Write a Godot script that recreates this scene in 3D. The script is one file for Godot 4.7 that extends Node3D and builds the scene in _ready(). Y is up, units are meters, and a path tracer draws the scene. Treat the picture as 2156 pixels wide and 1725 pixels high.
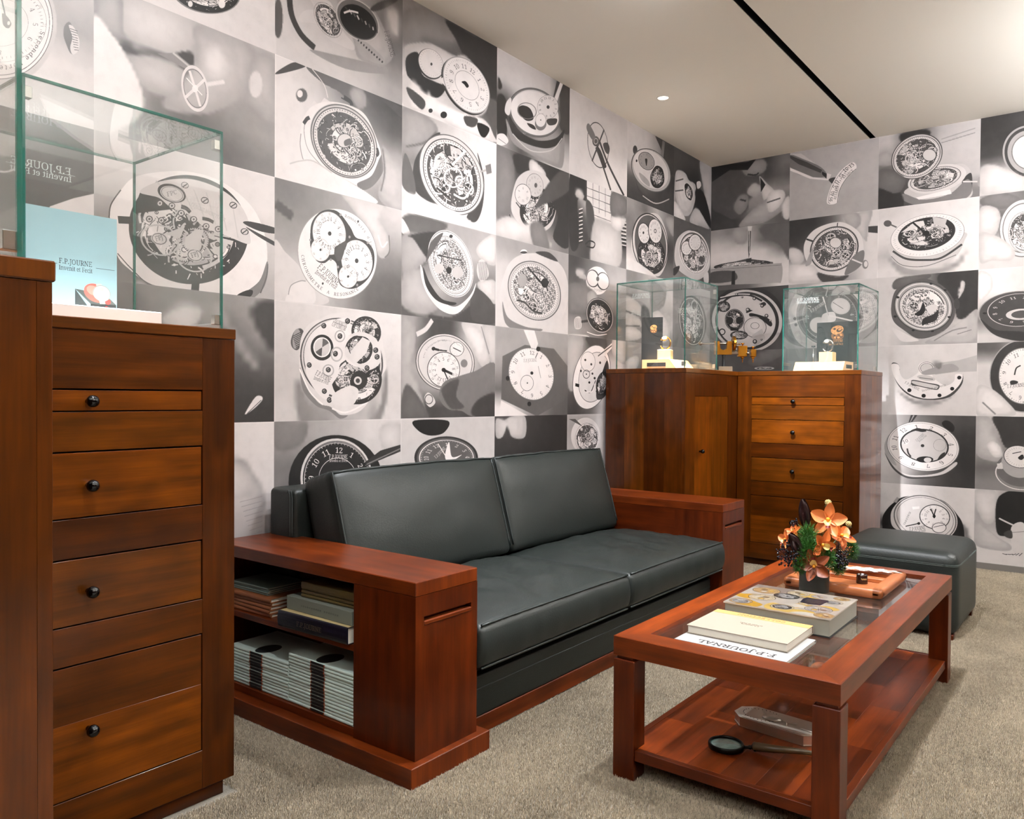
extends Node3D
# A watch salon: leather sofa, coffee table and display cabinets before two walls papered with watchmaking photographs.

# ---------------------------------------------------------------- the scene
var rng := RandomNumberGenerator.new()
var M := {}
const CEIL := 2.908
const COLS_Z := [0.0, 0.6452, 1.3252, 2.0052, 2.6852, 3.3652, 4.0452, 4.7252, 5.4052, 6.0852, 6.7652, 7.4452, 8.1252]
const COLS_X := [0.0, 0.6146, 1.2263, 1.838, 2.4497, 3.0614, 3.6731, 4.2848, 4.8965]
const ROWS_Y := [2.908, 2.4089, 1.9362, 1.4635, 0.9908, 0.5181, 0.0454]

func _ready() -> void:
	rng.seed = 4711
	var cam := Camera3D.new()
	cam.name = "camera"
	add_child(cam)
	cam.position = Vector3(2.624, 1.0937, 5.9257)
	cam.basis = Basis.from_euler(Vector3(-0.0159, 0.6590, 0.0071))
	cam.fov = 54.38
	cam.near = 0.02
	cam.current = true
	var we := WorldEnvironment.new()
	we.name = "environment"
	var env := Environment.new()
	env.background_mode = Environment.BG_COLOR
	env.background_color = Color(0.02, 0.02, 0.02)
	env.tonemap_mode = Environment.TONE_MAPPER_LINEAR
	env.tonemap_exposure = EXPOSURE
	env.sdfgi_enabled = true
	env.ssao_enabled = true
	env.ssil_enabled = true
	we.environment = env
	add_child(we)
	serif = SystemFont.new()
	serif.font_names = PackedStringArray(["Droid Serif"])
	sans = SystemFont.new()
	sans.font_names = PackedStringArray(["Droid Sans"])
	make_materials()
	make_lights()
	make_room()
	make_prints()
	make_cabinets()
	make_sofa()
	make_table()
	make_ottoman()
	make_cases()
	make_books()
	make_table_things()
	make_flowers()
	make_carpet()

const EXPOSURE := 1.75
const WARM := Color(0.975, 0.985, 1.0)

# each lamp: where, what it is aimed at, strength at one metre, cone half angle, label
func make_lights() -> void:
	downlight(Vector3(0.366, CEIL, 1.541), Vector3(0.34, 0, 1.45), 34.0, 13.0, "recessed ceiling downlight above the glass case in the far corner")
	downlight(Vector3(0.46, CEIL, 4.93), Vector3(0.46, 0, 4.96), 26.0, 13.0, "recessed ceiling downlight above the nearest glass case, out of frame")
	downlight(Vector3(1.22, CEIL, 5.72), Vector3(1.22, 0, 5.72), 34.0, 13.0, "recessed ceiling downlight above the glass case at the left edge, out of frame")
	downlight(Vector3(0.95, CEIL, 3.15), Vector3(0.8, 0, 3.1), 2.4, 62.0, "recessed ceiling downlight above the leather sofa, out of frame")
	downlight(Vector3(1.86, CEIL, 3.45), Vector3(1.86, 0, 3.45), 7.2, 50.0, "recessed ceiling downlight straight above the coffee table, out of frame")
	downlight(Vector3(1.75, CEIL, 5.2), Vector3(1.7, 0, 5.0), 2.2, 52.0, "recessed ceiling downlight near the front cabinets, out of frame")
	downlight(Vector3(3.0, CEIL, 1.7), Vector3(1.7, 1.7, 0.0), 5.0, 68.0, "recessed ceiling downlight in front of the back wall, out of frame")
	downlight(Vector3(4.1, CEIL, 4.4), Vector3(4.1, 0.0, 4.4), 6.0, 42.0, "recessed ceiling downlight right of the coffee table, out of frame")
	downlight(Vector3(3.2, CEIL, 6.4), Vector3(3.2, 0.0, 6.4), 10.0, 44.0, "recessed ceiling downlight behind the viewer, out of frame")
	track_spot(Vector3(1.185, CEIL + 0.02, 2.75), Vector3(0.97, 1.10, 0.62), 15.0, 13.0, "small spotlight hidden in the ceiling slot over the drawers")
	track_spot(Vector3(1.185, CEIL + 0.02, 2.95), Vector3(0.0, 1.0, 2.1), 1.5, 72.0, "small spotlight hidden in the ceiling slot facing the picture wall")
	track_spot(Vector3(1.185, CEIL + 0.02, 4.3), Vector3(0.0, 0.9, 4.0), 0.9, 72.0, "small spotlight hidden in the ceiling slot, nearest to the viewer")
	uplighter(Vector3(4.0, 0, 1.1), 24.0, "tall floor uplighter nearest the back wall, out of frame")
	uplighter(Vector3(4.5, 0, 4.9), 17.0, "tall floor uplighter right of the viewer, out of frame")
	uplighter(Vector3(1.9, 0, 7.4), 12.0, "tall floor uplighter behind the viewer, out of frame")

# a standing lamp that throws its light at the ceiling
func uplighter(at: Vector3, energy: float, label: String) -> void:
	var t := thing("floor_uplighter", label, "floor lamp", at, 0.0, "floor uplighters")
	var st := tool()
	lathe(st, [Vector2(0, 0), Vector2(0.14, 0), Vector2(0.14, 0.012), Vector2(0.012, 0.03), Vector2(0.011, 1.78), Vector2(0, 1.78)], Vector3.ZERO, 24)
	part("stand", done(st), M.black, t)
	st = tool()
	lathe(st, [Vector2(0.012, 1.75), Vector2(0.08, 1.77), Vector2(0.155, 1.86), Vector2(0.152, 1.862), Vector2(0.078, 1.776), Vector2(0.0, 1.762)], Vector3.ZERO, 28)
	part("bowl", done(st), M.black, t)
	st = tool()
	lathe(st, [Vector2(0, 1.80), Vector2(0.07, 1.80), Vector2(0.07, 1.812), Vector2(0, 1.812)], Vector3.ZERO, 24)
	part("light_disc", done(st), M.lamp_glow, t)
	spot(t, Vector3(0, 1.83, 0), Vector3(0, 3, 0), energy, 76.0, WARM, 0.07)

func spot(parent: Node3D, at: Vector3, aim: Vector3, energy: float, half: float, col: Color, size := 0.035) -> void:
	var l := SpotLight3D.new()
	l.name = "spot"
	parent.add_child(l)
	l.position = at
	l.basis = Basis.looking_at(aim - at, Vector3.RIGHT)
	l.light_color = col
	l.light_energy = energy
	l.spot_angle = half
	l.spot_angle_attenuation = 1.0
	l.spot_range = 12.0
	l.spot_attenuation = 2.0
	l.light_size = size
	l.shadow_enabled = true

func downlight(at: Vector3, aim: Vector3, energy: float, half: float, label: String) -> void:
	var t := thing("recessed_downlight", label, "downlight", Vector3(at.x, at.y, at.z), 0.0, "recessed ceiling downlights")
	var st := tool()
	lathe(st, [Vector2(0.040, 0.0), Vector2(0.0405, -0.003), Vector2(0.034, -0.004), Vector2(0.031, -0.001), Vector2(0.031, 0.0)], Vector3.ZERO, 28)
	part("trim_ring", done(st), M.white_metal, t)
	st = tool()
	lathe(st, [Vector2(0.0, -0.0016), Vector2(0.031, -0.0016), Vector2(0.031, -0.0004), Vector2(0.0, -0.0004)], Vector3.ZERO, 28)
	part("light_lens", done(st), M.lamp_glow, t)
	spot(t, Vector3(0, -0.012, 0) + at - t.position, aim - t.position, energy, half, WARM)

func track_spot(at: Vector3, aim: Vector3, energy: float, half: float, label: String) -> void:
	var t := thing("track_spotlight", label, "spotlight", at, 0.0, "spotlights in the ceiling slot")
	var st := tool()
	lathe(st, [Vector2(0.0, 0.03), Vector2(0.014, 0.03), Vector2(0.014, 0.002), Vector2(0.012, 0.0)], Vector3.ZERO, 14)
	part("housing", done(st), M.black, t)
	st = tool()
	lathe(st, [Vector2(0.0, 0.001), Vector2(0.012, 0.001), Vector2(0.012, 0.0), Vector2(0.0, 0.0)], Vector3.ZERO, 14)
	part("light_lens", done(st), M.lamp_glow, t)
	spot(t, Vector3(0, -0.036, 0), aim - at, energy, half, WARM, 0.02)

func make_materials() -> void:
	M.white_metal = plain(Color(0.85, 0.83, 0.8), 0.4)
	M.black = plain(Color(0.02, 0.02, 0.022), 0.5)
	M.lamp_glow = plain(Color(1, 1, 1), 0.4)
	M.lamp_glow.emission_enabled = true
	M.lamp_glow.emission = Color(1.0, 0.93, 0.82)
	M.lamp_glow.emission_energy_multiplier = 3.0
	M.ceiling = plain(Color(0.92, 0.90, 0.86), 0.9)
	M.wall = plain(Color(0.78, 0.76, 0.73), 0.85)
	M.panelling = plain(Color(0.33, 0.22, 0.14), 0.5)
	M.base = plain(Color(0.42, 0.40, 0.38), 0.6)
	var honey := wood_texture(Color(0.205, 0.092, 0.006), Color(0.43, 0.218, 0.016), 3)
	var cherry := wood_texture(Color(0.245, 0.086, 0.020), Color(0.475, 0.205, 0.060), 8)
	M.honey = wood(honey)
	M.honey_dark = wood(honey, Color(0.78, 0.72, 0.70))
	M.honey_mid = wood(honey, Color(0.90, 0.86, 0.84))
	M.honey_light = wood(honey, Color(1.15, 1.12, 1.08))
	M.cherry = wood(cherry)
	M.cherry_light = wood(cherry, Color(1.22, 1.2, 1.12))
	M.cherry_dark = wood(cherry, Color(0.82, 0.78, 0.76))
	for m in [M.cherry, M.cherry_light, M.cherry_dark]:
		m.clearcoat = 0.16
		m.metallic_specular = 0.26
	M.knob = plain(Color(0.012, 0.012, 0.014), 0.14)
	M.leather = plain(Color(0.108, 0.128, 0.120), 0.42)
	M.leather.metallic_specular = 0.45
	M.leather.normal_enabled = true
	var ln := noise_image(256, 256, 0.09, 21, 3)
	ln.bump_map_to_normal_map(1.2)
	M.leather.normal_texture = ImageTexture.create_from_image(ln)
	M.leather.normal_scale = 0.35
	M.leather.uv1_triplanar = true
	M.leather.uv1_scale = Vector3(5, 5, 5)
	M.leather_seam = plain(Color(0.10, 0.13, 0.125), 0.45)
	M.stitch = plain(Color(0.30, 0.34, 0.33), 0.6)
	M.pane = pane_material(Color(0.85, 0.98, 0.95), 0.012)
	M.edge = pane_material(Color(0.12, 0.42, 0.37), 0.72)
	M.table_glass = pane_material(Color(0.30, 0.28, 0.26), 0.10)
	M.clip = plain(Color(0.75, 0.75, 0.73), 0.25, 1.0)
	M.logo = plain(Color(0.80, 0.83, 0.82), 0.5)
	M.ink = plain(Color(0.05, 0.055, 0.06), 0.6)
	M.brass = plain(Color(0.83, 0.60, 0.22), 0.22, 1.0)
	M.steel = plain(Color(0.72, 0.71, 0.69), 0.2, 1.0)
	M.silver = plain(Color(0.80, 0.77, 0.72), 0.36, 0.85)
	M.white_base = plain(Color(0.93, 0.93, 0.92), 0.35)
	M.maple = plain(Color(0.86, 0.70, 0.50), 0.4)
	M.paper = plain(Color(0.87, 0.85, 0.80), 0.7)
	M.page_grey = plain(Color(0.55, 0.54, 0.50), 0.7)

func make_room() -> void:
	M.carpet = carpet_material()
	structure("floor", Vector3(-0.15, -0.12, -0.15), Vector3(5.35, 0, 8.55), M.carpet)
	var wl := structure("wall_left", Vector3(-0.15, 0, -0.15), Vector3(-0.002, CEIL, 8.55), M.wall)
	var wb := structure("wall_back", Vector3(-0.002, 0, -0.15), Vector3(5.35, CEIL, -0.002), M.wall)
	M.wl = wl
	M.wb = wb
	structure("wall_right", Vector3(5.2, 0, 0), Vector3(5.35, CEIL, 8.4), M.panelling)
	structure("wall_front", Vector3(0, 0, 8.4), Vector3(5.35, CEIL, 8.55), M.panelling)
	var st := tool()
	slab(st, Vector3(-0.15, CEIL, -0.15), Vector3(1.165, CEIL + 0.1, 8.55), 0.0)
	slab(st, Vector3(1.205, CEIL, -0.15), Vector3(5.35, CEIL + 0.1, 8.55), 0.0)
	var c := part("ceiling", st.commit(), M.ceiling)
	c.set_meta("kind", "structure")
	st = tool()
	slab(st, Vector3(1.1655, CEIL + 0.085, -0.15), Vector3(1.2045, CEIL + 0.1, 8.55), 0.0)
	slab(st, Vector3(1.1655, CEIL + 0.003, -0.15), Vector3(1.1675, CEIL + 0.085, 8.55), 0.0)
	slab(st, Vector3(1.2025, CEIL + 0.003, -0.15), Vector3(1.2045, CEIL + 0.085, 8.55), 0.0)
	var t := part("trim_1", st.commit(), M.black)
	t.set_meta("kind", "structure")
	structure("baseboard_left", Vector3(0, 0, 0.008), Vector3(0.008, 0.0454, 8.4), M.base)
	structure("baseboard_back", Vector3(0, 0, 0), Vector3(5.2, 0.0454, 0.008), M.base)

func carpet_material() -> StandardMaterial3D:
	var n := 1024
	var a := noise_image(n, n, 0.30, 31, 2)
	var b := noise_image(n, n, 0.010, 33, 4)
	a.convert(Image.FORMAT_L8)
	b.convert(Image.FORMAT_L8)
	var da := a.get_data()
	var db := b.get_data()
	var d := PackedByteArray()
	d.resize(n * n * 3)
	for i in n * n:
		var t := clampf(0.52 + (da[i] - 128) * 0.0030 + (db[i] - 128) * 0.0016, 0.0, 1.0)
		d[i * 3] = int(lerpf(78, 166, t))
		d[i * 3 + 1] = int(lerpf(73, 158, t))
		d[i * 3 + 2] = int(lerpf(64, 145, t))
	var m := StandardMaterial3D.new()
	m.albedo_texture = ImageTexture.create_from_image(Image.create_from_data(n, n, false, Image.FORMAT_RGB8, d))
	m.roughness = 0.95
	m.uv1_triplanar = true
	m.uv1_world_triplanar = true
	m.uv1_scale = Vector3(0.8, 0.8, 0.8)
	return m

# ---------------------------------------------------------------- the printed picture grid on both walls
func make_prints() -> void:
	var tex := {}
	var rough := 0.42
	for key in PICTURES:
		var right: bool = key[0] == "R"
		var col := int(key[1])
		var row := int(key[2])
		var wide: float = (COLS_X[col + 1] - COLS_X[col]) if right else (COLS_Z[col + 1] - COLS_Z[col])
		var tall: float = ROWS_Y[row] - ROWS_Y[row + 1]
		var res := 0.95 if right else [0.75, 0.75, 0.75, 0.9, 1.05, 1.2, 1.3, 1.3][mini(col, 7)] as float
		var m := StandardMaterial3D.new()
		m.albedo_texture = ImageTexture.create_from_image(paint(PICTURES[key], wide * 1000.0, tall * 1000.0, res))
		m.albedo_color = Color(0.98, 0.945, 0.935)
		m.roughness = rough
		tex[key] = m
	var keys := tex.keys()
	for side in ["L", "R"]:
		var n := 12 if side == "L" else 8
		for col in n:
			for row in 6:
				var key := "%s%d%d" % [side, col, row]
				var mat: Material = tex[key] if tex.has(key) else tex[keys[(col * 7 + row * 3 + 2) % keys.size()]]
				var a: Vector3
				var b: Vector3
				var st := tool()
				if side == "L":
					a = Vector3(0, ROWS_Y[row + 1], COLS_Z[col])
					b = Vector3(0, ROWS_Y[row], COLS_Z[col + 1])
				else:
					a = Vector3(COLS_X[col], ROWS_Y[row + 1], 0)
					b = Vector3(minf(COLS_X[col + 1], 5.2), ROWS_Y[row], 0)
				print_sheet(st, a, b, side == "L")
				var p := part("photo_print", st.commit(), mat, M.wl if side == "L" else M.wb)
				if LABELS.has(key):
					p.set_meta("label", LABELS[key])

func print_sheet(st: SurfaceTool, a: Vector3, b: Vector3, left: bool) -> void:
	var n := Vector3.RIGHT if left else Vector3.BACK
	var back := -n * 0.0018
	var c := [Vector3(a.x, b.y, b.z if left else a.z), Vector3(b.x, b.y, a.z), Vector3(b.x, a.y, a.z), Vector3(a.x, a.y, b.z if left else a.z)]
	var uv := [Vector2(0, 0), Vector2(1, 0), Vector2(1, 1), Vector2(0, 1)]
	for i in [0, 1, 2, 0, 2, 3]:
		st.set_normal(n)
		st.set_uv(uv[i])
		st.add_vertex(c[i])
	for k in 4:
		var p: Vector3 = c[k]
		var q: Vector3 = c[(k + 1) % 4]
		var out: Vector3 = (p + q - c[(k + 2) % 4] - c[(k + 3) % 4]).normalized()
		for w in [[p, k], [p + back, k], [q + back, (k + 1) % 4], [p, k], [q + back, (k + 1) % 4], [q, (k + 1) % 4]]:
			st.set_normal(out)
			st.set_uv(uv[w[1]])
			st.add_vertex(w[0])

# ---------------------------------------------------------------- cabinets
const CAB_H := 1.272
const DRAWERS := [[1.053, 1.104], [0.804, 0.958], [0.554, 0.709], [0.150, 0.460]]

func knob(parent: Node, at: Vector3, r := 0.0145) -> void:
	var st := tool()
	lathe(st, [Vector2(0, 0), Vector2(r * 0.42, 0), Vector2(r * 0.42, r * 0.8), Vector2(r * 0.8, r * 1.1), Vector2(r, r * 1.6), Vector2(r * 0.95, r * 2.1), Vector2(r * 0.65, r * 2.5), Vector2(0, r * 2.65)], Vector3.ZERO, 18, Basis(Vector3.RIGHT, PI / 2))
	var o := part("knob", done(st), M.knob, parent)
	o.position = at
	o.set_meta("label", "round glossy black knob")

# front at local z = 0, width along x, depth towards -z
func cabinet(label: String, at: Vector3, turn: float, w: float, d: float, kind: String, knob_x: float) -> Node3D:
	var t := thing("display_cabinet", label, "cabinet", at, turn, "wooden display cabinets")
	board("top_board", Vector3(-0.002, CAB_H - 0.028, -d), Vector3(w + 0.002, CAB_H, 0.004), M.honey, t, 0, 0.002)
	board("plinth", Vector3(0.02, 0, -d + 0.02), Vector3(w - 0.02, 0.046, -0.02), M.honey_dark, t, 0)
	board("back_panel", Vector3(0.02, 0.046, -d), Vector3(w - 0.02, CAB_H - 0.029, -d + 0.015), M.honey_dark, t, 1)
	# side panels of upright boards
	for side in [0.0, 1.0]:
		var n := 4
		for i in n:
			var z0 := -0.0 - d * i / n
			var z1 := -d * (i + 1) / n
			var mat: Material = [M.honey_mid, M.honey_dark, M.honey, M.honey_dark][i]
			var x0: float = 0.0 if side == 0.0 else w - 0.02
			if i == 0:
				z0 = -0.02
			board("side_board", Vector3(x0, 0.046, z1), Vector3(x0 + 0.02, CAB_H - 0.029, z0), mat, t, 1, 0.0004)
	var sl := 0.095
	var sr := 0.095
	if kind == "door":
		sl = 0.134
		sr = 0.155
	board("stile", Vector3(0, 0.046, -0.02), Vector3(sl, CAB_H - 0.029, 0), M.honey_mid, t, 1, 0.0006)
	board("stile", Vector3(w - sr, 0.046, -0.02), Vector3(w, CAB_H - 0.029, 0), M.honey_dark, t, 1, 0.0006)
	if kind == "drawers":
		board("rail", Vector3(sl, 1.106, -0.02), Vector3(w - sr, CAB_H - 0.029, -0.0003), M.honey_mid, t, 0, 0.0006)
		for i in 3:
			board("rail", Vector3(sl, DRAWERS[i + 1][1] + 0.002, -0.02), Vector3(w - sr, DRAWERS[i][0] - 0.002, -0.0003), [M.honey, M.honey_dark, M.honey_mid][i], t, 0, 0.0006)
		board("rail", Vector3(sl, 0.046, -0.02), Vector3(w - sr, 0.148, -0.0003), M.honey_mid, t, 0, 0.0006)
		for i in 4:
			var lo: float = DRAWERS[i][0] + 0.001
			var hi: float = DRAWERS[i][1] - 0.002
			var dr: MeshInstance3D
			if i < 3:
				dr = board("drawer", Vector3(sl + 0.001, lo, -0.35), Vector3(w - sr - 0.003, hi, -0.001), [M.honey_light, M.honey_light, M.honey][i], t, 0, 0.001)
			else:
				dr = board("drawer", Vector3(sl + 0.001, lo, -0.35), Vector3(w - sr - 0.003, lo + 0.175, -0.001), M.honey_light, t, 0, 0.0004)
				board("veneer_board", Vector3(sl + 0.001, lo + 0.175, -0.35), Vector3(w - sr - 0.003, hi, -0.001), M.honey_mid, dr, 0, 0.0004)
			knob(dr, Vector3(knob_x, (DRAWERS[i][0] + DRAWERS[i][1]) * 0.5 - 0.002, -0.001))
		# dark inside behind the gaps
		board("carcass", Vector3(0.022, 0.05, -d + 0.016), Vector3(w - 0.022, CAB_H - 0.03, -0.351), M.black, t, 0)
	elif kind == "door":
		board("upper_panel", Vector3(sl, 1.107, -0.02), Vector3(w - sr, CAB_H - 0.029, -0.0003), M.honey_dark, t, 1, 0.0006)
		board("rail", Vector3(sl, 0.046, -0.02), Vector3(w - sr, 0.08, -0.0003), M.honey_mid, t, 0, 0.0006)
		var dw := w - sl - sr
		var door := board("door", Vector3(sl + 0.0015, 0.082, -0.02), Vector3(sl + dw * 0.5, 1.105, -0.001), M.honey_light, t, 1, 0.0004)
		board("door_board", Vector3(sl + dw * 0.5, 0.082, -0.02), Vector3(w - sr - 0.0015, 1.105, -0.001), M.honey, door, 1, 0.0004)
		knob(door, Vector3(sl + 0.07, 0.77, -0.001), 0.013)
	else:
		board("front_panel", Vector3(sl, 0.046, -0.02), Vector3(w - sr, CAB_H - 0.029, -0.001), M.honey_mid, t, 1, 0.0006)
	return t

func make_cabinets() -> void:
	cabinet("tall wooden cabinet with four knobbed drawers in the left foreground", Vector3(0.69, 0, 5.443), PI / 2, 0.776, 0.545, "drawers", 0.388)
	cabinet("plain cabinet side cut off by the left edge of the picture", Vector3(1.476, 0, 5.455), PI, 0.786, 0.545, "plain", 0.0)
	cabinet("wooden cabinet with one narrow door behind the far sofa arm", Vector3(0.56, 0, 1.60), PI / 2, 0.785, 0.54, "door", 0.0)
	cabinet("wooden cabinet with four knobbed drawers in the far corner behind the flowers", Vector3(0.561, 0, 0.808), 0.0, 0.774, 0.52, "drawers", 0.372)
	var t := thing("corner_cabinet", "wooden corner unit joining the two far cabinets under the brass tool", "cabinet", Vector3(0.02, 0, 0.27), 0.0, "wooden display cabinets")
	board("top_board", Vector3(0, CAB_H - 0.028, 0), Vector3(0.538, CAB_H, 0.542), M.honey, t, 0)
	board("body", Vector3(0, 0, 0), Vector3(0.536, CAB_H - 0.0285, 0.54), M.honey_dark, t, 1)

# ---------------------------------------------------------------- sofa
func make_sofa() -> void:
	var t := thing("sofa", "dark green leather sofa with wooden bookshelf arms", "sofa", Vector3(0, 0, 3.1))
	sofa_arm(t, 1.0, 4.055 - 3.1, 4.323 - 3.1)
	sofa_arm(t, -1.0, -(2.18 - 3.1), -(1.905 - 3.1))
	var z0 := 2.182 - 3.1
	var z1 := 4.053 - 3.1
	board("front_rail", Vector3(0.1, 0.004, z0), Vector3(0.985, 0.064, z1), M.cherry, t, 2, 0.002)
	var mid := Vector3((0.2 + 0.985) * 0.5, 0.13, (z0 + z1) * 0.5)
	var st := pad(Vector3(0.392, 0.066, (z1 - z0) * 0.5), 0.008, 6, func(p: Vector3, _n: Vector3) -> Vector3: return p + mid)
	var lb := part("leather_base", done(st), M.leather, t)
	st = tool()
	tube(st, [Vector3(0.984, 0.155, z0 + 0.004), Vector3(0.984, 0.155, z1 - 0.004)], 0.003, 6)
	part("seam", done(st), M.leather_seam, lb)
	board("seat_deck", Vector3(0.2, 0.196, z0), Vector3(0.955, 0.248, z1), M.leather_seam, t, 0, 0.004)
	# back frame
	var bm := Vector3(0.118, 0.56, (z0 + z1) * 0.5)
	st = pad(Vector3(0.078, 0.185, (z1 - z0) * 0.5 + 0.045), 0.022, 5, func(p: Vector3, _n: Vector3) -> Vector3: return p + bm)
	var bf := part("back_frame", done(st), M.leather, t)
	st = tool()
	for k in 2:
		var path := []
		for i in 14:
			var u := i / 13.0
			var yy := lerpf(0.572, 0.742, minf(u * 1.35, 1.0))
			var xx := 0.185 - k * 0.012 - (0.02 * smoothstep(0.6, 1.0, u))
			path.append(Vector3(xx, yy - 0.012 * smoothstep(0.74, 1.0, u), z1 + 0.0455))
		tube(st, path, 0.0012, 5)
	part("stitching", done(st), M.stitch, bf)
	board("lower_back", Vector3(0.04, 0.07, z0), Vector3(0.19, 0.374, z1), M.leather, t, 2, 0.006)
	# seat cushions
	for k in 2:
		var c := Vector3(0.735, 0.318, (z0 + (z1 - z0) * (0.25 + 0.5 * k)))
		var half := Vector3(0.315, 0.069, (z1 - z0) * 0.25 - 0.002)
		var f := FastNoiseLite.new()
		f.seed = 51 + k
		f.frequency = 3.2
		f.fractal_octaves = 2
		var bend := func(p: Vector3, n: Vector3) -> Vector3:
			var u := p.x / half.x
			var v := p.z / half.z
			var q := p
			var crown := (1.0 - u * u * u * u) * (1.0 - v * v * v * v)
			if p.y > 0.0:
				q.y += 0.044 * crown * (p.y / half.y)
				var fold := f.get_noise_3d(p.x * 0.55 + p.z * 0.25, p.z * 2.2 - p.x * 0.8, 0.0)
				q.y += (0.014 * fold) * crown * (p.y / half.y)
				var crease := pow(1.0 - absf(f.get_noise_3d(p.x * 1.1 + p.z * 0.5, p.z * 2.4 - p.x * 0.6, 9.0)), 5.0)
				q.y -= 0.013 * crease * crown * (p.y / half.y)
			var s := 1.0 - (p.y / half.y) * (p.y / half.y)
			q.x += 0.016 * s * signf(u) * smoothstep(0.5, 1.0, absf(u))
			q.z += 0.0015 * s * signf(v) * smoothstep(0.8, 1.0, absf(v))
			if p.x > half.x * 0.8:
				q += n * 0.004 * f.get_noise_3d(p.z * 4.0, p.y * 1.2, 7.0)
			return q + c
		st = pad(half, 0.020, 26, bend)
		var cu := part("seat_cushion", done(st), M.leather, t)
		st = tool()
		for lev in [1.0, -1.0]:
			var path := []
			for i in 22:
				path.append(bend.call(Vector3(half.x - 0.005, lev * (half.y - 0.004), lerpf(-half.z + 0.012, half.z - 0.012, i / 21.0)), Vector3.ZERO) + Vector3(0.003, 0.002 * lev, 0))
			tube(st, path, 0.0042, 6)
		part("piping", done(st), M.leather_seam, cu)
	# back cushions
	for k in 2:
		var half := Vector3(0.088, 0.222, (z1 - z0) * 0.25 - 0.003)
		var o := Vector3(0.318, 0.592, (z0 + (z1 - z0) * (0.25 + 0.5 * k)))
		var turn := Basis(Vector3.BACK, deg_to_rad(16.5))
		var f := FastNoiseLite.new()
		f.seed = 61 + k
		f.frequency = 2.4
		var bend := func(p: Vector3, n: Vector3) -> Vector3:
			var v := p.y / half.y
			var w := p.z / half.z
			var q := p
			var crown := (1.0 - pow(absf(v), 3.0)) * (1.0 - pow(absf(w), 4.0))
			q.x += signf(p.x) * 0.032 * crown * absf(p.x / half.x)
			q.x += 0.006 * f.get_noise_3d(p.y * 2.0, p.z * 1.2, 3.0) * crown
			if v > 0.7:
				q.y += 0.004 * f.get_noise_3d(p.z * 9.0, p.x * 14.0, 1.0) - 0.012 * (w * w) * 0.5
			# lower front sinks behind the seat
			return turn * q + o
		st = pad(half, 0.03, 18, bend)
		var cu := part("back_cushion", done(st), M.leather, t)
		st = tool()
		for face_x in [1.0]:
			var loop := []
			var ring := [Vector2(-1, -0.9), Vector2(-1, 1), Vector2(1, 1), Vector2(1, -0.9)]
			for e in 3:
				for i in 16:
					var q: Vector2 = (ring[e] as Vector2).lerp(ring[e + 1], i / 15.0)
					var cx: float = half.x - 0.008
					loop.append(bend.call(Vector3(cx * face_x, q.y * (half.y - 0.010), q.x * (half.z - 0.010)), Vector3.ZERO) + turn * Vector3(0.004, 0, 0))
			tube(st, loop, 0.0042, 6)
		part("piping", done(st), M.leather_seam, cu)

func sofa_arm(t: Node3D, s: float, zi: float, zo: float) -> void:
	var fix := func(a: Vector3, b: Vector3) -> Array:
		return [Vector3(a.x, a.y, minf(a.z * s, b.z * s)), Vector3(b.x, b.y, maxf(a.z * s, b.z * s))]
	var put := func(called: String, a: Vector3, b: Vector3, mat: Material, grain: int, r: float, par: Node) -> MeshInstance3D:
		var q: Array = fix.call(a, b)
		return board(called, q[0], q[1], mat, par, grain, r)
	var top: MeshInstance3D = put.call("arm_top", Vector3(0.03, 0.527, zi), Vector3(1.045, 0.568, zo), M.cherry, 0, 0.002, t)
	# front column with the sunk pull
	var st := tool()
	var off := Vector2(rng.randf() * 3.0, rng.randf() * 3.0)
	var w := zo - zi
	var a0 := zi + 0.028
	var a1 := zo - 0.034
	for q in [[Vector3(0.785, 0.06, zi), Vector3(1.022, 0.527, zo)], [Vector3(1.022, 0.06, zi), Vector3(1.045, 0.440, zo)], [Vector3(1.022, 0.466, zi), Vector3(1.045, 0.527, zo)], [Vector3(1.022, 0.440, zi), Vector3(1.045, 0.466, a0)], [Vector3(1.022, 0.440, a1), Vector3(1.045, 0.466, zo)]]:
		var p: Array = fix.call(q[0], q[1])
		slab(st, p[0], p[1], 0.0, 1, off)
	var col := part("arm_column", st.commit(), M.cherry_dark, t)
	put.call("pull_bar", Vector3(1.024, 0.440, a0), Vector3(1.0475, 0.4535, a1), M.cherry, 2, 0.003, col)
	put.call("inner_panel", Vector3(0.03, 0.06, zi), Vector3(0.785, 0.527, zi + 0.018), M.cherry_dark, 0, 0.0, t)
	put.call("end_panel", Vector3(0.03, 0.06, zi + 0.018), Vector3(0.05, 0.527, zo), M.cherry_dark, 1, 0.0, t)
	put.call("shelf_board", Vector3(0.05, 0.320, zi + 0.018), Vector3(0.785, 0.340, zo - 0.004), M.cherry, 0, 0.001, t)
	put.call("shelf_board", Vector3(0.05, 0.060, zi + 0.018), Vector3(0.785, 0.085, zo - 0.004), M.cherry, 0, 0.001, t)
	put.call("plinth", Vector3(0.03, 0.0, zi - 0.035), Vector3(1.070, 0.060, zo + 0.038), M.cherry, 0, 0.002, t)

# ---------------------------------------------------------------- coffee table
const TX0 := 1.46
const TX1 := 2.087
const TZ0 := 2.425
const TZ1 := 3.937
const GLASS_Y := 0.401

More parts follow.
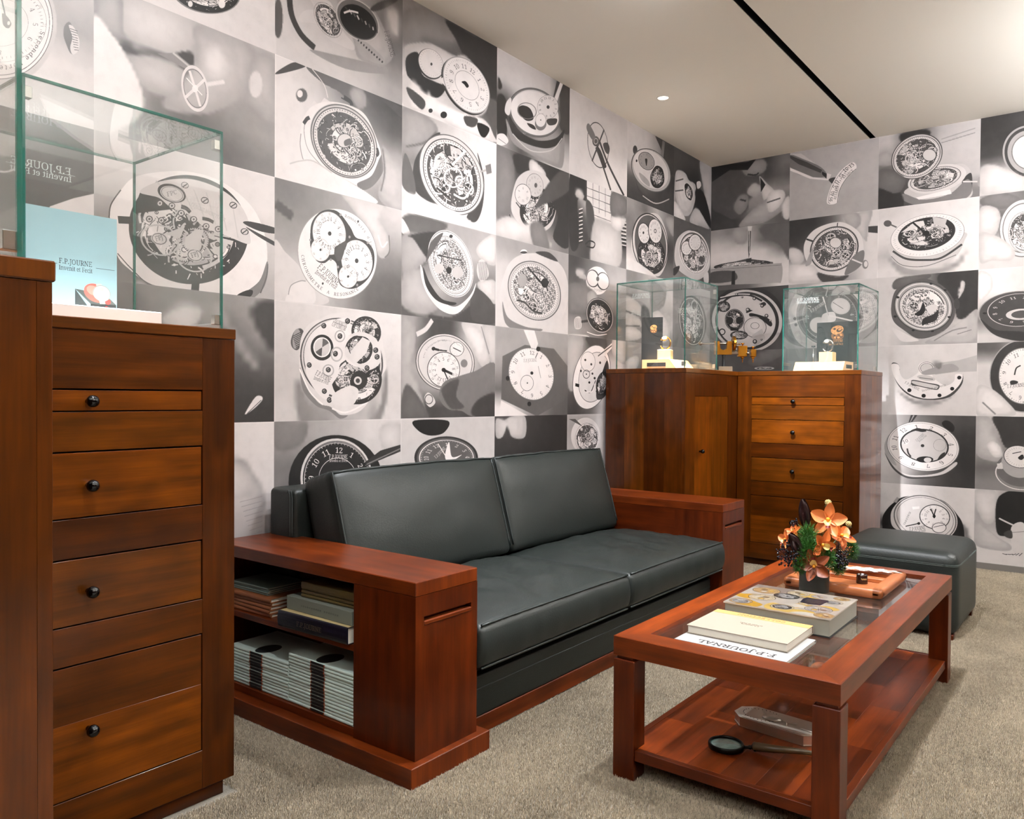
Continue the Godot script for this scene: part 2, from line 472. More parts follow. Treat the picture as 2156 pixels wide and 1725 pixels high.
func make_table() -> void:
	var t := thing("coffee_table", "low cherry wood coffee table with glass top and lower shelf", "table", Vector3.ZERO)
	var b := 0.077
	var o := [Vector2(TX0, TZ0), Vector2(TX1, TZ0), Vector2(TX1, TZ1), Vector2(TX0, TZ1)]
	var i_ := [Vector2(TX0 + b, TZ0 + b), Vector2(TX1 - b, TZ0 + b), Vector2(TX1 - b, TZ1 - b), Vector2(TX0 + b, TZ1 - b)]
	for k in 4:
		var n := (k + 1) % 4
		var st := tool()
		var off := Vector2(rng.randf(), rng.randf())
		var g := 0 if k % 2 == 0 else 2
		var q := [o[k], o[n], i_[n], i_[k]]
		var c2: Vector2 = (q[0] + q[1] + q[2] + q[3]) / 4.0
		var mid := Vector3(c2.x, 0.3825, c2.y)
		var lo := []
		var hi := []
		var r := 0.002
		for p in q:
			lo.append(Vector3(p.x, 0.355, p.y))
			hi.append(Vector3(p.x, 0.41, p.y))
		# a small bevel along the outer top edge
		var outn := Vector3(0, 0, 0)
		outn = ((lo[0] + lo[1]) * 0.5 - mid)
		outn.y = 0
		outn = outn.normalized()
		var e0: Vector3 = hi[0] - outn * r
		var e1: Vector3 = hi[1] - outn * r
		var d0: Vector3 = hi[0] - Vector3(0, r, 0)
		var d1: Vector3 = hi[1] - Vector3(0, r, 0)
		face(st, [e0, e1, hi[2], hi[3]], mid, g, off)
		face(st, [d0, d1, e1, e0], mid, g, off)
		face(st, [lo[0], lo[1], d1, d0], mid, g, off)
		face(st, lo, mid, g, off)
		face(st, [lo[2], lo[3], hi[3], hi[2]], mid, g, off)
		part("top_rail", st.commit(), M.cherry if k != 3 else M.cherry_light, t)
	board("glass_top", Vector3(TX0 + b - 0.004 + 0.004, GLASS_Y - 0.008, TZ0 + b), Vector3(TX1 - b, GLASS_Y, TZ1 - b), M.table_glass, t, 0, 0.0006)
	for x in [TX0, TX1 - 0.067]:
		for z in [TZ0, TZ1 - 0.067]:
			var st := tool()
			var off := Vector2(rng.randf(), rng.randf())
			slab(st, Vector3(x, 0, z), Vector3(x + 0.067, 0.345, z + 0.067), 0.002, 1, off)
			slab(st, Vector3(x + 0.008, 0.345, z + 0.008), Vector3(x + 0.059, 0.355, z + 0.059), 0.0, 1, off)
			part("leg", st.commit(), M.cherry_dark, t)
	# lower shelf: edge rails and staves between them
	var y0 := 0.06
	var y1 := 0.09
	for x in [TX0 + 0.008, TX1 - 0.028]:
		board("shelf_rail", Vector3(x, y0, TZ0 + 0.067), Vector3(x + 0.02, y1, TZ1 - 0.067), M.cherry, t, 2, 0.0012)
	for z in [TZ0 + 0.008, TZ1 - 0.028]:
		board("shelf_rail", Vector3(TX0 + 0.067, y0, z), Vector3(TX1 - 0.067, y1, z + 0.02), M.cherry_dark, t, 0, 0.0012)
	var xs := TX0 + 0.028
	var w := (TX1 - 0.028 - xs) / 6.0
	for c in 6:
		var z := TZ0 + 0.028
		var first := 0.12 + 0.21 * ((c * 3) % 4) / 3.0
		while z < TZ1 - 0.03:
			var z2 := minf(z + first, TZ1 - 0.028)
			if TZ1 - 0.028 - z2 < 0.08:
				z2 = TZ1 - 0.028
			first = 0.36
			board("stave", Vector3(xs + c * w, y0 + 0.003, z), Vector3(xs + (c + 1) * w, y1 - 0.0004, z2), [M.cherry, M.cherry_light, M.cherry_dark][rng.randi() % 3], t, 2, 0.0004)
			z = z2

func make_ottoman() -> void:
	var t := thing("ottoman", "dark green leather ottoman standing behind the coffee table", "ottoman", Vector3(1.755, 0, 1.58))
	var half := Vector3(0.272, 0.19, 0.30)
	var c := Vector3(0, 0.21, 0)
	var bend := func(p: Vector3, _n: Vector3) -> Vector3:
		var q := p
		if p.y > 0.0:
			q.y += 0.012 * (1.0 - pow(p.x / half.x, 2.0)) * (1.0 - pow(p.z / half.z, 2.0))
		return q + c
	var body := part("body", done(pad(half, 0.055, 10, bend)), M.leather, t)
	var st := tool()
	for lev in [0.13, 0.136]:
		var path := []
		for i in 41:
			var a := TAU * i / 40.0
			var e := 0.16
			var x := signf(cos(a)) * pow(absf(cos(a)), e) * (half.x + 0.0008)
			var z := signf(sin(a)) * pow(absf(sin(a)), e) * (half.z + 0.0008)
			path.append(c + Vector3(x, lev, z))
		tube(st, path, 0.0012, 4)
	part("stitching", done(st), M.stitch, body)
	for x in [-1, 1]:
		for z in [-1, 1]:
			st = tool()
			slab(st, Vector3(x * 0.235 - 0.02, 0, z * 0.262 - 0.02), Vector3(x * 0.235 + 0.02, 0.028, z * 0.262 + 0.02), 0.002)
			part("foot", st.commit(), M.cherry_dark, t)

# ---------------------------------------------------------------- glass cases and what stands in them
func logo(pane: Node, xf: Transform3D, mat: Material, h := 0.022) -> void:
	lettering("F.P.JOURNE", h, serif, mat, pane, xf)
	lettering("Invenit et Fecit", h * 0.8, serif, mat, pane, xf * Transform3D(Basis.IDENTITY, Vector3(0, -h * 1.02, 0)))
	for s in [-1.0, 1.0]:
		var st := tool()
		slab(st, Vector3(s * h * 3.4 - h * 0.9, -h * 0.48, 0), Vector3(s * h * 3.4 + h * 0.9, -h * 0.44, 0.0004), 0.0)
		var o := part("lettering_rule", st.commit(), mat, pane)
		o.transform = xf

func glass_case(label: String, a: Vector3, b: Vector3, logos: Array) -> void:
	var t := thing("glass_case", label, "glass case", Vector3((a.x + b.x) * 0.5, a.y, (a.z + b.z) * 0.5), 0.0, "glass cases on the cabinets")
	var h := (b - a) * 0.5
	var y := b.y - a.y
	var th := 0.006
	var panes := {}
	panes.back = board("pane", Vector3(-h.x, 0, -h.z + th), Vector3(-h.x + th, y - th, h.z - th), M.pane, t, 0, 0.0)
	panes.front = board("pane", Vector3(h.x - th, 0, -h.z + th), Vector3(h.x, y - th, h.z - th), M.pane, t, 0, 0.0)
	panes.left = board("pane", Vector3(-h.x, 0, h.z - th), Vector3(h.x, y - th, h.z), M.pane, t, 0, 0.0)
	panes.right = board("pane", Vector3(-h.x, 0, -h.z), Vector3(h.x, y - th, -h.z + th), M.pane, t, 0, 0.0)
	panes.top = board("top_pane", Vector3(-h.x + th, y - th, -h.z + th), Vector3(h.x - th, y, h.z - th), M.pane, t, 0, 0.0)
	var e := 0.0062
	for x in [-1.0, 1.0]:
		for z in [-1.0, 1.0]:
			board("polished_edge", Vector3(x * h.x - e * 0.5 - x * e * 0.45, 0, z * h.z - e * 0.5 - z * e * 0.45), Vector3(x * h.x + e * 0.5 - x * e * 0.45, y - th, z * h.z + e * 0.5 - z * e * 0.45), M.edge, t, 1, 0.0004)
	for x in [-1.0, 1.0]:
		board("polished_edge", Vector3(x * h.x - e * 0.5 - x * e * 0.4, y - th, -h.z), Vector3(x * h.x + e * 0.5 - x * e * 0.4, y + 0.0004, h.z), M.edge, t, 2, 0.0004)
	for z in [-1.0, 1.0]:
		board("polished_edge", Vector3(-h.x + e, y - th, z * h.z - e * 0.5 - z * e * 0.4), Vector3(h.x - e, y + 0.0004, z * h.z + e * 0.5 - z * e * 0.4), M.edge, t, 0, 0.0004)
	for z in [-1.0, 1.0]:
		for yy in [0.012, y - 0.05]:
			board("metal_clip", Vector3(h.x - 0.022, yy, z * (h.z - 0.010) - 0.012), Vector3(h.x - 0.003, yy + 0.026, z * (h.z - 0.010) + 0.012), M.clip, t, 0, 0.001)
	for l in logos:
		logo(panes[l[0]], l[1], M.logo, l[2])

func make_cases() -> void:
	var up := CAB_H
	var half_turn := Basis(Vector3.UP, PI)
	glass_case("glass case on the foreground drawer cabinet with a blue card inside", Vector3(0.195, up, 4.692), Vector3(0.672, up + 0.533, 5.187), [["back", Transform3D(Basis(Vector3.UP, -PI / 2), Vector3(-0.2392, 0.462, 0.018)), 0.021]])
	glass_case("glass case corner at the left edge of the picture", Vector3(0.975, up, 5.483), Vector3(1.452, up + 0.533, 5.965), [])
	glass_case("glass case holding a gold watch and a dark picture card", Vector3(0.085, up, 1.125), Vector3(0.55, up + 0.533, 1.59), [["left", Transform3D(Basis.IDENTITY, Vector3(-0.06, 0.45, 0.2332)), 0.016], ["back", Transform3D(Basis(Vector3.UP, -PI / 2), Vector3(-0.2332, 0.38, -0.02)), 0.016], ["right", Transform3D(half_turn, Vector3(0.02, 0.40, -0.2332)), 0.016]])
	glass_case("glass case holding a bright watch before a black card", Vector3(0.84, up, 0.29), Vector3(1.305, up + 0.533, 0.765), [["left", Transform3D(Basis.IDENTITY, Vector3(-0.075, 0.455, 0.2382)), 0.018]])
	# foreground case
	var t := thing("display_platform", "low white platform under the blue card", "platform", Vector3(0.45, up, 4.99))
	board("block", Vector3(-0.13, 0, -0.165), Vector3(0.15, 0.038, 0.165), M.white_base, t, 0, 0.002)
	t = thing("display_platform", "white platform in the glass case at the left edge", "platform", Vector3(1.21, up, 5.72))
	board("block", Vector3(-0.15, 0, -0.15), Vector3(0.15, 0.038, 0.15), M.white_base, t, 0, 0.002)
	var card := thing("information_card", "pale blue card showing a watch on a red cushion", "card", Vector3(0.50, up + 0.038, 5.015), PI / 2)
	board("sheet", Vector3(-0.12, 0, -0.003), Vector3(0.12, 0.245, -0.0005), M.paper, card, 0, 0.0)
	flat_print(card, Vector2(-0.12, 0.0), Vector2(0.12, 0.245), 0.0, blue_card())
	# far left case: gold watch
	display_base("pale wooden plinth under the gold watch", Vector3(0.30, up, 1.30), PI / 2, false)
	watch("gold wristwatch ring on a square block in the far left case", Vector3(0.31, up + 0.062, 1.37), M.brass, 0.3)
	card = thing("picture_card", "dark card with a golden movement picture behind the gold watch", "card", Vector3(0.21, up, 1.36), 0.25)
	var st := tool()
	slab(st, Vector3(-0.068, 0, -0.012), Vector3(0.068, 0.335, -0.009), 0.0)
	part("sheet", st.commit(), M.black, card)
	flat_print(card, Vector2(-0.068, 0.18), Vector2(0.068, 0.335), -0.0085, gold_card(false))
	# far right case: bright watch
	display_base("pale wooden plinth under the bright watch", Vector3(1.045, up, 0.59), 0.0, true)
	watch("bright steel wristwatch on a square block before the black card", Vector3(1.075, up + 0.062, 0.60), M.steel, 0.0)
	card = thing("picture_card", "black card with a golden watch movement behind the bright watch", "card", Vector3(1.085, up, 0.44), 0.0)
	st = tool()
	slab(st, Vector3(-0.127, 0.066, -0.004), Vector3(0.127, 0.332, -0.001), 0.0)
	slab(st, Vector3(-0.05, 0.0, -0.03), Vector3(0.05, 0.1, -0.006), 0.0)
	part("sheet", st.commit(), M.black, card)
	flat_print(card, Vector2(-0.127, 0.066), Vector2(0.127, 0.332), 0.0, gold_card(true))
	for x in [0.945, 1.225]:
		var p := thing("display_post", "slim steel post %s the black card" % ("left of" if x < 1.0 else "right of"), "post", Vector3(x, up, 0.47), 0.0, "posts beside the black card")
		st = tool()
		tube(st, [Vector3(0, 0.0, 0), Vector3(0, 0.17, 0)], 0.003, 8)
		part("rod", done(st), M.steel, p)
		st = tool()
		slab(st, Vector3(-0.012, 0.168, -0.004), Vector3(0.012, 0.178, 0.004), 0.001)
		part("clamp", st.commit(), M.black, p)
	brass_tool(Vector3(0.50, up, 0.78))
	var pl := thing("plaque", "small brown plaque standing on the cabinet corner by the brass tool", "plaque", Vector3(0.50, up, 0.87), 0.6)
	st = tool()
	prism(st, PackedVector2Array([Vector2(0, 0), Vector2(0.045, 0), Vector2(0.012, 0.034), Vector2(0.004, 0.034)]), -0.045, 0.045, func(p: Vector2, z: float) -> Vector3: return Vector3(z, p.y, -p.x))
	part("body", st.commit(), plain(Color(0.42, 0.36, 0.30), 0.35, 0.6), pl)

func flat_print(parent: Node, a: Vector2, b: Vector2, z: float, img: Image) -> void:
	var st := tool()
	var c := [Vector3(a.x, b.y, z), Vector3(b.x, b.y, z), Vector3(b.x, a.y, z), Vector3(a.x, a.y, z)]
	var uv := [Vector2(0, 0), Vector2(1, 0), Vector2(1, 1), Vector2(0, 1)]
	for i in [0, 1, 2, 0, 2, 3]:
		st.set_normal(Vector3.BACK)
		st.set_uv(uv[i])
		st.add_vertex(c[i])
	var m := StandardMaterial3D.new()
	m.albedo_texture = ImageTexture.create_from_image(img)
	m.roughness = 0.35
	part("print", st.commit(), m, parent)

func display_base(label: String, at: Vector3, turn: float, wide: bool) -> void:
	var t := thing("watch_plinth", label, "plinth", at, turn, "pale plinths in the far cases")
	var w := 0.155 if wide else 0.13
	var st := tool()
	prism(st, PackedVector2Array([Vector2(-0.12, 0), Vector2(0.12, 0), Vector2(0.07, 0.062), Vector2(-0.12, 0.062)]), -w, w, func(p: Vector2, z: float) -> Vector3: return Vector3(z, p.y, p.x))
	part("body", st.commit(), M.maple, t)
	for s in [-1.0, 1.0]:
		st = tool()
		slab(st, Vector3(s * w - 0.0008, 0.018, -0.085), Vector3(s * w + 0.0008, 0.042, 0.045), 0.0)
		part("name_slot", st.commit(), M.ink, t)

func watch(label: String, at: Vector3, mat: Material, turn: float) -> void:
	var blk := thing("watch_block", "square pale block carrying the %s" % label.get_slice(" on ", 0), "block", at, turn, "blocks under the watches")
	board("body", Vector3(-0.042, 0, -0.042), Vector3(0.042, 0.062, 0.042), M.maple, blk, 0, 0.002)
	var t := thing("wristwatch", label, "watch", at + Vector3(0, 0.062, 0), turn, "watches in the far cases")
	var st := tool()
	var path := []
	for i in 25:
		var a := deg_to_rad(-60 + 300.0 * i / 24.0)
		path.append(Vector3(sin(a) * 0.033, 0.043 - cos(a) * 0.038, 0))
	tube(st, path, 0.0052, 8)
	part("strap", done(st), mat, t)
	st = tool()
	lathe(st, [Vector2(0, 0), Vector2(0.017, 0), Vector2(0.019, 0.003), Vector2(0.018, 0.007), Vector2(0.015, 0.008), Vector2(0, 0.008)], Vector3(-0.004, 0.068, 0.006), 20, Basis(Vector3.RIGHT, deg_to_rad(50)))
	var cs := part("case", done(st), mat, t)
	st = tool()
	lathe(st, [Vector2(0, 0.0084), Vector2(0.0148, 0.0084), Vector2(0.0148, 0.0079)], Vector3(-0.004, 0.068, 0.006), 20, Basis(Vector3.RIGHT, deg_to_rad(50)))
	part("dial", done(st), M.paper, cs)
	st = tool()
	tube(st, [Vector3(0, 0, 0), Vector3(0, 0.006, 0)], 0.012, 12)
	part("foot", done(st), M.steel, t)

func brass_tool(at: Vector3) -> void:
	var t := thing("watchmaking_tool", "antique brass watchmaking tool between the two far glass cases", "tool", at, 0.62)
	var st := tool()
	lathe(st, [Vector2(0, 0), Vector2(0.034, 0), Vector2(0.034, 0.008), Vector2(0.010, 0.016), Vector2(0.009, 0.10), Vector2(0.014, 0.115), Vector2(0, 0.115)], Vector3(-0.05, 0, 0), 18)
	part("stand", done(st), M.ink, t)
	# U shaped block
	st = tool()
	prism(st, PackedVector2Array([Vector2(-0.115, 0.115), Vector2(0.0, 0.115), Vector2(0.0, 0.205), Vector2(-0.028, 0.205), Vector2(-0.034, 0.155), Vector2(-0.055, 0.145), Vector2(-0.076, 0.155), Vector2(-0.082, 0.205), Vector2(-0.115, 0.205)]), -0.018, 0.018, xy_z)
	part("block", st.commit(), M.brass, t)
	st = tool()
	tube(st, [Vector3(-0.20, 0.19, 0), Vector3(0.06, 0.19, 0)], 0.007, 12)
	ball(st, Vector3(-0.205, 0.19, 0), Vector3(0.013, 0.013, 0.013), 12, 8)
	part("spindle", done(st), M.steel, t)
	st = tool()
	lathe(st, [Vector2(0, -0.008), Vector2(0.046, -0.008), Vector2(0.052, -0.006), Vector2(0.049, 0.0), Vector2(0.052, 0.006), Vector2(0.046, 0.008), Vector2(0.014, 0.010), Vector2(0.012, 0.018), Vector2(0, 0.018)], Vector3(0.016, 0.19, 0), 28, Basis(Vector3.BACK, -PI / 2))
	part("wheel", done(st), M.brass, t)
	st = tool()
	slab(st, Vector3(0.0, 0.118, -0.012), Vector3(0.16, 0.136, 0.012), 0.002)
	part("rail", st.commit(), M.steel, t)
	for k in 2:
		var x: float = [0.075, 0.145][k]
		st = tool()
		slab(st, Vector3(x - [0.032, 0.018][k], 0.102, -0.021), Vector3(x + [0.028, 0.018][k], [0.175, 0.152][k], 0.021), 0.003)
		var hs := part("headstock", st.commit(), M.brass, t)
		st = tool()
		lathe(st, [Vector2(0, -0.042), Vector2(0.003, -0.036), Vector2(0.004, -0.016), Vector2(0.012, -0.008), Vector2(0.013, 0.0), Vector2(0, 0.0)], Vector3(x, 0.102, 0), 12)
		part("foot_pin", done(st), M.brass, hs)
		st = tool()
		lathe(st, [Vector2(0, 0), Vector2(0.004, 0), Vector2(0.004, 0.010), Vector2(0.011, 0.012), Vector2(0.011, 0.019), Vector2(0, 0.020)], Vector3(x, [0.175, 0.152][k], 0), 14)
		part("thumb_screw", done(st), M.brass, hs)
	st = tool()
	lathe(st, [Vector2(0, 0), Vector2(0.009, 0), Vector2(0.009, 0.014), Vector2(0, 0.015)], Vector3(0.105, 0.125, 0.018), 12, Basis(Vector3.RIGHT, PI / 2))
	part("clamp_screw", done(st), M.steel, t)

# ---------------------------------------------------------------- small pictures in colour
func blob(img: Image, c: Vector2, rx: float, ry: float, col: Color, ang := 0.0, r0 := 0.0) -> void:
	fill_ring(img, c, Vector2(cos(ang), sin(ang)) * rx, Vector2(-sin(ang), cos(ang)) * ry, r0, 1.0, col)

func blue_card() -> Image:
	var img := Image.create_empty(480, 490, false, Image.FORMAT_RGBA8)
	img.fill(Color(0.60, 0.74, 0.77))
	var ink := Color(0.10, 0.14, 0.16)
	draw_glyphs(img, "F.P.JOURNE", Vector2(190, 268), Vector2(29, 0), Vector2(0, -36), ink, serif)
	draw_glyphs(img, "Invenit et Fecit", Vector2(190, 300), Vector2(23, 0), Vector2(0, -32), ink, serif)
	img.fill_rect(Rect2i(75, 270, 108, 2), ink)
	img.fill_rect(Rect2i(372, 270, 96, 2), ink)
	fill_poly(img, PackedVector2Array([Vector2(268, 388), Vector2(345, 490), Vector2(268, 490)]), Color(0.20, 0.22, 0.22))
	fill_poly(img, PackedVector2Array([Vector2(268, 388), Vector2(420, 402), Vector2(476, 452), Vector2(345, 458)]), Color(0.26, 0.28, 0.27))
	fill_poly(img, PackedVector2Array([Vector2(345, 458), Vector2(476, 452), Vector2(476, 490), Vector2(345, 490)]), Color(0.12, 0.13, 0.13))
	blob(img, Vector2(372, 400), 62, 46, Color(0.80, 0.36, 0.32), 0.35)
	blob(img, Vector2(358, 388), 34, 24, Color(0.90, 0.55, 0.50), 0.35)
	blob(img, Vector2(432, 440), 16, 14, Color(0.62, 0.22, 0.20))
	fill_poly(img, PackedVector2Array([Vector2(372, 352), Vector2(400, 348), Vector2(420, 452), Vector2(392, 454)]), Color(0.72, 0.73, 0.70))
	blob(img, Vector2(402, 398), 46, 42, Color(0.58, 0.60, 0.58), 0.2)
	blob(img, Vector2(402, 396), 40, 36, Color(0.88, 0.90, 0.84), 0.2)
	for k in 3:
		blob(img, Vector2(402, 396) + Vector2(cos(k * 2.1 + 0.5), sin(k * 2.1 + 0.5)) * 18, 11, 10, Color(0.72, 0.75, 0.70))
	draw_glyphs(img, "line", Vector2(378, 488), Vector2(24, 0), Vector2(0, -26), Color(0.95, 0.95, 0.95), sans)
	draw_glyphs(img, "S", Vector2(418, 488), Vector2(30, 0), Vector2(0, -36), Color(0.85, 0.12, 0.10), sans)
	draw_glyphs(img, "port", Vector2(434, 488), Vector2(24, 0), Vector2(0, -26), Color(0.95, 0.95, 0.95), sans)
	return img

func gold_card(big: bool) -> Image:
	var w := 300
	var h := 314 if big else 342
	var img := Image.create_empty(w, h, false, Image.FORMAT_RGBA8)
	img.fill(Color(0.03, 0.035, 0.03))
	var gold := Color(0.72, 0.50, 0.28)
	var dim := Color(0.42, 0.27, 0.13)
	var c := Vector2(154, 62) if big else Vector2(170, 140)
	blob(img, c + Vector2(2, 46), 48, 36, dim)
	for k in 14:
		var a := k * 2.39
		blob(img, c + Vector2(2, 50) + Vector2(cos(a) * 34, sin(a) * 24) * (0.4 + 0.6 * fmod(k * 0.37, 1.0)), 8, 7, gold if k % 2 else Color(0.12, 0.07, 0.03), 0.0, 0.45)
	blob(img, c, 48, 34, gold, -0.2)
	blob(img, c + Vector2(-20, -8), 10, 7, Color(0.08, 0.05, 0.03))
	blob(img, c + Vector2(16, 2), 22, 14, Color(0.10, 0.06, 0.03), -0.4)
	blob(img, c + Vector2(20, -3), 14, 8, gold, -0.4)
	for k in 9:
		blob(img, c + Vector2(cos(k * 0.7) * 40, sin(k * 0.7) * 27), 3, 3, dim)
	if big:
		draw_glyphs(img, "F.P.JOURNE", Vector2(92, 158), Vector2(19, 0), Vector2(0, -24), gold, serif)
		draw_glyphs(img, "Invenit et Fecit", Vector2(92, 180), Vector2(15, 0), Vector2(0, -20), gold, serif)
	return img

func collage() -> Image:
	var w := 640
	var h := 580
	var img := Image.create_empty(w, h, false, Image.FORMAT_RGBA8)
	img.fill(Color(0.80, 0.77, 0.73))
	var r := RandomNumberGenerator.new()
	r.seed = 77
	for k in 14:
		var pts := PackedVector2Array()
		var c := Vector2(r.randf() * w, r.randf() * h)
		for i in 6:
			pts.append(c + Vector2.from_angle(TAU * i / 6.0) * r.randf_range(40, 120))
		fill_poly(img, smooth_loop(pts, true), [Color(0.86, 0.66, 0.20), Color(0.90, 0.76, 0.40), Color(0.62, 0.58, 0.55), Color(0.88, 0.85, 0.80)][k % 4])
	var spots := [[110, 140, 88], [300, 90, 72], [520, 400, 80], [150, 330, 84], [540, 180, 60], [420, 300, 52], [330, 480, 70], [80, 500, 70], [590, 520, 60], [430, 90, 48], [560, 60, 50], [240, 230, 56]]
	for s in spots:
		var c := Vector2(s[0], s[1])
		var q: float = s[2]
		var tone: Color = [Color(0.86, 0.80, 0.68), Color(0.78, 0.75, 0.74), Color(0.80, 0.66, 0.46)][int(s[0]) % 3]
		blob(img, c, q, q * 0.95, Color(0.26, 0.22, 0.20))
		blob(img, c, q * 0.95, q * 0.9, tone)
		blob(img, c, q * 0.82, q * 0.78, Color(0.45, 0.40, 0.36), 0.0, 0.96)
		for k in 12:
			var a := TAU * k / 12.0
			fill_poly(img, band(PackedVector2Array([c + Vector2.from_angle(a) * q * 0.62, c + Vector2.from_angle(a) * q * 0.76]), 3.0), Color(0.2, 0.17, 0.16))
		for k in 3:
			var d := c + Vector2.from_angle(k * 2.2 + s[1]) * q * 0.36
			blob(img, d, q * 0.24, q * 0.22, [Color(0.93, 0.90, 0.84), Color(0.55, 0.46, 0.36), Color(0.88, 0.72, 0.34)][k])
			blob(img, d, q * 0.24, q * 0.22, Color(0.25, 0.2, 0.18), 0.0, 0.88)
		for k in 5:
			var e := c + Vector2.from_angle(r.randf() * TAU) * q * 0.5
			fill_poly(img, band(PackedVector2Array([c, e]), 3.0), Color(0.15, 0.13, 0.15))
	movement(img, Vector2(262, 205), Vector2(80, 0), Vector2(0, 70), 205, 1)
	movement(img, Vector2(545, 185), Vector2(46, 0), Vector2(0, 42), 206, 0)
	movement(img, Vector2(330, 480), Vector2(56, 0), Vector2(0, 50), 207, 1)
	movement(img, Vector2(80, 500), Vector2(54, 0), Vector2(0, 50), 208, 0)
	var lab := Color(0.13, 0.15, 0.24)
	fill_poly(img, PackedVector2Array([Vector2(372, 150), Vector2(505, 150), Vector2(512, 170), Vector2(500, 300), Vector2(440, 312), Vector2(378, 300), Vector2(366, 210)]), lab)
	for k in 5:
		for i in 7:
			if r.randf() < 0.8:
				img.fill_rect(Rect2i(392 + i * 14, 185 + k * 20, 8, 4), Color(0.75, 0.68, 0.50))
	return img

# ---------------------------------------------------------------- books and magazines in the sofa arm
func booklet(called: String, label: String, cat: String, at: Vector3, size: Vector3, turn: float, cover: Material, pages: Material, group: String, spine := true) -> Node3D:
	# spine towards local +z; size = length along x, thickness, depth
	var t := thing(called, label, cat, at, turn, group)
	var h := size * 0.5
	var c := minf(0.0022, size.y * 0.22)
	var st := tool()
	slab(st, Vector3(-h.x, 0, -h.z), Vector3(h.x, c, h.z - c), 0.0003)
	slab(st, Vector3(-h.x, size.y - c, -h.z), Vector3(h.x, size.y, h.z - c), 0.0003)
	if spine:
		var poly := PackedVector2Array()
		for i in 9:
			var a := -PI / 2 + PI * i / 8.0
			poly.append(Vector2(h.z - c + cos(a) * minf(0.006, size.y * 0.35), size.y * 0.5 + sin(a) * size.y * 0.5))
		prism(st, poly, -h.x, h.x, func(p: Vector2, z: float) -> Vector3: return Vector3(z, p.y, p.x))
	part("cover", st.commit(), cover, t)
	st = tool()
	slab(st, Vector3(-h.x + 0.003, c, -h.z + 0.003), Vector3(h.x - 0.003, size.y - c, h.z - c - 0.0005), 0.0)
	part("pages", st.commit(), pages, t)
	return t

